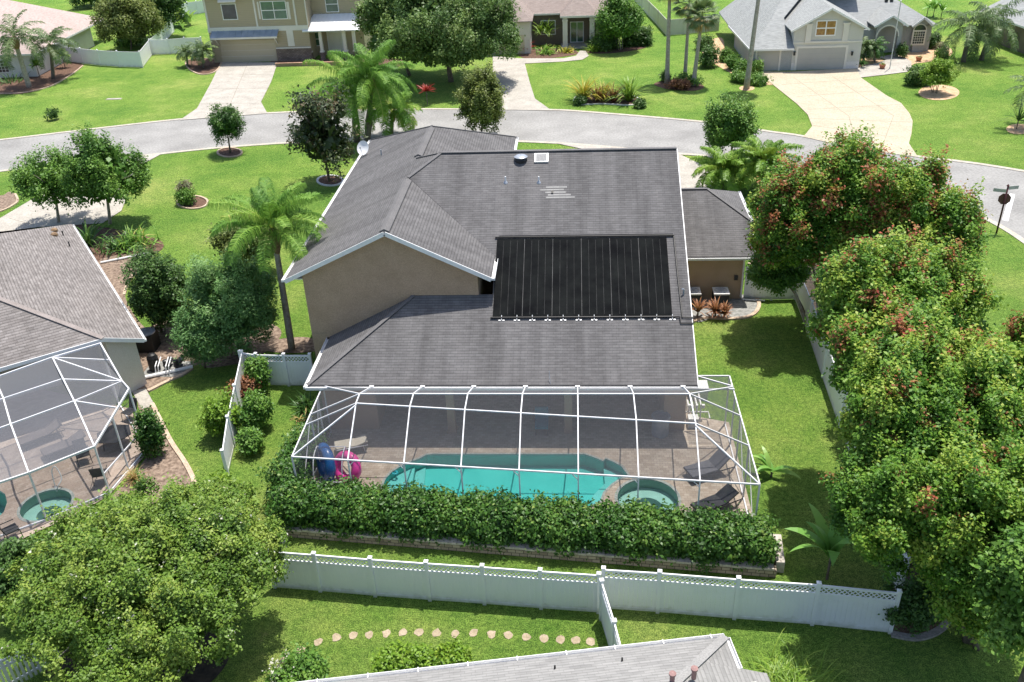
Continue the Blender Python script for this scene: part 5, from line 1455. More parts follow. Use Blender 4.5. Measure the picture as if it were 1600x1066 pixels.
# ================================================================== BOTTOM NEIGHBOUR ROOF
bh = thing('rear_house', 'light grey shingle roof with white gutter at the bottom edge of the photo', 'house', (0, 14, 0))
A = g(505, 1066.5, 2.7); B = g(1133, 995, 2.7)
u = Vector((B[0] - A[0], B[1] - A[1], 0)).normalized(); nb_ = Vector((u.y, -u.x, 0))       # nb_ points toward the camera side
A0 = Vector(A) - u * 7; Bv = Vector(B)
s_ = 0.42
def bp(a, d): p = Bv - u * a + nb_ * d; return (p.x, p.y, 2.7 + s_ * d)
def bpf(a, d, z): p = Bv - u * a + nb_ * d; return (p.x, p.y, z)
r = MB(); Rn = 6.5
r.roofp([bp(0, 0), bpf(1.15, 1.15, 2.7 + s_ * 1.15), bpf(Rn, Rn, 2.7 + s_ * Rn), bpf(24, Rn, 2.7 + s_ * Rn), bpf(24, 0, 2.7)])
r.roofp([bpf(0, 0, 2.7), bpf(0, 1.15, 2.7), bpf(1.15, 1.15, 2.7 + s_ * 1.15)])
r.roofp([bpf(1.15, 1.15, 2.7 + s_ * 1.15), bpf(-0.9, 1.15, 2.7 - s_ * 0.9), bpf(-0.9, 12, 2.7 - s_ * 0.9), bpf(Rn, 12, 2.7 + s_ * Rn), bpf(Rn, Rn, 2.7 + s_ * Rn)])
r.build('roof', 'shingle_grey', bh)
m = MB(); m.beam(bpf(0.0, 0.0, 2.72), bpf(Rn, Rn, 2.72 + s_ * Rn), 0.26, 0.03); m.build('hip_cap', 'cap_grey', bh)
m = MB(); gutter(m, bpf(24, 0, 2.56), bpf(0, 0, 2.56), (-nb_.x, -nb_.y)); gutter(m, bpf(0, 0.02, 2.56), bpf(0, 1.15, 2.56), (u.x, u.y)); gu = m.build('gutter', 'white_paint', bh)
m = MB()
for k in range(16): p, q = bpf(0.4 + k * 1.45, -0.17, 2.69), bpf(0.4 + k * 1.45, 0.02, 2.69); m.beam(p, q, 0.03, 0.015)
m.each('hanger', 'white_paint', gu)
m = MB(); m.prism([bpf(-0.4, 1.6, 0), bpf(-0.4, 11, 0), bpf(23, 11, 0), bpf(23, 0.5, 0), bpf(0.5, 0.5, 0), bpf(0.5, 1.6, 0)], (0, 0, 2.6)); m.build('wall', 'stucco_pale', bh)
def onB(px, py): return onP(px, py, bp(0, 0), (-nb_.x * s_, -nb_.y * s_, 1))
for px, py in ((867, 1045), (972, 1033)):
    p = onB(px, py); m = MB(); m.tube([(p[0], p[1], p[2] - 0.05), (p[0], p[1], p[2] + 0.13)], 0.028, 8); m.build('vent_pipe', 'black_plastic', bh)
for px, py in ((1050, 1066), (1084, 1058)):
    p = onB(px, py); m = MB(); m.tube([(p[0], p[1], p[2] - 0.05), (p[0], p[1], p[2] + 0.32)], 0.07, 10); m.lathe((p[0], p[1], p[2] + 0.3), [(0.1, 0), (0.1, 0.05), (0.03, 0.08)], 12); m.build('vent_stack', 'maroon_pipe', bh)

# ================================================================== LEFT NEIGHBOUR
lh = thing('left_house', 'single-storey house with brown-grey shingle roof at the left edge, with a pool cage', 'house', (-30, 44, 0))
SE = Vector((-21.0, 37.39, 2.6)); NE = Vector((-31.98, 52.22, 2.6))
lu = (NE - SE).normalized(); lw_ = Vector((-lu.y, lu.x, 0)); 
if lw_.x > 0: lw_ = -lw_
nE = (-lw_.x * 0.5, -lw_.y * 0.5, 1)
Aq = Vector(onP(161, 529, tuple(SE), nE)); N0 = Vector(onP(0, 365, tuple(SE), nE)); N1 = Vector(onP(-170, 396, tuple(SE), nE))
hd_ = (lw_ + lu); H1 = Aq + Vector((hd_.x, hd_.y, 0.5)) * 4.5
r = MB()
r.roofp([SE, NE, N0, N1, H1, Aq])
r.roofp([Aq, H1, H1 + lw_ * 8, Aq + lw_ * 14])
NB = NE + (N0 - NE) * 0.5 + lu * 6
r.roofp([NE, N0, N1, N1 + lu * 5 + Vector((0, 0, -2.4)), NE + lw_ * 3 + lu * 0.6])
r.build('roof', 'shingle_left', lh)
m = MB(); m.beam(Aq + Vector((0, 0, 0.02)), H1 + Vector((0, 0, 0.02)), 0.26, 0.04); m.build('hip_cap', 'cap_brown', lh)
m = MB(); o = -lw_; z = Vector((0, 0, -0.16)); gutter(m, SE + z, NE + z, (o.x, o.y), 0.1, 0.1); m.build('gutter', 'white_paint', lh)
m = MB(); m.beam(SE + Vector((0, 0, -0.08)), Aq + Vector((0, 0, -0.08)), 0.04, 0.2); m.build('fascia', 'white_paint', lh)
m = MB(); m.beam(Aq + Vector((0, 0, -0.08)), Aq + lw_ * 14 + Vector((0, 0, -0.08)), 0.05, 0.18); m.build('fascia', 'white_paint', lh)
wS = SE - lu * -0.45 + lw_ * 0.5
m = MB()
q1 = Vector((Aq.x, Aq.y, 0)) + lu * 0.45; q0 = Vector((SE.x, SE.y, 0)) + lu * 0.45 + lw_ * 0.45
q2 = Vector((NE.x, NE.y, 0)) + lw_ * 0.45 - lu * 0.5
def wallseg(m, p, q, h0, h1, t=0.2):
    d = (q - p).normalized(); nn = Vector((-d.y, d.x, 0)) * t
    m.prism([(p.x, p.y, 0), (q.x, q.y, 0), (q.x, q.y, h1), (p.x, p.y, h0)], (nn.x, nn.y, 0))
hA = Aq.z - 0.25
wallseg(m, q0, q1, 2.6, hA); wallseg(m, q0 + lu * 0.2, q2, 2.5, 2.5)
q3 = q1 + lu * 3.2; q4 = q3 + lw_ * 12
wallseg(m, q1, q3, hA, hA); wallseg(m, q3, q4, hA, hA)
m.build('wall', 'stucco_cream', lh)
for a, w, h0, h1, nm in ((1.0, 1.4, 0.9, 2.1, 'window'), (4.0, 2.4, 0.1, 2.1, 'sliding_door')):
    p = q3 + lw_ * a - lu * 0.03; q = p + lw_ * w; m = MB(); m.prism([(p.x, p.y, h0), (q.x, q.y, h0), (q.x, q.y, h1), (p.x, p.y, h1)], tuple(-lu * 0.02)); fr = m.build(nm, 'white_paint', lh)
    p = p + lw_ * 0.08 - lu * 0.03; q = q - lw_ * 0.08 - lu * 0.03; m = MB(); m.prism([(p.x, p.y, h0 + .08), (q.x, q.y, h0 + .08), (q.x, q.y, h1 - .08), (p.x, p.y, h1 - .08)], tuple(-lu * 0.01)); m.build('pane', 'glass_dark', fr)
for px, py in ((85, 361), (85, 368)):
    p = onP(px, py, tuple(SE), nE); m = MB(); m.lathe((p[0], p[1], p[2] - 0.03), [(0.2, 0), (0.2, 0.12), (0.13, 0.2), (0.02, 0.22)], 12); m.build('roof_vent', 'boot', lh)
for px, py in ((99, 368), (109, 385)):
    p = onP(px, py, tuple(SE), nE); m = MB(); m.tube([(p[0], p[1], p[2] - 0.05), (p[0], p[1], p[2] + 0.3)], 0.04, 8); m.build('vent_pipe', 'dark_metal', lh)
a = g(157, 410, 0.12); b = g(232, 395, 0.12)
ds = thing('drain_pipe', 'long white drain pipe on the mulch left of the dark bushes', 'pipe', a)
m = MB(); m.tube([(a[0], a[1], 0.1), (b[0], b[1], 0.1)], 0.07, 8); m.build('pipe', 'white_paint', ds)
m = MB(); m.box((b[0], b[1], 0.05), (0.25, 0.3, 0.08)); m.build('outlet', 'dirty_white', ds)
# its pool cage
lc = thing('screened_pool_enclosure', 'white framed screen enclosure over the pool of the left house', 'pool enclosure', g(60, 800))
def vtop(base, top): b = g(*base); return Vector((b[0], b[1], zfor(b, top[1])))
f_ = vtop((172, 772), (145, 698)); d3 = vtop((230, 704), (200, 608)); EH = f_.z
i_ = Vector(g(45, 739, EH)); l0 = Vector(g(0, 754, EH)); dirl = (l0 - i_).normalized(); l1 = i_ + dirl * 14
b_ = Vector(g(157, 537, Aq.z - 0.1)); a_ = Vector(g(82, 559, Aq.z - 0.1)); a1 = Vector(g(0, 588, Aq.z - 0.1)); aL = a_ + (a1 - a_).normalized() * 12
PH = EH + 0.7
e_ = Vector(g(116, 627, PH)); j_ = Vector(g(17, 663, PH)); k1 = e_ + (j_ - e_).normalized() * 14
ee = Vector(g(96, 593, PH)); l2 = Vector(g(5.6, 623, PH)); l3 = ee + (l2 - ee).normalized() * 14
c3 = Vector(g(191, 596, EH + 0.1)); m3 = Vector(g(180, 637, EH)); 
n3 = Vector(g(172, 563, EH + 0.3))
def cb(nm, p, q, w=0.06, h=0.09): m = MB(); m.beam(p, q, w, h, 0.02); m.build(nm, 'white_metal', lc)
for p, q in ((a_, e_), (e_, f_), (b_, c3), (c3, d3)): cb('rafter', p, q)
fi = Vector(g(0, 610, PH)) 
jj = Vector(g(-6, 597, Aq.z - 0.1)); cb('rafter', jj, l2); cb('rafter', l2, j_); cb('rafter', j_, i_)
for p, q in ((f_, d3), (f_, i_), (i_, l1), (a_, b_), (a_, aL)): cb('eave_beam', p, q)
for p, q in ((e_, k1), (ee, l3), (a_, n3), (a_, c3), (ee, c3), (e_, c3), (e_, m3)): cb('purlin', p, q, 0.05, 0.07)
fb = Vector((f_.x, f_.y, 0.05)); db = Vector((d3.x, d3.y, 0.05)); mb_ = Vector(g(215, 733, 0.05)); mt = Vector(g(184, 640, EH))
ib = Vector((i_.x, i_.y, 0.05)); bb = Vector((b_.x, b_.y, 0.05)); lb = Vector((l1.x, l1.y, 0.05))
mb_ = (fb + db) / 2; mt = (f_ + d3) / 2
for p, q in ((f_, fb), (d3, db), (mt, mb_), (i_, ib), (b_, bb)): cb('post', p, q, 0.06, 0.06)
cb('sill_beam', fb + up * 0.03, db + up * 0.03); cb('sill_beam', fb + up * 0.03, ib + up * 0.03); cb('sill_beam', ib + up * .03, lb + up * .03); cb('sill_beam', bb + up * .03, db + up * .03)
cb('brace', fb + up * 1.0, db + up * 1.0, 0.04, 0.06)
def sc2(*p, mat='sunlit_tone_screen'): m = MB(); m.poly([tuple(x) for x in p]); m.build('screen', mat, lc)
sc2(a_, ee, l3, aL); sc2(ee, e_, k1, l3); sc2(e_, f_, i_, j_); sc2(j_, i_, l1, k1); sc2(a_, b_, n3); sc2(a_, n3, c3); sc2(a_, c3, ee); sc2(ee, c3, e_); sc2(e_, c3, m3); sc2(c3, d3, m3); sc2(e_, m3, f_)
for p, q, pb, qb in ((f_, mt, fb, mb_), (mt, d3, mb_, db), (f_, i_, fb, ib), (i_, l1, ib, lb), (b_, d3, bb, db)): sc2(p, q, qb, pb, mat='wall_screen')
# its spa and pool
ls = thing('hot_tub', 'round green-tinted spa inside the left cage', 'hot tub', nspa_c)
basin(ls, nspa, 0.049, -0.9, 'spa_shell', 'pool_shell', 'spa_water', -0.05)
ringp(ls, nspa_c, 0.5, 1.04, -0.42, 'pool_shelf', 'bench')
ribbon('coping', [(*p, 0) for p in nspa], 0.12, 0.052, 0.012, 'coping', kind=None, closed=True, parent=ls)
lp = thing('swimming_pool', 'green-blue pool cut off by the left picture edge', 'swimming pool', g(0, 785, 0.05))
basin(lp, npool, 0.049, -1.0, 'spa_shell', 'pool_shell', 'pool_water', -0.06)
p = g(92, 757, 0.05); hr = thing('handrail', 'curved silver handrail standing beside the left spa', 'handrail', p)
m = MB(); m.tube(smooth_path([(p[0] - 0.05, p[1] - 0.2, 0.0), (p[0] - 0.1, p[1], 0.75), (p[0] + 0.05, p[1] + 0.1, 0.92), (p[0] + 0.3, p[1] - 0.1, 0.5), (p[0] + 0.2, p[1] - 0.35, 0.25), (p[0] + 0.1, p[1] - 0.4, 0.0)], 5), 0.024, 8); m.build('rail', 'dirty_white', hr)
m = MB(); m.lathe((p[0] - 0.05, p[1] - 0.2, 0.05), [(0.06, 0), (0.05, 0.02)], 10); m.build('foot_plate', 'steel_grey', hr)
c = g(68, 688, 0.05); chaise('chaise_lounge', 'grey-brown chaise lounge farther from the water inside the left cage', c, math.radians(-48), 'cushion_brown', back=0.4)
c = g(104, 705, 0.05); chaise('chaise_lounge', 'grey-brown chaise lounge nearer the dark table inside the left cage', c, math.radians(-48), 'cushion_brown', back=0.35)
def ptable(name, label, c, w, mat):
    r = thing(name, label, 'table', c); m = MB(); m.lathe((c[0], c[1], 0.7), [(w, 0), (w, 0.04)], 6); m.build('table_top', mat, r)
    for k in range(4):
        m = MB(); t = k * math.pi / 2 + 0.7; m.tube([(c[0] + w * .6 * math.cos(t), c[1] + w * .6 * math.sin(t), 0.7), (c[0] + w * .75 * math.cos(t), c[1] + w * .75 * math.sin(t), 0.05)], 0.02, 6); m.build('leg', 'dark_metal', r)
c = g(184, 697, 0.05); ptable('patio_table', 'dark six-sided patio table in the right corner of the left cage', c, 0.8, 'dark_metal')
def pchair(label, c, rz, mat='dark_metal'):
    r = thing('patio_chair', label, 'chair', c); M = Matrix.Rotation(rz, 3, 'Z'); o = Vector(c)
    T = lambda x, y, z: tuple(o + M @ Vector((x, y, z)))
    m = MB(); m.prism([T(-.25, -.25, .42), T(.25, -.25, .42), T(.25, .25, .42), T(-.25, .25, .42)], (0, 0, 0.04)); m.build('seat', mat, r)
    m = MB(); m.prism([T(-.25, .24, .44), T(.25, .24, .44), T(.25, .4, .98), T(-.25, .4, .98)], tuple(M @ Vector((0, .03, 0)))); m.build('backrest', mat, r)
    for sx in (-1, 1):
        m = MB(); m.tube([T(sx * .29, -.25, .62), T(sx * .29, .3, .64)], .018, 6); m.build('armrest', 'white_metal' if mat != 'dark_metal' else mat, r)
        for sy in (-1, 1): m = MB(); m.tube([T(sx * .26, sy * .24, .45), T(sx * .28, sy * .27, 0)], .016, 6); m.build('leg', 'dark_metal', r)
pchair('dark patio chair with pale arms beside the left cage front wall', g(133, 722, 0.05), 0.6)
pchair('dark patio chair beyond the six-sided table', g(205, 655, 0.05), -0.4)
pchair('dark folding chair next to the left spa, at the picture edge', g(22, 840, 0.05), 2.4)
pchair('dark patio chair nearest the tall grass plant in the left cage corner', g(160, 752, 0.05), 3.4)
# pool equipment behind the left cage
c = g(243, 578); pq = thing('pool_equipment', 'black pool filter and pumps with white pipes beside the left house wall', 'pool equipment', c)
m = MB(); m.lathe((c[0], c[1], 0), [(0.26, 0), (0.28, 0.1), (0.28, 0.75), (0.2, 0.92), (0.08, 0.98)], 16); m.build('filter_tank', 'black_plastic', pq, smooth=False)
for dx, dy in ((0.65, 0.3), (1.2, 0.3)):
    m = MB(); m.tube([(c[0] + dx, c[1] + dy - 0.4, 0.3), (c[0] + dx, c[1] + dy + 0.3, 0.3)], 0.15, 10); m.lathe((c[0] + dx, c[1] + dy - 0.35, 0.3), [(0.13, 0), (0.13, 0.3), (0.05, 0.34)], 12); m.build('pump', 'dark_metal', pq)
a, b = g(226, 593), g(302, 576)
m = MB(); m.tube([(a[0], a[1], 0.12), (b[0], b[1], 0.12)], 0.09, 8)
for dx in (0.3, 0.45, 0.85, 1.0): m.tube([(c[0] + dx, c[1] - 0.6, 0.12), (c[0] + dx, c[1] - 0.5, 0.5), (c[0] + dx - 0.1, c[1] + 0.2, 0.65)], 0.03, 6)
m.build('pipe', 'white_paint', pq)
m = MB(); m.slab(c[0] - .5, c[0] + 1.7, c[1] - .7, c[1] + .8, 0.013, 0.03); m.build('pad', 'gravel', pq)
c = g(232, 548); c = (c[0], c[1] + 0.2, 0)
ac = thing('air_conditioner', 'black air conditioner with dark top at the corner of the left house', 'air conditioner', c)
m = MB(); m.slab(c[0] - .45, c[0] + .45, c[1] - .45, c[1] + .45, 0, 1.0); m.build('casing', 'black_plastic', ac)
m = MB(); m.lathe((c[0], c[1], 1.0), [(0.5, 0), (0.5, 0.06), (0.36, 0.07), (0.34, 0.03)], 18); m.build('top', 'steel_grey', ac)

# ================================================================== FAR HOUSES
def quad_on(m, Y, pts, th=0.05):
    """a flat piece standing on the wall plane Y, outlined by sight lines"""
    P = [onY(x, y, Y) for x, y in pts]; m.prism(P, (0, th, 0)); return P
# ---- tan two-storey house
th = thing('two_storey_house', 'tan two-storey house with garage and white porch roof across the road', 'house', (-34, 111, 0))
Yg = 108.1
x0 = onY(345, 90, Yg)[0] - 1.6; x1 = onY(434, 90, Yg)[0] + 4.6
def Xat(px, py, Y): return onY(px, py, Y)[0]
xl = onY(320, 20, Yg)[0]; xm = onY(478, 20, Yg + 0.0)[0]; xr = onY(568, 40, Yg + 3)[0]
band0 = onY(400, 52, Yg)[2]; top = 7.6
m = MB(); m.slab(xl, xm, Yg, Yg + 12, 0, top); m.slab(xm - 0.1, xr, Yg + 2.6, Yg + 11.9, 0, top); m.build('wall', 'siding_tan', th)
m = MB()
r = MB(); ov = 0.6
r.roofp([(xl - ov, Yg - ov, top), (xm + ov, Yg - ov, top), ((xl + xm) / 2 + 1, Yg + 6, top + 3.2), ((xl + xm) / 2 - 1, Yg + 6, top + 3.2)])
r.roofp([(xl - ov, Yg - ov, top), (xl - ov, Yg + 12.6, top), ((xl + xm) / 2 - 1, Yg + 6, top + 3.2)])
r.roofp([(xm + ov, Yg - ov, top), (xm + ov, Yg + 12.6, top), ((xl + xm) / 2 + 1, Yg + 6, top + 3.2)])
r.roofp([(xm - 1, Yg + 2.0, top), (xr + ov, Yg + 2.0, top), (xr - 3, Yg + 7, top + 2.4), (xm - 1, Yg + 7, top + 2.4)])
r.build('roof', 'shingle_grey', th)
m = MB(); bz = onY(400, 43, Yg)[2]; m.slab(xl - 0.04, xm + 0.02, Yg - 0.05, Yg, bz - 0.45, bz + 0.1)
for px in (322, 399, 461): x = Xat(px, 20, Yg); m.slab(x - 0.1, x + 0.1, Yg - 0.06, Yg - 0.001, bz + 0.1, top - 0.05)
m.slab(xm - 0.02, xm + 0.1, Yg - 0.06, Yg + 0.0, bz + 0.1, top - 0.05)
m.build('trim', 'trim_cream', th)
m = MB(); quad_on(m, Yg - 0.03, [(343, 62), (430, 62), (433, 97), (348, 98)], 0.029); gd = m.build('garage_door', 'garage_tan', th)
m = MB()
for k in range(1, 4): P = onY(343, 62 + 9 * k, Yg - 0.04); Q = onY(430, 62 + 9 * k, Yg - 0.04); m.beam((P[0] + .2, Yg - 0.035, P[2]), (Q[0] - .1, Yg - 0.035, P[2]), 0.01, 0.03)
m.build('panel_line', 'stucco_cream', gd)
a0 = onY(328, 60, Yg - 1.1); a1 = onY(433, 60, Yg - 1.1); b0 = onY(332, 49, Yg)
m = MB(); m.prism([(a0[0], Yg - 1.1, a0[2]), (a1[0], Yg - 1.1, a0[2]), (a1[0], Yg - 0.06, b0[2]), (a0[0], Yg - 0.06, b0[2])], (0, 0, -0.08))
for k in range(12): x = a0[0] + (a1[0] - a0[0]) * k / 11; m.beam((x, Yg - 1.1, a0[2] + 0.02), (x, Yg - 0.06, b0[2] + 0.02), 0.04, 0.05)
aw = m.build('awning_roof', 'blue_metal_roof', th)
m = MB(); m.slab(a0[0], a1[0], Yg - 1.14, Yg - 1.1, a0[2] - 0.2, a0[2] + 0.01)
for x in (a0[0] + 0.5, a1[0] - 0.4): m.beam((x, Yg - 1.0, a0[2] - 0.1), (x, Yg - 0.05, a0[2] - 1.0), 0.1, 0.1)
m.build('bracket', 'trim_cream', aw)
def win(root, Y, pts, frame='white_paint', glass='glass_green', bars=(1, 1), fw=0.09, name='window', split=None):
    P = [onY(x, y, Y) for x, y in pts]
    X0_, X1_ = min(p[0] for p in P), max(p[0] for p in P); Z0_, Z1_ = min(p[2] for p in P), max(p[2] for p in P)
    m = MB(); m.slab(X0_, X1_, Y - 0.05, Y - 0.001, Z0_, Z1_); w = m.build(name, frame, root)
    m = MB(); nx, nz = bars; cw = (X1_ - X0_ - fw) / (nx + 0); chh = (Z1_ - Z0_ - fw) / nz
    for i in range(nx):
        for j in range(nz): m.slab(X0_ + fw + i * cw, X0_ + (i + 1) * cw, Y - 0.056, Y - 0.0505, Z0_ + fw + j * chh, Z0_ + (j + 1) * chh)
    m.build('pane', glass, w)
    return w
win(th, Yg, [(410, 2), (446, 2), (446, 30), (410, 30)], bars=(2, 2))
for a in ((401, 408), (447, 455)):
    m = MB(); P = [onY(x, y, Yg) for x, y in ((a[0], 3), (a[1], 30))]; m.slab(P[0][0], P[1][0], Yg - 0.045, Yg - 0.001, P[1][2], P[0][2]); m.build('shutter', 'trim_cream', th)
w = win(th, Yg, [(349, 6), (368, 6), (368, 31), (349, 31)], glass='glass_dark', bars=(1, 1))
m = MB(); p = onY(340, 3, Yg - .6); q = onY(368, 3, Yg - .6); m.prism([(p[0], Yg - .7, p[2]), (q[0], Yg - .7, p[2]), (q[0], Yg - 0.06, p[2] + 0.6), (p[0], Yg - 0.06, p[2] + 0.6)], (0, 0, -0.1)); m.build('awning', 'trim_cream', w)
win(th, Yg + 2.6, [(510, -6), (527, -6), (527, 19), (510, 19)], bars=(1, 2))
m = MB(); P = [onY(x, y, Yg) for x, y in ((447, 48), (461, 72))]; m.slab(P[0][0], P[1][0], Yg - 0.04, Yg - 0.001, P[1][2], P[0][2]); m.build('shutter', 'trim_cream', th)
m = MB(); p = onY(432, 76, Yg); m.slab(p[0], xm, Yg - 0.16, Yg - 0.001, 0, p[2]); m.build('stone_base', 'stone_veneer', th)
m = MB(); m.slab(p[0], xm + .03, Yg - 0.2, Yg - 0.0015, p[2] + .001, p[2] + .12); m.build('sill', 'trim_cream', th)
# porch
pY = Yg + 0.3; pa = onY(472, 49, pY - .6); pb = onY(562, 47, pY - .6); pt = onY(500, 22, Yg + 2.6)
m = MB(); m.prism([(pa[0], pY - .6, pa[2]), (pb[0], pY - .6, pa[2]), (pb[0] - .3, Yg + 2.58, pt[2]), (pa[0] + .9, Yg + 2.58, pt[2])], (0, 0, -0.12))
for k in range(13): f = k / 12; m.beam((pa[0] + (pb[0] - pa[0]) * f, pY - .6, pa[2] + .02), (pa[0] + .9 + (pb[0] - pa[0] - 1.2) * f, Yg + 2.58, pt[2] + .02), 0.03, 0.04)
pr = m.build('porch_roof', 'white_metal_roof', th)
for px in (482, 501, 538, 553):
    x = Xat(px, 60, pY); m = MB(); m.slab(x - .17, x + .17, pY - .17, pY + .17, 0.9, pa[2] - .12); m.slab(x - .25, x + .25, pY - .25, pY + .25, 0.85, 1.0); cm = m.build('porch_column', 'trim_cream', th)
    m = MB(); m.slab(x - .24, x + .24, pY - .24, pY + .24, 0.0, 0.85); m.build('pier', 'stone_veneer', cm)
win(th, Yg + 2.6, [(514, 50), (534, 50), (534, 80), (514, 80)], glass='trim_cream', bars=(1, 1), name='front_door')
win(th, Yg + 2.6, [(487, 50), (499, 50), (499, 72), (487, 72)], glass='glass_green', bars=(1, 2))
rb = thing('planter_wall', 'low red brick planter wall in front of the tan two-storey house', 'wall', g(475, 102))
m = MB(); a, b = g(431, 104), g(560, 104); m.slab(a[0], b[0], a[1] - .15, a[1] + .15, 0, .32); m.build('brick_courses', 'brick_red', rb)
m = MB(); m.slab(a[0] - .02, b[0] + .02, a[1] - .18, a[1] + .18, .322, .38); m.build('cap', 'brick_red', rb)
# ---- brown porch house
ph = thing('porch_house', 'brown single-storey house with hipped porch roof and cream columns, top centre', 'house', (0, 116, 0))
Yp = 110.9
e0 = onY(875, 26, Yp - .5); e1 = onY(936, 25, Yp - .5); EZp = e0[2]
ex0 = onY(800, 24, Yp + 2)[0]; ex1 = onY(1000, 30, Yp + 2)[0]
e_l = onY(830, 22, Yp + 1.6)
m = MB(); m.slab(ex0 + 1, ex1 - 2.5, Yp + 2.2, Yp + 16, 0, EZp - .1); m.build('wall', 'stucco_brown', ph)
gx0 = onY(760, 40, Yp - 1)[0]; gx1 = onY(829, 40, Yp - 1)[0]
m = MB(); m.slab(gx0, gx1, Yp - 2.3, Yp + 8, 0, EZp - .15); m.build('garage_wall', 'stucco_cream', ph)
m = MB(); m.slab(gx0 + .8, gx1 - .7, Yp - 2.33, Yp - 2.301, 0.05, 2.15); m.build('garage_door', 'garage_tan', ph)
r = MB(); pk = EZp + 3.4
cx_ = (e0[0] + e1[0]) / 2
r.roofp([(ex0 - 4, Yp + 1.7, EZp), (ex1 - 2, Yp + 1.7, EZp), (ex1 - 8, Yp + 8.5, pk), (ex0 + 2, Yp + 8.5, pk)])
r.roofp([(ex1 - 2, Yp + 1.7, EZp), (ex1 - 2, Yp + 16, EZp), (ex1 - 8, Yp + 8.5, pk)])
r.roofp([(gx0 - .5, Yp - 2.8, EZp), (gx1 + .3, Yp - 2.8, EZp), ((gx0 + gx1) / 2, Yp + 1.4, EZp + 2.1), ((gx0 + gx1) / 2, Yp + 7, EZp + 2.1), (gx0 - .5, Yp + 6, EZp)][:3])
r.roofp([(gx1 + .3, Yp - 2.8, EZp), (gx1 + .3, Yp + 1.7, EZp), ((gx0 + gx1) / 2, Yp + 6, EZp + 2.1), ((gx0 + gx1) / 2, Yp + 1.4, EZp + 2.1)])
r.roofp([(e0[0], Yp - .5, EZp + .05), (e1[0], Yp - .5, EZp + .05), (cx_, Yp + 3.2, EZp + 2.0)])
r.roofp([(e0[0], Yp - .5, EZp + .05), (cx_, Yp + 3.2, EZp + 2.0), (cx_, Yp + 6, EZp + 2.0), (e0[0], Yp + 2.2, EZp + .05)])
r.roofp([(e1[0], Yp - .5, EZp + .05), (cx_, Yp + 3.2, EZp + 2.0), (cx_, Yp + 6, EZp + 2.0), (e1[0], Yp + 2.2, EZp + .05)])
r.build('roof', 'shingle_brown', ph)
m = MB(); m.slab(e0[0], e1[0], Yp - .56, Yp - .5, EZp - .18, EZp + .04); m.slab(ex0 - 4, e0[0], Yp + 1.64, Yp + 1.7, EZp - .2, EZp - .01); m.slab(e1[0], ex1 - 2, Yp + 1.64, Yp + 1.7, EZp - .2, EZp - .01); m.build('fascia', 'trim_cream', ph)
for px in (883, 925):
    x = Xat(px, 45, Yp); m = MB(); m.slab(x - .28, x + .28, Yp - .28, Yp + .28, 0, EZp - .18); m.slab(x - .34, x + .34, Yp - .34, Yp + .34, EZp - .6, EZp - .45); m.slab(x - .34, x + .34, Yp - .34, Yp + .34, 0, .3); m.build('porch_column', 'trim_cream', ph)
win(ph, Yp + 2.2, [(891, 34), (912, 34), (912, 66), (891, 66)], glass='glass_green', bars=(2, 1), name='front_door')
win(ph, Yp + 2.2, [(845, 32), (868, 32), (868, 54), (845, 54)], glass='glass_dark', bars=(2, 1))
m = MB(); c = g(905, 78); m.slab(c[0] - 2.2, c[0] + 2.2, Yp - .4, Yp + 2.19, 0, .12); m.build('porch_step', 'concrete', ph)
# ---- large grey-white house on the right
rh = thing('right_house', 'large pale house with grey roof, two garage doors, arched entry and arched window, top right', 'house', (28, 101, 0))
Yc = 97.8
def PX_(x, y, Y=Yc): return onY(x, y, Y)
xa = PX_(1236, 100)[0]; xb = PX_(1345, 80)[0]; za = PX_(1235, 47)[2]; ap = PX_(1299, 12.7); ze = (za + PX_(1352, 39)[2]) / 2
m = MB(); m.prism([(xa, Yc, 0), (xb, Yc, 0), (xb, Yc, ze - .1), (ap[0], Yc, ap[2] - .1), (xa, Yc, ze - .1)], (0, 9, 0)); m.build('garage_wall', 'stucco_pale', rh)
r = MB(); o_ = .45; slp = (ap[2] - ze) / (ap[0] - xa)
r.roofp([(xa - o_, Yc - .4, ze - o_ * slp + .1), (ap[0], Yc - .4, ap[2] + .1), (ap[0], Yc + 9, ap[2] + .1), (xa - o_, Yc + 9, ze - o_ * slp + .1)])
r.roofp([(xb + o_, Yc - .4, ze - o_ * slp + .1), (ap[0], Yc - .4, ap[2] + .1), (ap[0], Yc + 9, ap[2] + .1), (xb + o_, Yc + 9, ze - o_ * slp + .1)])
# main block behind
mz = 2.9; my0, my1 = Yc + 6.2, Yc + 22; mx0, mx1 = PX_(1128, 40, Yc + 9)[0], PX_(1452, 70, Yc + 8)[0]
rz_ = mz + 4.6
r.roofp([(mx0 + 6, my0 + .4, mz), (mx1, my0 + .4, mz), (mx1 - 7, my0 + 8, rz_ - .6), (mx0 + 12, my0 + 8, rz_ - .6)])
r.roofp([(mx1, my0 + .4, mz), (mx1, my1, mz), (mx1 - 7, my0 + 8, rz_ - .6)])
r.roofp([(mx0 + 12, my0 + 8, rz_ - .6), (mx1 - 7, my0 + 8, rz_ - .6), (mx1, my1, mz), (mx0 + 5, my1, mz)])
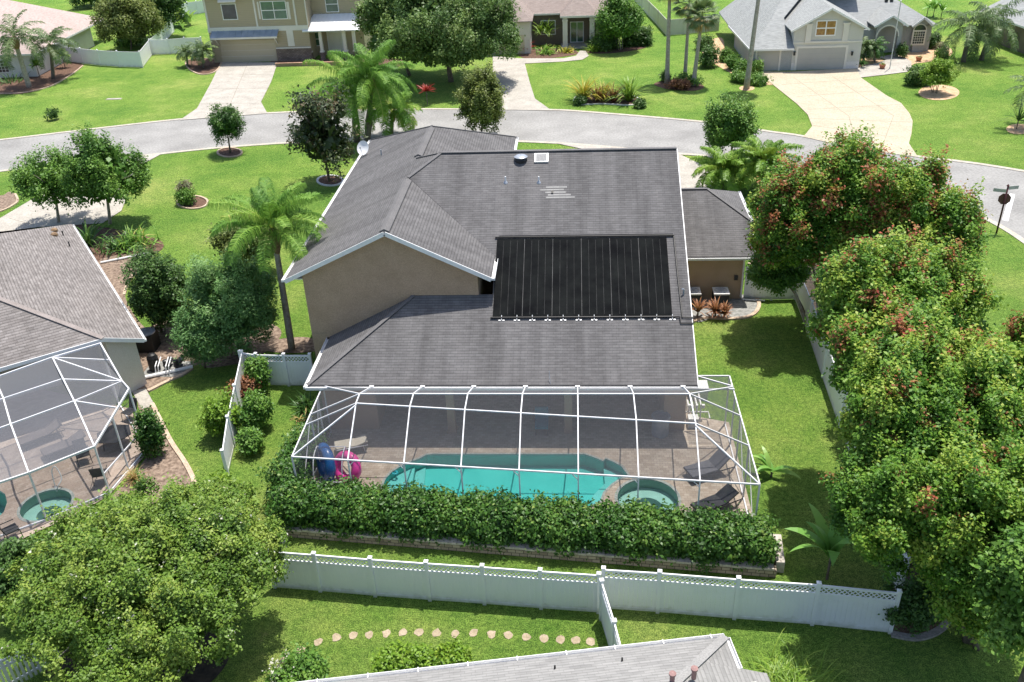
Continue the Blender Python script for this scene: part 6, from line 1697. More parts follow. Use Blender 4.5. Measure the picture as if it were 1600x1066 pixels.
# left garage wing: hipped toward the road
lx0 = PX_(1172, 79, Yc - .4)[0]; lz = PX_(1205, 76, Yc - .4)[2]
rx = (lx0 + xa) / 2 + .6
r.roofp([(lx0, Yc - .5, lz), (xa + .1, Yc - .5, lz), (rx + 1.2, Yc + 3.9, lz + 2.2), (rx, Yc + 3.9, lz + 2.2)])
r.roofp([(lx0, Yc - .5, lz), (rx, Yc + 3.9, lz + 2.2), (rx + 2.5, Yc + 9.5, lz + 4.2), (lx0 - .4, Yc + 11.8, lz)])
r.roofp([(rx, Yc + 3.9, lz + 2.2), (rx + 1.2, Yc + 3.9, lz + 2.2), (xa + 3, Yc + 9.2, lz + 4.2), (rx + 2.5, Yc + 9.5, lz + 4.2)])
r.roofp([(rx + 2.5, Yc + 9.5, lz + 4.2), (lx0 - .4, Yc + 11.8, lz), (lx0 - .4, Yc + 20, lz), (rx + 2.5, Yc + 20, lz + 4.2)])
r.roofp([(rx + 2.5, Yc + 9.5, lz + 4.2), (xa + 9, Yc + 9.3, lz + 4.3), (xa + 9, Yc + 20, lz + 4.3), (rx + 2.5, Yc + 20, lz + 4.2)])
# entry gable and window gable
Ye = 102.6
g0 = onY(1365, 39, Ye); g1 = onY(1409, 33, Ye); ga = onY(1394, 23, Ye)
gze = (g0[2] + onY(1420, 40, Ye)[2]) / 2
for X_ in (g0[0], ga[0] * 2 - g0[0]):
    r.roofp([(X_, Ye - .4, gze), (ga[0], Ye - .4, ga[2]), (ga[0], Ye + 7, ga[2]), (X_, Ye + 7, gze)])
Yw = 104.4
h0_ = onY(1424, 40, Yw); ha_ = onY(1443, 26, Yw); hx1 = 2 * ha_[0] - h0_[0]
for X_ in (h0_[0], hx1):
    r.roofp([(X_, Yw - .4, h0_[2]), (ha_[0], Yw - .4, ha_[2]), (ha_[0], Yw + 6, ha_[2]), (X_, Yw + 6, h0_[2])])
r.build('roof', 'shingle_light', rh)
m = MB()
for a, b in (((xa - o_, Yc - .43, ze - o_ * slp), (ap[0], Yc - .43, ap[2])), ((ap[0], Yc - .43, ap[2]), (xb + o_, Yc - .43, ze - o_ * slp)),
             ((g0[0], Ye - .43, gze - .08), (ga[0], Ye - .43, ga[2] - .08)), ((ga[0], Ye - .43, ga[2] - .08), (2 * ga[0] - g0[0], Ye - .43, gze - .08)),
             ((h0_[0], Yw - .43, h0_[2] - .08), (ha_[0], Yw - .43, ha_[2] - .08)), ((ha_[0], Yw - .43, ha_[2] - .08), (hx1, Yw - .43, h0_[2] - .08)),
             ((lx0, Yc - .55, lz - .1), (xa, Yc - .55, lz - .1)), ((lx0 - .04, Yc - .5, lz - .1), (lx0 - .44, Yc + 11.8, lz - .1))):
    m.beam(a, b, 0.06, 0.2)
m.each('fascia', 'white_paint', rh)
m = MB(); lx = lx0 + .35; m.slab(lx, xa - .001, Yc + .05, Yc + 9, 0, lz - .1); m.slab(lx, lx + .2, Yc + 9, Yc + 11.6, 0, lz - .1); m.build('side_wall', 'stucco_grey', rh)
m = MB(); m.slab(xb + .01, mx1 - .4, my0 + .8, my1, 0, mz - .1); m.build('main_wall', 'stucco_grey', rh)
m = MB(); P = onY(1247, 76, Yc), onY(1320, 74, Yc); gx0_, gx1_ = P[0][0] + .05, P[1][0] + .1; m.slab(gx0_, gx1_, Yc - .03, Yc - .001, .03, 2.2)
gd = m.build('garage_door', 'garage_grey', rh); m = MB()
for k in range(1, 4): m.slab(gx0_ + .05, gx1_ - .05, Yc - .036, Yc - .0305, .55 * k - .012, .55 * k + .012)
m.build('panel_line', 'stucco_grey', gd)
m = MB(); x0_, x1_ = PX_(1183, 90)[0], PX_(1217, 90)[0]; m.slab(x0_, x1_, Yc + .02, Yc + .049, .03, 2.2); m.build('garage_door', 'garage_grey', rh)
m = MB()
for a, b, c, d in ((gx0_ - .25, gx0_ - .02, 0, 2.45), (gx1_ + .02, gx1_ + .25, 0, 2.45), (gx0_ - .02, gx1_ + .02, 2.22, 2.45)): m.slab(a, b, Yc - .06, Yc - .0015, c, d)
for a, b, c, d in ((x0_ - .2, x0_ - .02, 0, 2.4), (x1_ + .02, x1_ + .2, 0, 2.4)): m.slab(a, b, Yc - .01, Yc + .048, c, d)
tb_ = onY(1290, 66, Yc)[2]; m.slab(xa - .03, xb + .03, Yc - .05, Yc - .0012, tb_ - .08, tb_ + .08)
for px in (1264, 1322):
    x = PX_(px, 45)[0]; m.slab(x - .28, x + .28, Yc - .12, Yc - .0011, tb_ + .08, tb_ + 1.75); m.slab(x - .35, x + .35, Yc - .16, Yc - .0013, tb_ + 1.75, tb_ + 1.9)
m.slab(PX_(1262, 60)[0] - .3, PX_(1322, 60)[0] + .3, Yc - .14, Yc - .051, tb_ - .02, tb_ + .14)
m.each('trim', 'trim_cream', rh)
m = MB(); m.slab(xa + .02, gx0_ - .26, Yc - .02, Yc - .001, 0, .75); m.slab(gx1_ + .26, xb - .02, Yc - .02, Yc - .001, 0, .75); m.each('base_course', 'stucco_white', rh)
win(rh, Yc, [(1276, 32), (1305, 31), (1305, 56), (1276, 56)], glass='glass_amber', bars=(2, 2), fw=.12)
for px in (1241, 1331):
    p = PX_(px, 84); m = MB(); m.box((p[0], Yc - .1, p[2]), (.16, .16, .3)); m.box((p[0], Yc - .1, p[2] + .19), (.22, .22, .06)); m.build('wall_lamp', 'dark_metal', rh)
# entry wall with a real arched opening
def arch_wall(X0, X1, zt, ax, aw, az, Y, th, mat, name, gable=None, root=rh):
    """wall with an arched hole: az = springing height, aw = half width"""
    m = MB(); K = 14
    m.slab(X0, ax - aw, Y, Y + th, 0, az); m.slab(ax + aw, X1, Y, Y + th, 0, az)
    xs_ = [ax - aw * math.cos(math.pi * k / K) for k in range(K + 1)]; zs_ = [az + aw * math.sin(math.pi * k / K) for k in range(K + 1)]
    f = gable or (lambda x: zt)
    m.prism([(X0, Y, az), (xs_[0], Y, az), (xs_[0], Y, f(xs_[0])), (X0, Y, f(X0))], (0, th, 0))
    for k in range(K): m.prism([(xs_[k], Y, zs_[k]), (xs_[k + 1], Y, zs_[k + 1]), (xs_[k + 1], Y, f(xs_[k + 1])), (xs_[k], Y, f(xs_[k]))], (0, th, 0))
    m.prism([(xs_[-1], Y, az), (X1, Y, az), (X1, Y, f(X1)), (xs_[-1], Y, f(xs_[-1]))], (0, th, 0))
    m.build(name, mat, root)
ex0_, ex1_ = g0[0] + .4, 2 * ga[0] - g0[0] - .4
sg = (ga[2] - gze) / (ga[0] - g0[0])
ac_ = onY(1386, 60, Ye); aw_ = (onY(1402, 60, Ye)[0] - onY(1370, 60, Ye)[0]) / 2
atop = onY(1386, 41, Ye)[2]
arch_wall(ex0_, ex1_, 0, ac_[0], aw_, atop - aw_, Ye, .35, 'stucco_grey', 'entry_wall', gable=lambda x: ga[2] - .12 - sg * abs(x - ga[0]))
m = MB(); m.slab(xb + .02, ex0_ - .01, Ye + .6, Ye + .8, 0, mz - .1); m.build('recess_wall', 'stucco_grey', rh)
m = MB(); K = 16
for k in range(K):
    t0, t1 = math.pi * k / K, math.pi * (k + 1) / K
    m.prism([(ac_[0] - r_ * math.cos(t), Ye - .04, atop - aw_ + r_ * math.sin(t)) for r_, t in ((aw_, t0), (aw_ + .15, t0), (aw_ + .15, t1), (aw_, t1))], (0, .038, 0))
m.build('arch_trim', 'trim_cream', rh)
wx = (h0_[0] + .5, hx1 - .5); sw = (ha_[2] - h0_[2]) / (ha_[0] - h0_[0])
m = MB(); m.prism([(wx[0], Yw, 0), (wx[1], Yw, 0), (wx[1], Yw, ha_[2] - .12 - sw * (wx[1] - ha_[0])), (ha_[0], Yw, ha_[2] - .12), (wx[0], Yw, ha_[2] - .12 - sw * (ha_[0] - wx[0]))], (0, 5, 0)); m.build('window_bay_wall', 'stucco_grey', rh)
wc = onY(1435, 60, Yw)[0]; w0 = onY(1426, 69, Yw)[2]; w1 = onY(1436, 48, Yw)[2]; hw_ = (onY(1444, 60, Yw)[0] - onY(1426, 60, Yw)[0]) / 2
m = MB(); m.slab(wc - hw_ - .12, wc + hw_ + .12, Yw - .05, Yw - .001, w0 - .12, w1)
K = 12; R_ = hw_ + .12
for k in range(K):
    t0, t1 = math.pi * k / K, math.pi * (k + 1) / K; m.prism([(wc, Yw - .05, w1), (wc - R_ * math.cos(t0), Yw - .05, w1 + R_ * math.sin(t0)), (wc - R_ * math.cos(t1), Yw - .05, w1 + R_ * math.sin(t1))], (0, .049, 0))
wf = m.build('arched_window', 'trim_cream', rh)
m = MB()
for i in range(5):
    for j in range(5): m.slab(wc - hw_ + .05 + i * (2 * hw_ - .05) / 5, wc - hw_ + (i + 1) * (2 * hw_ - .05) / 5, Yw - .06, Yw - .051, w0 + .05 + j * (w1 - w0 - .1) / 5, w0 + (j + 1) * (w1 - w0 - .1) / 5)
for k in range(K):
    t0, t1 = math.pi * k / K, math.pi * (k + 1) / K; m.prism([(wc, Yw - .06, w1 + .06), (wc - hw_ * math.cos(t0), Yw - .06, w1 + .06 + hw_ * .9 * math.sin(t0)), (wc - hw_ * math.cos(t1), Yw - .06, w1 + .06 + hw_ * .9 * math.sin(t1))], (0, .009, 0))
m.build('pane', 'glass_dark', wf)
for px, py in ((1384, 6), (1391, 14)):
    p = onY(px, py, my0 + 4); zz = mz + (rz_ - .6 - mz) * 3.6 / 7.6; m = MB(); m.box((p[0], my0 + 4, zz + .1), (.3, .3, .3)); m.build('roof_vent', 'dark_metal', rh)
fp = thing('flagpole', 'thin white flagpole in front of the arched entry of the right house', 'flagpole', g(1390, 108))
b = g(1390, 108); m = MB(); m.tube([(b[0], b[1], 0), (b[0], b[1], 6.6)], .05, 8); m.build('pole', 'dirty_white', fp)
m = MB(); m.lathe((b[0], b[1], 6.6), [(.02, 0), (.09, .05), (.09, .1), (.02, .16)], 10); m.build('finial', 'dirty_white', fp)
# ---- pink-roofed house
kh = thing('pink_roof_house', 'cream house with a pale pink shingle roof, top left corner', 'house', (-68, 110, 0))
K0, K1 = Vector(g(22, 84, 2.7)), Vector(g(164, 29, 2.7)); K2 = Vector(g(-10, 82, 2.7)) + Vector((-12, 0, 0)); K0 = Vector(g(52, 84, 2.7))
kd = (K1 - K0).normalized(); kn = Vector((-kd.y, kd.x, 0)); LK = (K1 - K0).length
kr = K0 + kn * 9 + kd * 9; kr2 = K1 + kn * 9 - kd * 9
r = MB()
r.roofp([K0, K1, (kr2.x, kr2.y, 2.7 + 4.5), (kr.x, kr.y, 7.2)])
r.roofp([K0, (kr.x, kr.y, 7.2), (K0.x + kn.x * 18, K0.y + kn.y * 18, 2.7)])
r.roofp([K1, (kr2.x, kr2.y, 7.2), (K1.x + kn.x * 18, K1.y + kn.y * 18, 2.7)])
r.roofp([(K0.x + kn.x * 18, K0.y + kn.y * 18, 2.7), (kr.x, kr.y, 7.2), (kr2.x, kr2.y, 7.2), (K1.x + kn.x * 18, K1.y + kn.y * 18, 2.7)])
r.build('roof', 'shingle_pink', kh)
m = MB(); m.beam(K0 + Vector((0, 0, -.1)), K1 + Vector((0, 0, -.1)), .06, .2); m.beam(K0 + Vector((0, 0, -.1)), K0 + kn * 18 + Vector((0, 0, -.1)), .06, .2); m.build('fascia', 'white_paint', kh)
m = MB(); q = K0 + kn * .5 + kd * .5; q_ = K1 + kn * .5 - kd * 4; s_1 = q + kn * 16
m.prism([(q.x, q.y, 0), (q_.x, q_.y, 0), (q_.x + kn.x * 16, q_.y + kn.y * 16, 0), (s_1.x, s_1.y, 0)], (0, 0, 2.6)); m.build('wall', 'stucco_white', kh)
a = q + kn * 3 - kd * .03; b = a + kn * 2.2
m = MB(); m.prism([(a.x, a.y, .6), (b.x, b.y, .6), (b.x, b.y, 2.1), (a.x, a.y, 2.1)], tuple(-kd * .04)); wn_ = m.build('window', 'white_paint', kh)
a, b = a + kn * .1 - kd * .05, b - kn * .1 - kd * .05
m = MB()
for i in range(5):
    for j in range(4):
        p = a + (b - a) * (i / 5 + .01); q2_ = a + (b - a) * ((i + 1) / 5 - .02); z0 = .68 + j * .34; m.prism([(p.x, p.y, z0), (q2_.x, q2_.y, z0), (q2_.x, q2_.y, z0 + .3), (p.x, p.y, z0 + .3)], tuple(-kd * .01))
m.build('pane', 'glass_dark', wn_)
# ---- house at the right top corner
eh = thing('far_corner_house', 'grey-roofed brown house partly hidden by palms, top right corner', 'house', g(1590, 40))
c = g(1575, 52); c1 = g(1560, 8, 2.8)
r = MB(); A1, A2 = Vector(g(1530, 17, 2.8)), Vector(g(1630, 52, 2.8)); dd = (A2 - A1).normalized(); nn = Vector((-dd.y, dd.x, 0))
r.roofp([A1, A2, (A2.x + nn.x * 7, A2.y + nn.y * 7, 6.0), (A1.x + nn.x * 7, A1.y + nn.y * 7, 6.0)])
r.roofp([A1 + nn * 14, A2 + nn * 14, (A2.x + nn.x * 7, A2.y + nn.y * 7, 6.0), (A1.x + nn.x * 7, A1.y + nn.y * 7, 6.0)])
r.build('roof', 'shingle_light', eh)
m = MB(); q = A1 + nn * .5 + dd * .4; p = A2 + nn * .5 - dd * .4; m.prism([(q.x, q.y, 0), (p.x, p.y, 0), (p.x + nn.x * 13, p.y + nn.y * 13, 0), (q.x + nn.x * 13, q.y + nn.y * 13, 0)], (0, 0, 2.7)); m.build('wall', 'stucco_brown', eh)
m = MB(); m.beam(A1 + Vector((0, 0, -.1)), A2 + Vector((0, 0, -.1)), .06, .2); m.build('fascia', 'white_paint', eh)

# ================================================================== STOP SIGN
b = g(1557, 364); H_ = 3.1
sg_ = thing('stop_sign', 'maroon signpost with the back of an octagonal stop sign and street name blades', 'sign', b)
m = MB(); m.tube([(b[0], b[1], 0), (b[0] + .02, b[1], H_)], .055, 10); m.build('post', 'post_maroon', sg_, smooth=True)
m = MB(); fd = Vector((0.25, 1, 0)).normalized(); sd = Vector((fd.y, -fd.x, 0)); O = Vector((b[0], b[1], 2.25)) + fd * .07
m.prism([tuple(O + sd * (.38 * math.cos(t)) + up * (.38 * math.sin(t))) for t in [math.pi / 8 + k * math.pi / 4 for k in range(8)]], tuple(fd * .012)); m.build('sign_plate', 'sign_back', sg_)
m = MB(); m.lathe((b[0], b[1], H_), [(.06, 0), (.09, .04), (.02, .14)], 10); m.build('finial', 'post_maroon', sg_)
for s, dr in ((-1, Vector((-.9, .35, 0))), (1, Vector((.95, .2, 0)))):
    m = MB(); dr.normalize(); O = Vector((b[0], b[1], H_ - (.12 if s > 0 else .3))); m.prism([tuple(O + up * -.11), tuple(O + dr * .75 + up * -.11), tuple(O + dr * .75 + up * .11), tuple(O + up * .11)], tuple(Vector((-dr.y, dr.x, 0)) * .02)); m.build('name_blade', 'sign_blade', sg_)
lit = thing('utility_cover', 'pale concrete utility cover set in the far left lawn', 'utility cover', g(178, 155))
c = g(178, 155); m = MB(); m.slab(c[0] - .75, c[0] + .75, c[1] - .22, c[1] + .22, 0, .05); m.build('lid', 'concrete', lit)
m = MB(); m.slab(c[0] - .8, c[0] + .8, c[1] - .27, c[1] + .27, 0, .03); m.build('rim', 'kerb', lit)
for px, py, lb_ in ((1378, 108, 'small terracotta pot on tan gravel left of the flagpole'), (1435, 96, 'terracotta pot with a small plant on gravel by the arched window')):
    c = g(px, py); t_ = thing('plant_pot', lb_, 'plant pot', c); m = MB(); m.lathe(c, [(.2, 0), (.32, .4), (.34, .45), (.27, .46), (.25, .38)], 14); m.build('pot', 'terracotta', t_)
    V, tt = blades(np.random.default_rng(px), (c[0], c[1], .4), 18, .5, .06); np_mesh('plant', V, tt, 'leaf_olive', t_)
# ================================================================== TREES AND PLANTS
# tall leafy trees with red young tips along the right fence
tree('red_tipped_tree', 'tall red-tipped tree by the right wing, farthest left of the row along the side fence', 'tree', None, (1262, 350), 95, 95, 56000, 0.14, 'leaf_maple', 101, rt=.16, bark='bark_pale', stems=3, tips=.50, nl=90, tone=.2, lump=(.12, .24), shoots=300, open_=.2, base=(max(12.9, g(1262, 350, 6)[0] + .6), g(1262, 350, 6)[1], 0))
tree('red_tipped_tree', 'tall red-tipped tree reaching highest beside the road in the row along the side fence', 'tree', None, (1330, 325), 92, 106, 60000, 0.145, 'leaf_maple', 102, rt=.16, bark='bark_pale', stems=3, tips=.55, nl=90, tone=.2, lump=(.12, .24), shoots=300, open_=.2, base=(max(13.2, g(1330, 325, 7)[0] + .6), g(1330, 325, 7)[1], 0))
tree('red_tipped_tree', 'tall red-tipped tree nearest the stop sign, its crown edge over the road verge', 'tree', None, (1425, 372), 96, 110, 56000, 0.15, 'leaf_maple', 103, rt=.16, bark='bark_pale', stems=3, tips=.45, nl=90, tone=.2, lump=(.12, .24), shoots=300, open_=.2, base=(max(13.2, g(1425, 372, 5.8)[0] + .6), g(1425, 372, 5.8)[1], 0))
tree('red_tipped_tree', 'green tree with few red tips in the middle of the row, over the side fence', 'tree', None, (1362, 472), 98, 92, 72000, 0.13, 'leaf_maple', 104, rt=.16, bark='bark_pale', stems=3, tips=.20, nl=90, tone=.2, lump=(.12, .24), shoots=110, open_=.2, base=(max(13.2, g(1362, 472, 8.0)[0] + .6), g(1362, 472, 8.0)[1], 0))
tree('red_tipped_tree', 'broad green tree with few red tips, middle of the row and nearest the lawn verge', 'tree', None, (1440, 485), 98, 95, 52000, 0.14, 'leaf_maple', 105, rt=.16, bark='bark_pale', stems=3, tips=.16, nl=90, tone=.2, lump=(.12, .24), shoots=90, open_=.2, base=(max(13.2, g(1440, 485, 5.6)[0] + .6), g(1440, 485, 5.6)[1], 0))
tree('red_tipped_tree', 'large yellow-green tree with scattered red tips at the right picture edge', 'tree', None, (1520, 640), 130, 120, 80000, 0.125, 'leaf_maple', 106, rt=.17, bark='bark_pale', stems=3, tips=.10, nl=90, tone=.18, lump=(.12, .24), shoots=110, open_=.2, base=(max(13.2, g(1520, 640, 6.4)[0] + .6), g(1520, 640, 6.4)[1], 0))
tree('red_tipped_tree', 'yellow-green tree with scattered red tips leaning over the white side fence', 'tree', None, (1410, 645), 102, 108, 76000, 0.12, 'leaf_maple', 107, rt=.16, bark='bark_pale', stems=3, tips=.08, nl=90, tone=.18, lump=(.12, .24), shoots=110, open_=.2, base=(max(13.2, g(1410, 645, 7.0)[0] + .6), g(1410, 645, 7.0)[1], 0))
tree('red_tipped_tree', 'nearest yellow-green tree, overhanging the right end of the rear white fence', 'tree', None, (1402, 790), 106, 98, 84000, 0.11, 'leaf_maple', 108, rt=.16, bark='bark', stems=3, tips=.03, nl=90, tone=.18, lump=(.12, .24), shoots=110, open_=.2, base=(max(13.2, g(1402, 790, 5.4)[0] + .6), g(1402, 790, 5.4)[1], 0))  # dark bark paints in the deep shade on these low trunks
tree('red_tipped_tree', 'large shady tree filling the lower right picture edge', 'tree', None, (1540, 845), 142, 165, 120000, 0.11, 'leaf_maple', 109, rt=.18, bark='bark', stems=3, tips=.03, nl=90, tone=.18, lump=(.12, .24), shoots=110, open_=.2, base=(max(13.2, g(1540, 845, 4.6)[0] + .6), g(1540, 845, 4.6)[1], 0))  # darker bark again, standing in for the shade in this corner
tree('red_tipped_tree', 'green crown filling the row between the upper and lower red-tipped trees, behind the side fence', 'tree', None, (1400, 560), 104, 80, 62000, 0.13, 'leaf_maple', 113, rt=.14, bark='bark_pale', stems=3, tips=.1, nl=80, tone=.2, lump=(.12, .24), shoots=70, base=(max(13.2, g(1400, 560, 7.6)[0] + .6), g(1400, 560, 7.6)[1], 0))
tree('red_tipped_tree', 'yellow-green crown in the row between the two lowest trees at the right side', 'tree', None, (1465, 740), 105, 90, 70000, 0.115, 'leaf_maple', 114, rt=.14, bark='bark', stems=3, tips=.05, nl=80, tone=.18, lump=(.12, .24), shoots=70, base=(max(13.2, g(1465, 740, 5.6)[0] + .6), g(1465, 740, 5.6)[1], 0))
tree('leafy_tree', 'low left branches of the red-tipped tree by the right wing, over the short fence', 'tree', None, (1216, 425), 46, 34, 16000, 0.13, 'leaf_mid', 115, rt=.06, nl=60, lump=(.12, .24), shoots=30, base=(12.5, g(1216, 425, 3.2)[1] + .3, 0))  # stands for low branches of the first red-tipped tree, with an added trunk
tree('shrub', 'dark shrub inside the curved grey edging at the end of the rear fence', 'shrub', (1425, 975), (1425, 945), 38, 38, 9000, 0.11, 'leaf_dark', 110, rt=.03, low=-.9)
tree('round_tree', 'dense tree at the lower right corner, mostly beyond the picture edge', 'tree', None, (1650, 930), 100, 130, 30000, 0.14, 'leaf_mid', 111, rt=.15, base=(g(1650, 930, 6)[0], g(1650, 930, 6)[1], 0))
tree('shrub', 'leafy vine mound on the verge at the right picture edge below the road', 'shrub', (1595, 560), (1598, 520), 22, 35, 5000, 0.13, 'leaf_maple', 112, rt=.03, tips=.2)
# big crepe myrtle lower left
tree('flowering_tree', 'huge round yellow-green tree with small white flower clusters, lower left', 'tree', (250, 1010), (232, 908), 212, 152, 270000, 0.10, 'leaf_crepe', 120, rt=.12, bark='bark_pale', stems=5, nl=230, tone=.14, white=.006, lump=(.09, .17), shoots=260, low=-.35, limbs=40, open_=-.15)
tree('flowering_tree', 'lighter leafy part-flowered tree behind the huge lower left tree, near the left cage', 'tree', (120, 920), (75, 895), 80, 70, 26000, 0.115, 'leaf_crepe', 121, rt=.08, bark='bark_pale', stems=3, nl=40, white=.02, lump=(.16, .3), low=-.3)
tree('flowering_tree', 'small yellow-green tree between the huge tree and the curving mulch edging', 'tree', (330, 830), (335, 800), 72, 42, 22000, 0.115, 'leaf_crepe', 122, rt=.08, bark='bark_pale', stems=3, nl=40, white=.01, lump=(.16, .3), low=-.4)
# trees across the road
tree('oak_tree', 'big dense dark green oak across the road left of the brown porch house', 'tree', (705, 128), (700, 50), 118, 92, 62000, 0.24, 'leaf_oak', 130, rt=.3, nl=130, tone=.2, lump=(.1, .22), shoots=80, low=-.5, limbs=14)
tree('oak_tree', 'left part of the dark oak canopy next to the white porch roof', 'tree', (640, 118), (620, 45), 62, 70, 24000, 0.26, 'leaf_oak', 131, rt=.2, nl=80, tone=.2, lump=(.12, .24), shoots=40)
tree('magnolia', 'dark bronze-green upright magnolia in a pale round bed left of the main roof', 'tree', (515, 284), (505, 205), 52, 80, 4200, 0.30, 'leaf_bronze', 132, rt=.12, nl=46, tone=.2, asp=.45, lump=(.14, .26), open_=.35, low=-.8)
tree('ball_tree', 'small ball-shaped clipped tree on a thin trunk by the near kerb', 'tree', (360, 239), (353, 194), 26, 28, 9000, 0.13, 'leaf_hedge', 133, rt=.09, nl=40, low=-.9, lump=(.3, .4))
tree('upright_tree', 'bushy olive-green tree directly behind the main ridge, left of centre', 'tree', (752, 213), (752, 160), 36, 50, 16000, 0.17, 'leaf_olive', 134, rt=.1, nl=80, low=-.95, lump=(.12, .22), shoots=60)
tree('upright_tree', 'bushy grey-green tree on the near kerb above the feathery palms', 'tree', (1142, 250), (1142, 198), 42, 44, 16000, 0.17, 'leaf_mid', 135, rt=.1, nl=80, low=-.9, lump=(.12, .22), shoots=60, open_=.2)
tree('flowering_tree', 'airy pale-flowered tree left of its pair by the concrete drive, left edge', 'tree', (92, 348), (84, 285), 66, 50, 9000, 0.16, 'leaf_mid', 136, rt=.12, bark='bark_pale', nl=70, open_=.5, lump=(.1, .2), low=-.5, shoots=60)
tree('leafy_tree', 'rounder green tree right of its pair by the concrete drive, left side', 'tree', (172, 350), (160, 275), 72, 66, 17000, 0.16, 'leaf_mid', 137, rt=.13, bark='bark_pale', nl=80, open_=.45, lump=(.1, .2), low=-.6, shoots=90)
tree('dark_bush', 'tall dark bush right of the left house roof corner', 'shrub', (252, 520), (248, 455), 46, 66, 22000, 0.13, 'leaf_dark', 138, rt=.08, nl=80, low=-.95, lump=(.12, .24), shoots=70)
tree('oleander', 'wide grey-green oleander bush left of the tall palm trunk', 'shrub', (365, 555), (362, 478), 74, 80, 30000, 0.15, 'leaf_oleander', 139, rt=.08, nl=100, low=-.95, lump=(.1, .2), shoots=120, asp=.35, stems=3)
tree('oleander', 'lower part of the grey-green bushes above the mulch, behind the pumps', 'shrub', (320, 575), (315, 520), 40, 45, 14000, 0.15, 'leaf_oleander', 140, rt=.05, nl=40, low=-.95, asp=.35)
tree('leafy_bush', 'yellowish green bush beneath the fronds of the tall left palm', 'shrub', (395, 430), (388, 372), 48, 42, 14000, 0.16, 'leaf_olive', 141, rt=.08, nl=40, low=-.9)
tree('dense_tree', 'olive-green tree behind the white fence right of the pink roof', 'tree', (205, 78), (200, 32), 45, 46, 16000, 0.25, 'leaf_olive', 142, rt=.12, nl=40)
tree('dense_tree', 'darker green tree farther back right of the olive tree at top left', 'tree', (255, 60), (245, 10), 40, 42, 12000, 0.26, 'leaf_dark', 143, rt=.12, nl=36)
tree('dense_tree', 'dark tree line piece behind the pink roof at the top picture edge', 'tree', (150, 10), (150, -10), 40, 22, 7000, 0.3, 'leaf_dark', 144, rt=.12)
tree('shrub', 'low reddish-green shrub behind the white fence under the olive tree', 'shrub', (205, 72), (202, 66), 20, 11, 3000, 0.2, 'leaf_mid', 145, rt=.03)
tree('leafy_tree', 'tall dark green multi-stemmed tree right of the brown porch', 'tree', (972, 78), (968, 30), 32, 50, 14000, 0.24, 'leaf_mid', 146, rt=.1, bark='bark_pale', nl=40, stems=4, low=-.6)
tree('leafy_tree', 'dark shrubs at the foot of the tall tree right of the brown porch', 'shrub', (950, 76), (945, 64), 24, 16, 4000, 0.2, 'leaf_dark', 147, rt=.03)
b = g(995, 70); V, t = hedge_cloud(np.random.default_rng(9), (b[0] - 1.2, b[1]), (b[0] + 1.4, b[1]), 2.2, 0, 1.7, 1.7, 5000, .2)
o = thing('clipped_hedge', 'dark box-clipped hedge at the corner of the brown porch house lawn', 'hedge', b); np_mesh('foliage', V, t, 'leaf_dark', o)
tree('ligustrum', 'yellow-green umbrella shrub on a tan mulch island, top right lawn', 'shrub', (1462, 145), (1464, 117), 25, 21, 8000, 0.16, 'leaf_lime', 148, rt=.08, stems=4, low=-.3)
tree('round_shrub', 'dark blue-green round shrub left of the yellow-green umbrella shrub', 'shrub', (1436, 132), (1434, 118), 18, 17, 5000, 0.16, 'leaf_dark', 149, rt=.04, low=-.9)
tree('shrub', 'tiny lone shrub on the far left lawn', 'shrub', (82, 187), (82, 179), 9, 9, 500, 0.16, 'leaf_dark', 150, rt=.03)
tree('flowering_shrub', 'small shrub with pale pink-brown top in a round edged bed', 'shrub', (291, 318), (290, 308), 13, 13, 2600, 0.12, 'leaf_mid', 151, rt=.03, low=-.9)
tree('flowering_shrub', 'pale pink-brown flowering top of the small shrub in the round bed', 'shrub', (291, 312), (290, 294), 11, 12, 1500, 0.12, 'leaf_pale', 152, rt=.02, low=-.9)
for i, (bx, by, hw, hh, mt, lb) in enumerate(((348, 650, 28, 34, 'leaf_lime', 'yellow-green bush leaning on the left side of the boundary fence'), (397, 645, 20, 30, 'leaf_mid', 'green vine bush on the right side of the boundary fence'), (402, 585, 13, 30, 'leaf_mid', 'green climber covering the corner post where the boundary fence meets the lattice bay'),
        (343, 765, 20, 24, 'leaf_lime', 'low lime bush at the near end of the boundary fence'), (392, 690, 13, 16, 'leaf_mid', 'small dark green bush on the lawn right of the boundary fence'), (380, 610, 22, 18, 'leaf_copper', 'green and orange croton below the corner of the lattice bay'))):
    tree('fence_shrub', lb, 'shrub', (bx, by + hh * .8), (bx, by), hw, hh, 5000 if mt != 'leaf_copper' else 1500, 0.13, mt, 160 + i, rt=.03, low=-.9, nl=30)
for i, (bx, by, hw, hh, n, mt, lb) in enumerate(((232, 675, 15, 40, 5200, 'leaf_hedge', 'glossy green shrub between the left cage wall and the mulch strip'), (617, 1040, 26, 24, 5000, 'leaf_lime', 'leftmost of the three lime shrubs along the bottom roof gutter'), (662, 1037, 20, 19, 4000, 'leaf_lime', 'middle one of the three lime shrubs along the bottom roof gutter'),
        (706, 1031, 22, 17, 4000, 'leaf_lime', 'rightmost of the three lime shrubs along the bottom roof gutter'), (468, 1056, 52, 12, 6000, 'leaf_mid', 'low spreading shrub with white blooms at the bottom picture edge'), (30, 890, 50, 50, 7000, 'leaf_dark', 'dark green shrub mass against the left cage front'))):
    tree('shrub', lb, 'shrub', (bx, by + hh * .85), (bx, by), hw, hh, n, 0.12, mt, 180 + i, rt=.03, low=-.9, nl=30)
tree('shrub', 'low white-flowering shrub tips beside the bottom picture edge shrub', 'shrub', (440, 1062), (445, 1050), 30, 12, 260, 0.1, 'white_bloom', 187, rt=0, low=-.2)
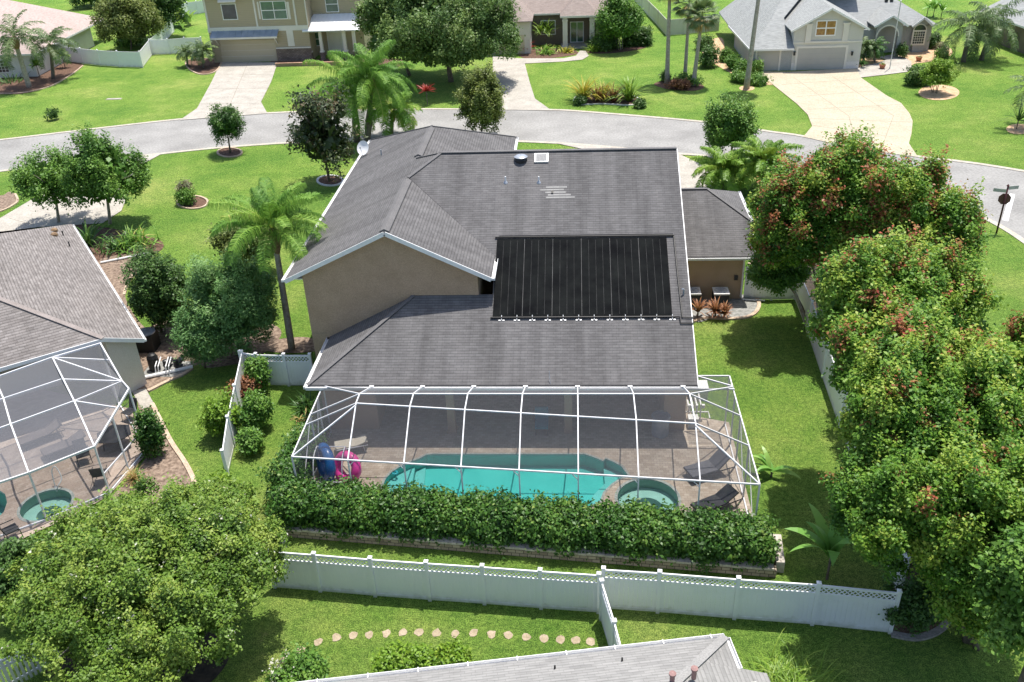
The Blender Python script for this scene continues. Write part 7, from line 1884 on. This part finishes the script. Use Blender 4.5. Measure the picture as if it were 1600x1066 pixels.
# clipped balls around the right house
for i, (x, y, hw, hh, lb) in enumerate(((1108, 88, 17, 20, 'largest dark clipped bush at the left corner of the right house'), (1100, 68, 14, 12, 'rounded bush farthest back beside the left wall of the right house'), (1145, 98, 9, 13, 'tall clipped oval bush against the grey side wall'), (1134, 88, 7, 10, 'small clipped bush between two larger ones by the grey side wall'), (1159, 106, 7, 10, 'small clipped oval bush nearest the single garage door, by the palm trunk'), (1182, 106, 8, 11, 'dark clipped bush directly left of the single garage door'))):
    tree('clipped_bush', lb, 'shrub', (x, y + hh * .8), (x, y), hw, hh, 3000, 0.17, 'leaf_mid' if i > 1 else 'leaf_dark', 200 + i, rt=.03, low=-.95, lump=(.35, .45), group='clipped bushes beside the right house')
for i, (x, y, hw, hh, lb) in enumerate(((1160, 122, 18, 8, 'low spreading green shrub left of the single palm trunk'), (1188, 125, 17, 9, 'low spreading green shrub right of the single palm trunk'))):
    tree('low_shrub', lb, 'shrub', (x, y + hh * .7), (x, y), hw, hh, 2600, 0.16, 'leaf_mid', 210 + i, rt=.03, low=-.9)
for i, (x, y, hw, hh, mt, lb) in enumerate(((1409, 80, 6, 13, 'leaf_dark', 'narrow clipped column bush right of the arched entry'), (1454, 66, 6, 12, 'leaf_dark', 'narrow column bush at the right corner of the arched window bay'), (1462, 62, 6, 12, 'leaf_dark', 'column bush farthest right of the arched window'), (1472, 85, 11, 6, 'leaf_mid', 'low green mound on tan mulch right of the arched window'), (1470, 74, 10, 4, 'leaf_pale', 'low pale grassy mound on tan mulch'), (1595, 62, 16, 18, 'leaf_mid', 'bright green bush at the top right picture edge'), (1588, 48, 10, 14, 'leaf_dark', 'dark bush by the wall of the top right house'),
        (1040, 120, 6, 9, 'leaf_dark', 'upright dark shrub left of the three tall palm trunks'), (1060, 133, 18, 7, 'leaf_copper', 'low reddish shrubs around the feet of the three tall palms'), (1075, 126, 22, 7, 'leaf_mid', 'low green cover between the three tall palm trunks'), (1000, 163, 6, 6, 'leaf_dark', 'dark green plant at the right end of the island bed'), (906, 158, 9, 6, 'leaf_dark', 'grey-green plant at the left end of the island bed'))):
    tree('garden_shrub', lb, 'shrub', (x, y + hh * .8), (x, y), hw, hh, 1600, 0.16, mt, 220 + i, rt=.02, low=-.9)
# young dates, yellow cordylines, ferny plants
def pl_(name, lb, px, n, L, w, mat, seed, **k): return plant(name, lb, 'plant', px, n, L, w, mat, seed, **k)
pl_('golden_palm', 'yellow feathery plant at the left of the island bed', (912, 158), 110, 2.9, .13, 'leaf_yellow', 300, elev=(.5, 1.5), droop=1.3)
pl_('golden_palm', 'yellow feathery plant in the middle of the island bed', (942, 157), 90, 2.5, .13, 'leaf_yellow', 301, elev=(.5, 1.5), droop=1.3)
pl_('golden_palm', 'largest yellow-green feathery plant at the right of the island bed', (983, 159), 130, 3.1, .13, 'palm_areca', 302, elev=(.4, 1.5), droop=1.4)
pl_('cordyline', 'dark red upright plant between the yellow ones in the island bed', (933, 158), 60, 1.9, .14, 'leaf_copper', 303, elev=(.5, 1.5), droop=.8)
pl_('cordyline', 'copper red leafy plant right of the middle yellow plant in the island bed', (958, 160), 60, 1.9, .14, 'leaf_copper', 304, elev=(.5, 1.5), droop=.8)
pl_('cordyline', 'single copper cordyline in front of the left air conditioner', (1090, 496), 34, .75, .11, 'leaf_copper', 305, elev=(.3, 1.5), droop=.9, z=.35)
pl_('cordyline', 'bright copper cordyline at the left of the pair in front of the right air conditioner', (1117, 496), 55, .85, .11, 'leaf_copper', 306, elev=(.2, 1.5), droop=.9, z=.35)
pl_('cordyline', 'copper cordyline at the right of the pair in front of the right air conditioner', (1131, 498), 45, .7, .11, 'leaf_copper', 307, elev=(.2, 1.5), droop=.9, z=.3)
pl_('red_bromeliad', 'bright red leafy plant on a dark stem under the oak by the road', (668, 164), 40, 1.1, .16, 'leaf_red', 308, elev=(-.2, 1.3), droop=.6, z=1.3)
pl_('agave', 'dark striped sword-leaved plant beside the left house roof edge', (140, 385), 34, 2.4, .16, 'palm_dark', 309, elev=(.5, 1.5), droop=1.6, belly=.7)
pl_('clump_plant', 'glossy green strap-leaved clump at the end of the white drain pipe', (215, 385), 130, 1.6, .09, 'palm_queen', 310, elev=(.3, 1.5), droop=1.6, spread=.5)
pl_('clump_plant', 'dark green strap-leaved clump under the rounder left tree', (185, 390), 90, 1.5, .10, 'palm_dark', 311, elev=(.3, 1.5), droop=1.6, spread=.5)
pl_('strap_plant', 'spiky green plant behind the left corner of the main pool cage', (481, 640), 70, 1.0, .07, 'palm_dark', 312, elev=(.4, 1.5), droop=1.3, spread=.2)
pl_('dry_plant', 'straw-coloured dry leaves between the hedge and the spiky green plant', (475, 660), 24, .7, .08, 'leaf_straw', 313, elev=(.2, 1.3), droop=1.4, spread=.2)
pl_('grass_tuft', 'orange-tan grass tuft at the corner of the left pool cage', (211, 752), 90, .75, .035, 'leaf_straw', 314, elev=(.4, 1.5), droop=1.2)
pl_('feather_grass', 'bright green feathery palm top at the bottom picture edge right of the grey roof', (1232, 1088), 900, 1.2, .03, 'palm_areca', 315, elev=(.2, 1.3), droop=1.9, spread=.45)
pl_('banana_plant', 'banana plant with broad leaves behind the rear fence, lower right', (1292, 905), 9, 1.9, .42, 'leaf_banana', 316, elev=(.75, 1.5), droop=1.35, z=1.1, az=[2.6, 3.0, 3.6, 1.9, 0.3, 5.2, 4.4, 2.2, 1.3], belly=.8, seg=9)
pl_('banana_plant', 'small banana plant with spread leaves right of the main pool cage', (1205, 745), 9, 1.1, .2, 'leaf_banana', 317, seg=8, elev=(.1, 1.2), droop=1.2, z=.3, belly=.8)
for i, (px, lb) in enumerate((((1448, 26), 'leftmost small banana plant on the far top right lawn'), ((1458, 27), 'middle one of the small banana plants on the far top right lawn'), ((1470, 29), 'rightmost small banana plant on the far top right lawn'))):
    pl_('banana_plant', lb, px, 9, 1.9, .4, 'leaf_banana', 320 + i, elev=(.3, 1.3), droop=1.1, z=1.0, group='small banana plants on the far lawn')
pl_('elephant_ear', 'lime banana clump beside the white fence behind the tan two-storey house', (284, 42), 30, 3.2, .8, 'leaf_lime', 325, elev=(.2, 1.4), droop=1.3, z=.6, spread=.8)
pl_('fan_plant', 'bright green fan palm clump in front of the brown house window', (852, 72), 90, 2.0, .12, 'palm_areca', 326, elev=(0, 1.4), droop=1.2, z=1.7, spread=.5)
pl_('fern_plant', 'green ferny plant left of the porch walk', (855, 84), 70, 1.5, .12, 'palm_queen', 327, elev=(.2, 1.4), droop=1.4, spread=.4)
pl_('fern_plant', 'yellow-green ferny plant right of the porch walk', (932, 80), 80, 1.7, .12, 'palm_areca', 328, elev=(.2, 1.4), droop=1.4, spread=.4)
pl_('croton', 'yellow croton bed plants left of the porch step', (885, 82), 60, .9, .14, 'leaf_yellow', 329, elev=(.2, 1.4), droop=.8, spread=.35)
pl_('cordyline', 'dark red plant by the garage corner of the brown house', (822, 82), 50, 1.5, .16, 'leaf_red', 330, elev=(.3, 1.5), droop=.8, z=.4)
pl_('fan_plant', 'green fan plant on the porch bed right of the columns', (945, 74), 50, 1.8, .12, 'palm_dark', 331, elev=(.2, 1.4), droop=1.2, z=.5, spread=.5)
pl_('lily_clump', 'dark strap-leaved lilies against the front of the left pool cage', (50, 872), 110, .8, .06, 'palm_dark', 332, elev=(.3, 1.5), droop=1.4, spread=.3)
pl_('plumeria', 'pale-leaved potted plant between the two palms at top left', (62, 120), 36, 1.1, .3, 'leaf_mid', 333, elev=(0, 1.3), droop=.7, z=1.3)
pl_('plumeria', 'potted plant with bright leaves by the white fence gate at top left', (102, 106), 36, 1.1, .3, 'leaf_lime', 334, elev=(0, 1.3), droop=.7, z=1.4)
pl_('strap_plant', 'dark green plant in the bed under the pink-roofed house wall', (15, 128), 60, 1.4, .12, 'palm_dark', 335, elev=(.2, 1.4), droop=1.2, spread=.8)
pl_('cycad', 'small dark cycad on tan mulch left of the front walk of the right house', (1346, 106), 34, 1.0, .1, 'palm_dark', 336, elev=(.2, 1.3), droop=1.1, z=.3)
pl_('spiky_palm', 'dark spiky palm shadowed in a tan bed at the right picture edge', (1588, 202), 40, 2.2, .1, 'palm_dark', 337, elev=(.0, 1.3), droop=1.0, z=.7)
# feather palms
palm('queen_palm', 'tall queen palm with arching bright green fronds left of the tan gable wall', (456, 545), (427, 362), 401, n=27, L=3.3, ll=.75, nl=105, tr=.16, w=.034, elev=(0.05, 1.5), droop=1.7, hang=1.3, trunk='palm_trunk_pale')
palm('queen_palm', 'left trunk of the twin queen palms behind the dark magnolia', (558, 222), (552, 142), 402, n=24, L=4.4, ll=1.0, nl=90, tr=.22, bulge=.5, w=.048, elev=(-.3, 1.45), droop=1.8, hang=1.4)
palm('queen_palm', 'right trunk of the twin queen palms, crown over the road', (573, 224), (580, 125), 403, n=24, L=4.4, ll=1.0, nl=90, tr=.20, bulge=.5, w=.048, elev=(-.3, 1.45), droop=1.8, hang=1.4)
palm('queen_palm', 'smaller queen palm just beyond the back left corner of the main roof', (611, 214), (613, 178), 404, n=20, L=3.2, ll=.8, nl=60, tr=.15, w=.07, elev=(-.1, 1.3), droop=2.0, hang=.7)
palm('queen_palm', 'taller palm with yellowing fronds at the top left corner', (46, 137), (22, 60), 405, n=18, L=4.2, ll=.9, nl=38, tr=.24, w=.09, elev=(-.5, 1.3), droop=1.8, trunk='palm_trunk_pale', mat='palm_far')
palm('queen_palm', 'shorter palm right of the yellowing one at the top left', (83, 123), (78, 72), 406, n=16, L=3.7, ll=.85, nl=38, tr=.17, w=.09, elev=(-.2, 1.3), droop=1.8, mat='palm_far')
palm('date_palm', 'left pygmy date palm in the brick-edged bed beside the garage', (293, 104), (291, 84), 407, n=26, L=1.6, ll=.4, nl=22, tr=.1, w=.07, elev=(-.3, 1.3), droop=1.7, mat='palm_far', boot=False)
palm('date_palm', 'right pygmy date palm in the brick-edged bed beside the garage', (318, 106), (316, 82), 408, n=34, L=2.0, ll=.45, nl=24, tr=.12, w=.07, elev=(-.3, 1.3), droop=1.7, mat='palm_far', boot=False)
palm('queen_palm', 'left one of the two palms on the top right lawn', (1505, 97), (1517, 42), 409, n=18, L=4.3, ll=.95, nl=40, tr=.22, w=.085, elev=(-.7, 1.2), droop=1.7, mat='palm_far', hang=.8)
palm('queen_palm', 'right one of the two palms on the top right lawn', (1533, 94), (1553, 34), 410, n=18, L=4.3, ll=.95, nl=40, tr=.22, w=.085, elev=(-.7, 1.2), droop=1.7, mat='palm_far', hang=.8)
palm('areca_palm', 'feathery bright palm left of its pair behind the right wing', (1128, 300), (1130, 268), 411, n=34, L=2.5, ll=.6, nl=60, tr=.1, w=.06, elev=(-.1, 1.4), droop=1.8, hang=1.1, mat='palm_areca', boot=False)
palm('areca_palm', 'feathery bright palm right of its pair, touching the red-tipped trees', (1192, 298), (1192, 258), 412, n=38, L=2.9, ll=.65, nl=64, tr=.1, w=.06, elev=(-.1, 1.4), droop=1.8, hang=1.1, mat='palm_areca', boot=False)
palm('date_palm', 'bushy date palms in front of the wall between garage and arched entry', (1350, 98), (1349, 76), 413, n=34, L=1.9, ll=.4, nl=24, tr=.12, w=.07, elev=(-.3, 1.3), droop=1.8, mat='palm_far', boot=False)
palm('date_palm', 'smaller date palm against the arched entry column', (1367, 98), (1366, 76), 414, n=26, L=1.6, ll=.4, nl=22, tr=.1, w=.07, elev=(-.3, 1.3), droop=1.8, mat='palm_dark', boot=False)
palm('queen_palm', 'palm at the right picture edge with only a few frond tips in view', (1640, 200), (1625, 145), 415, n=16, L=3.0, ll=.7, nl=30, tr=.17, w=.07, mat='palm_far')
# very tall fan palms
def fan_palm(label, base, topx, topy, seed, r=.2, crown=True, zc=None):
    rng = np.random.default_rng(seed); b = g(*base); T = onY(topx, topy, b[1])
    root = thing('fan_palm', label, 'palm', b)
    path = [(b[0] + (T[0] - b[0]) * s, b[1], -0.05 + T[2] * s) for s in np.linspace(0, 1, 9)]
    MB().tube(path, [r * (1.5 - .75 * s ** .4) for s in np.linspace(0, 1, 9)], 10).build('trunk', 'palm_trunk_pale', root, smooth=True)
    Q = []; TT = []
    for i in range(34):
        a = i * 2.4; e = 1.3 - 1.9 * (i / 34) + rng.normal(0, .1); st = 1.1
        hub = np.array([T[0] + math.cos(a) * math.cos(e) * st, T[1] + math.sin(a) * math.cos(e) * st, T[2] + math.sin(e) * st])
        f = np.array([math.cos(a) * math.cos(e), math.sin(a) * math.cos(e), math.sin(e)]); sd = np.array([-math.sin(a), math.cos(a), 0]); 
        tn = np.clip(rng.normal(.5, .2), 0, 1)
        o = np.array(T); w = sd * .03; Q.append(np.array([[o - w, o + w, hub + w, hub - w]])); TT.append([tn])
        for k in range(18):
            t = -1.5 + 3.0 * k / 17; d = unit(f * math.cos(t) + sd * math.sin(t)); l = .95 * (1 - .15 * abs(t)); m = hub + d * l * .6; tip = m + unit(d + np.array([0, 0, -.7])) * l * .5
            w = np.cross(d, np.cross(f, sd)) * .055
            Q.append(np.array([[hub, hub, m + w, m - w], [m - w, m + w, tip, tip]])); TT += [[tn, tn]]
    np_mesh('crown', np.concatenate(Q), np.concatenate([np.array(x) for x in TT]), 'palm_far', root)
    Vd, td = blades(rng, (T[0], T[1], T[2] - .1), 120, 1.7, .12, elev=(-.9, -.3), droop=.9, spread=.12); np_mesh('dead_skirt', Vd, td, 'leaf_straw', root)
fan_palm('leftmost of the three very tall palm trunks on the far lawn', (1042, 130), 1047, -22, 501)
fan_palm('middle one of the three very tall palm trunks on the far lawn', (1070, 124), 1077, 6, 502, r=.17)
fan_palm('rightmost and most slanted of the three very tall palms on the far lawn', (1083, 134), 1097, 26, 503, r=.19)
fan_palm('single slanted tall palm trunk in front of the right house garage', (1166, 139), 1193, -60, 504, r=.22)
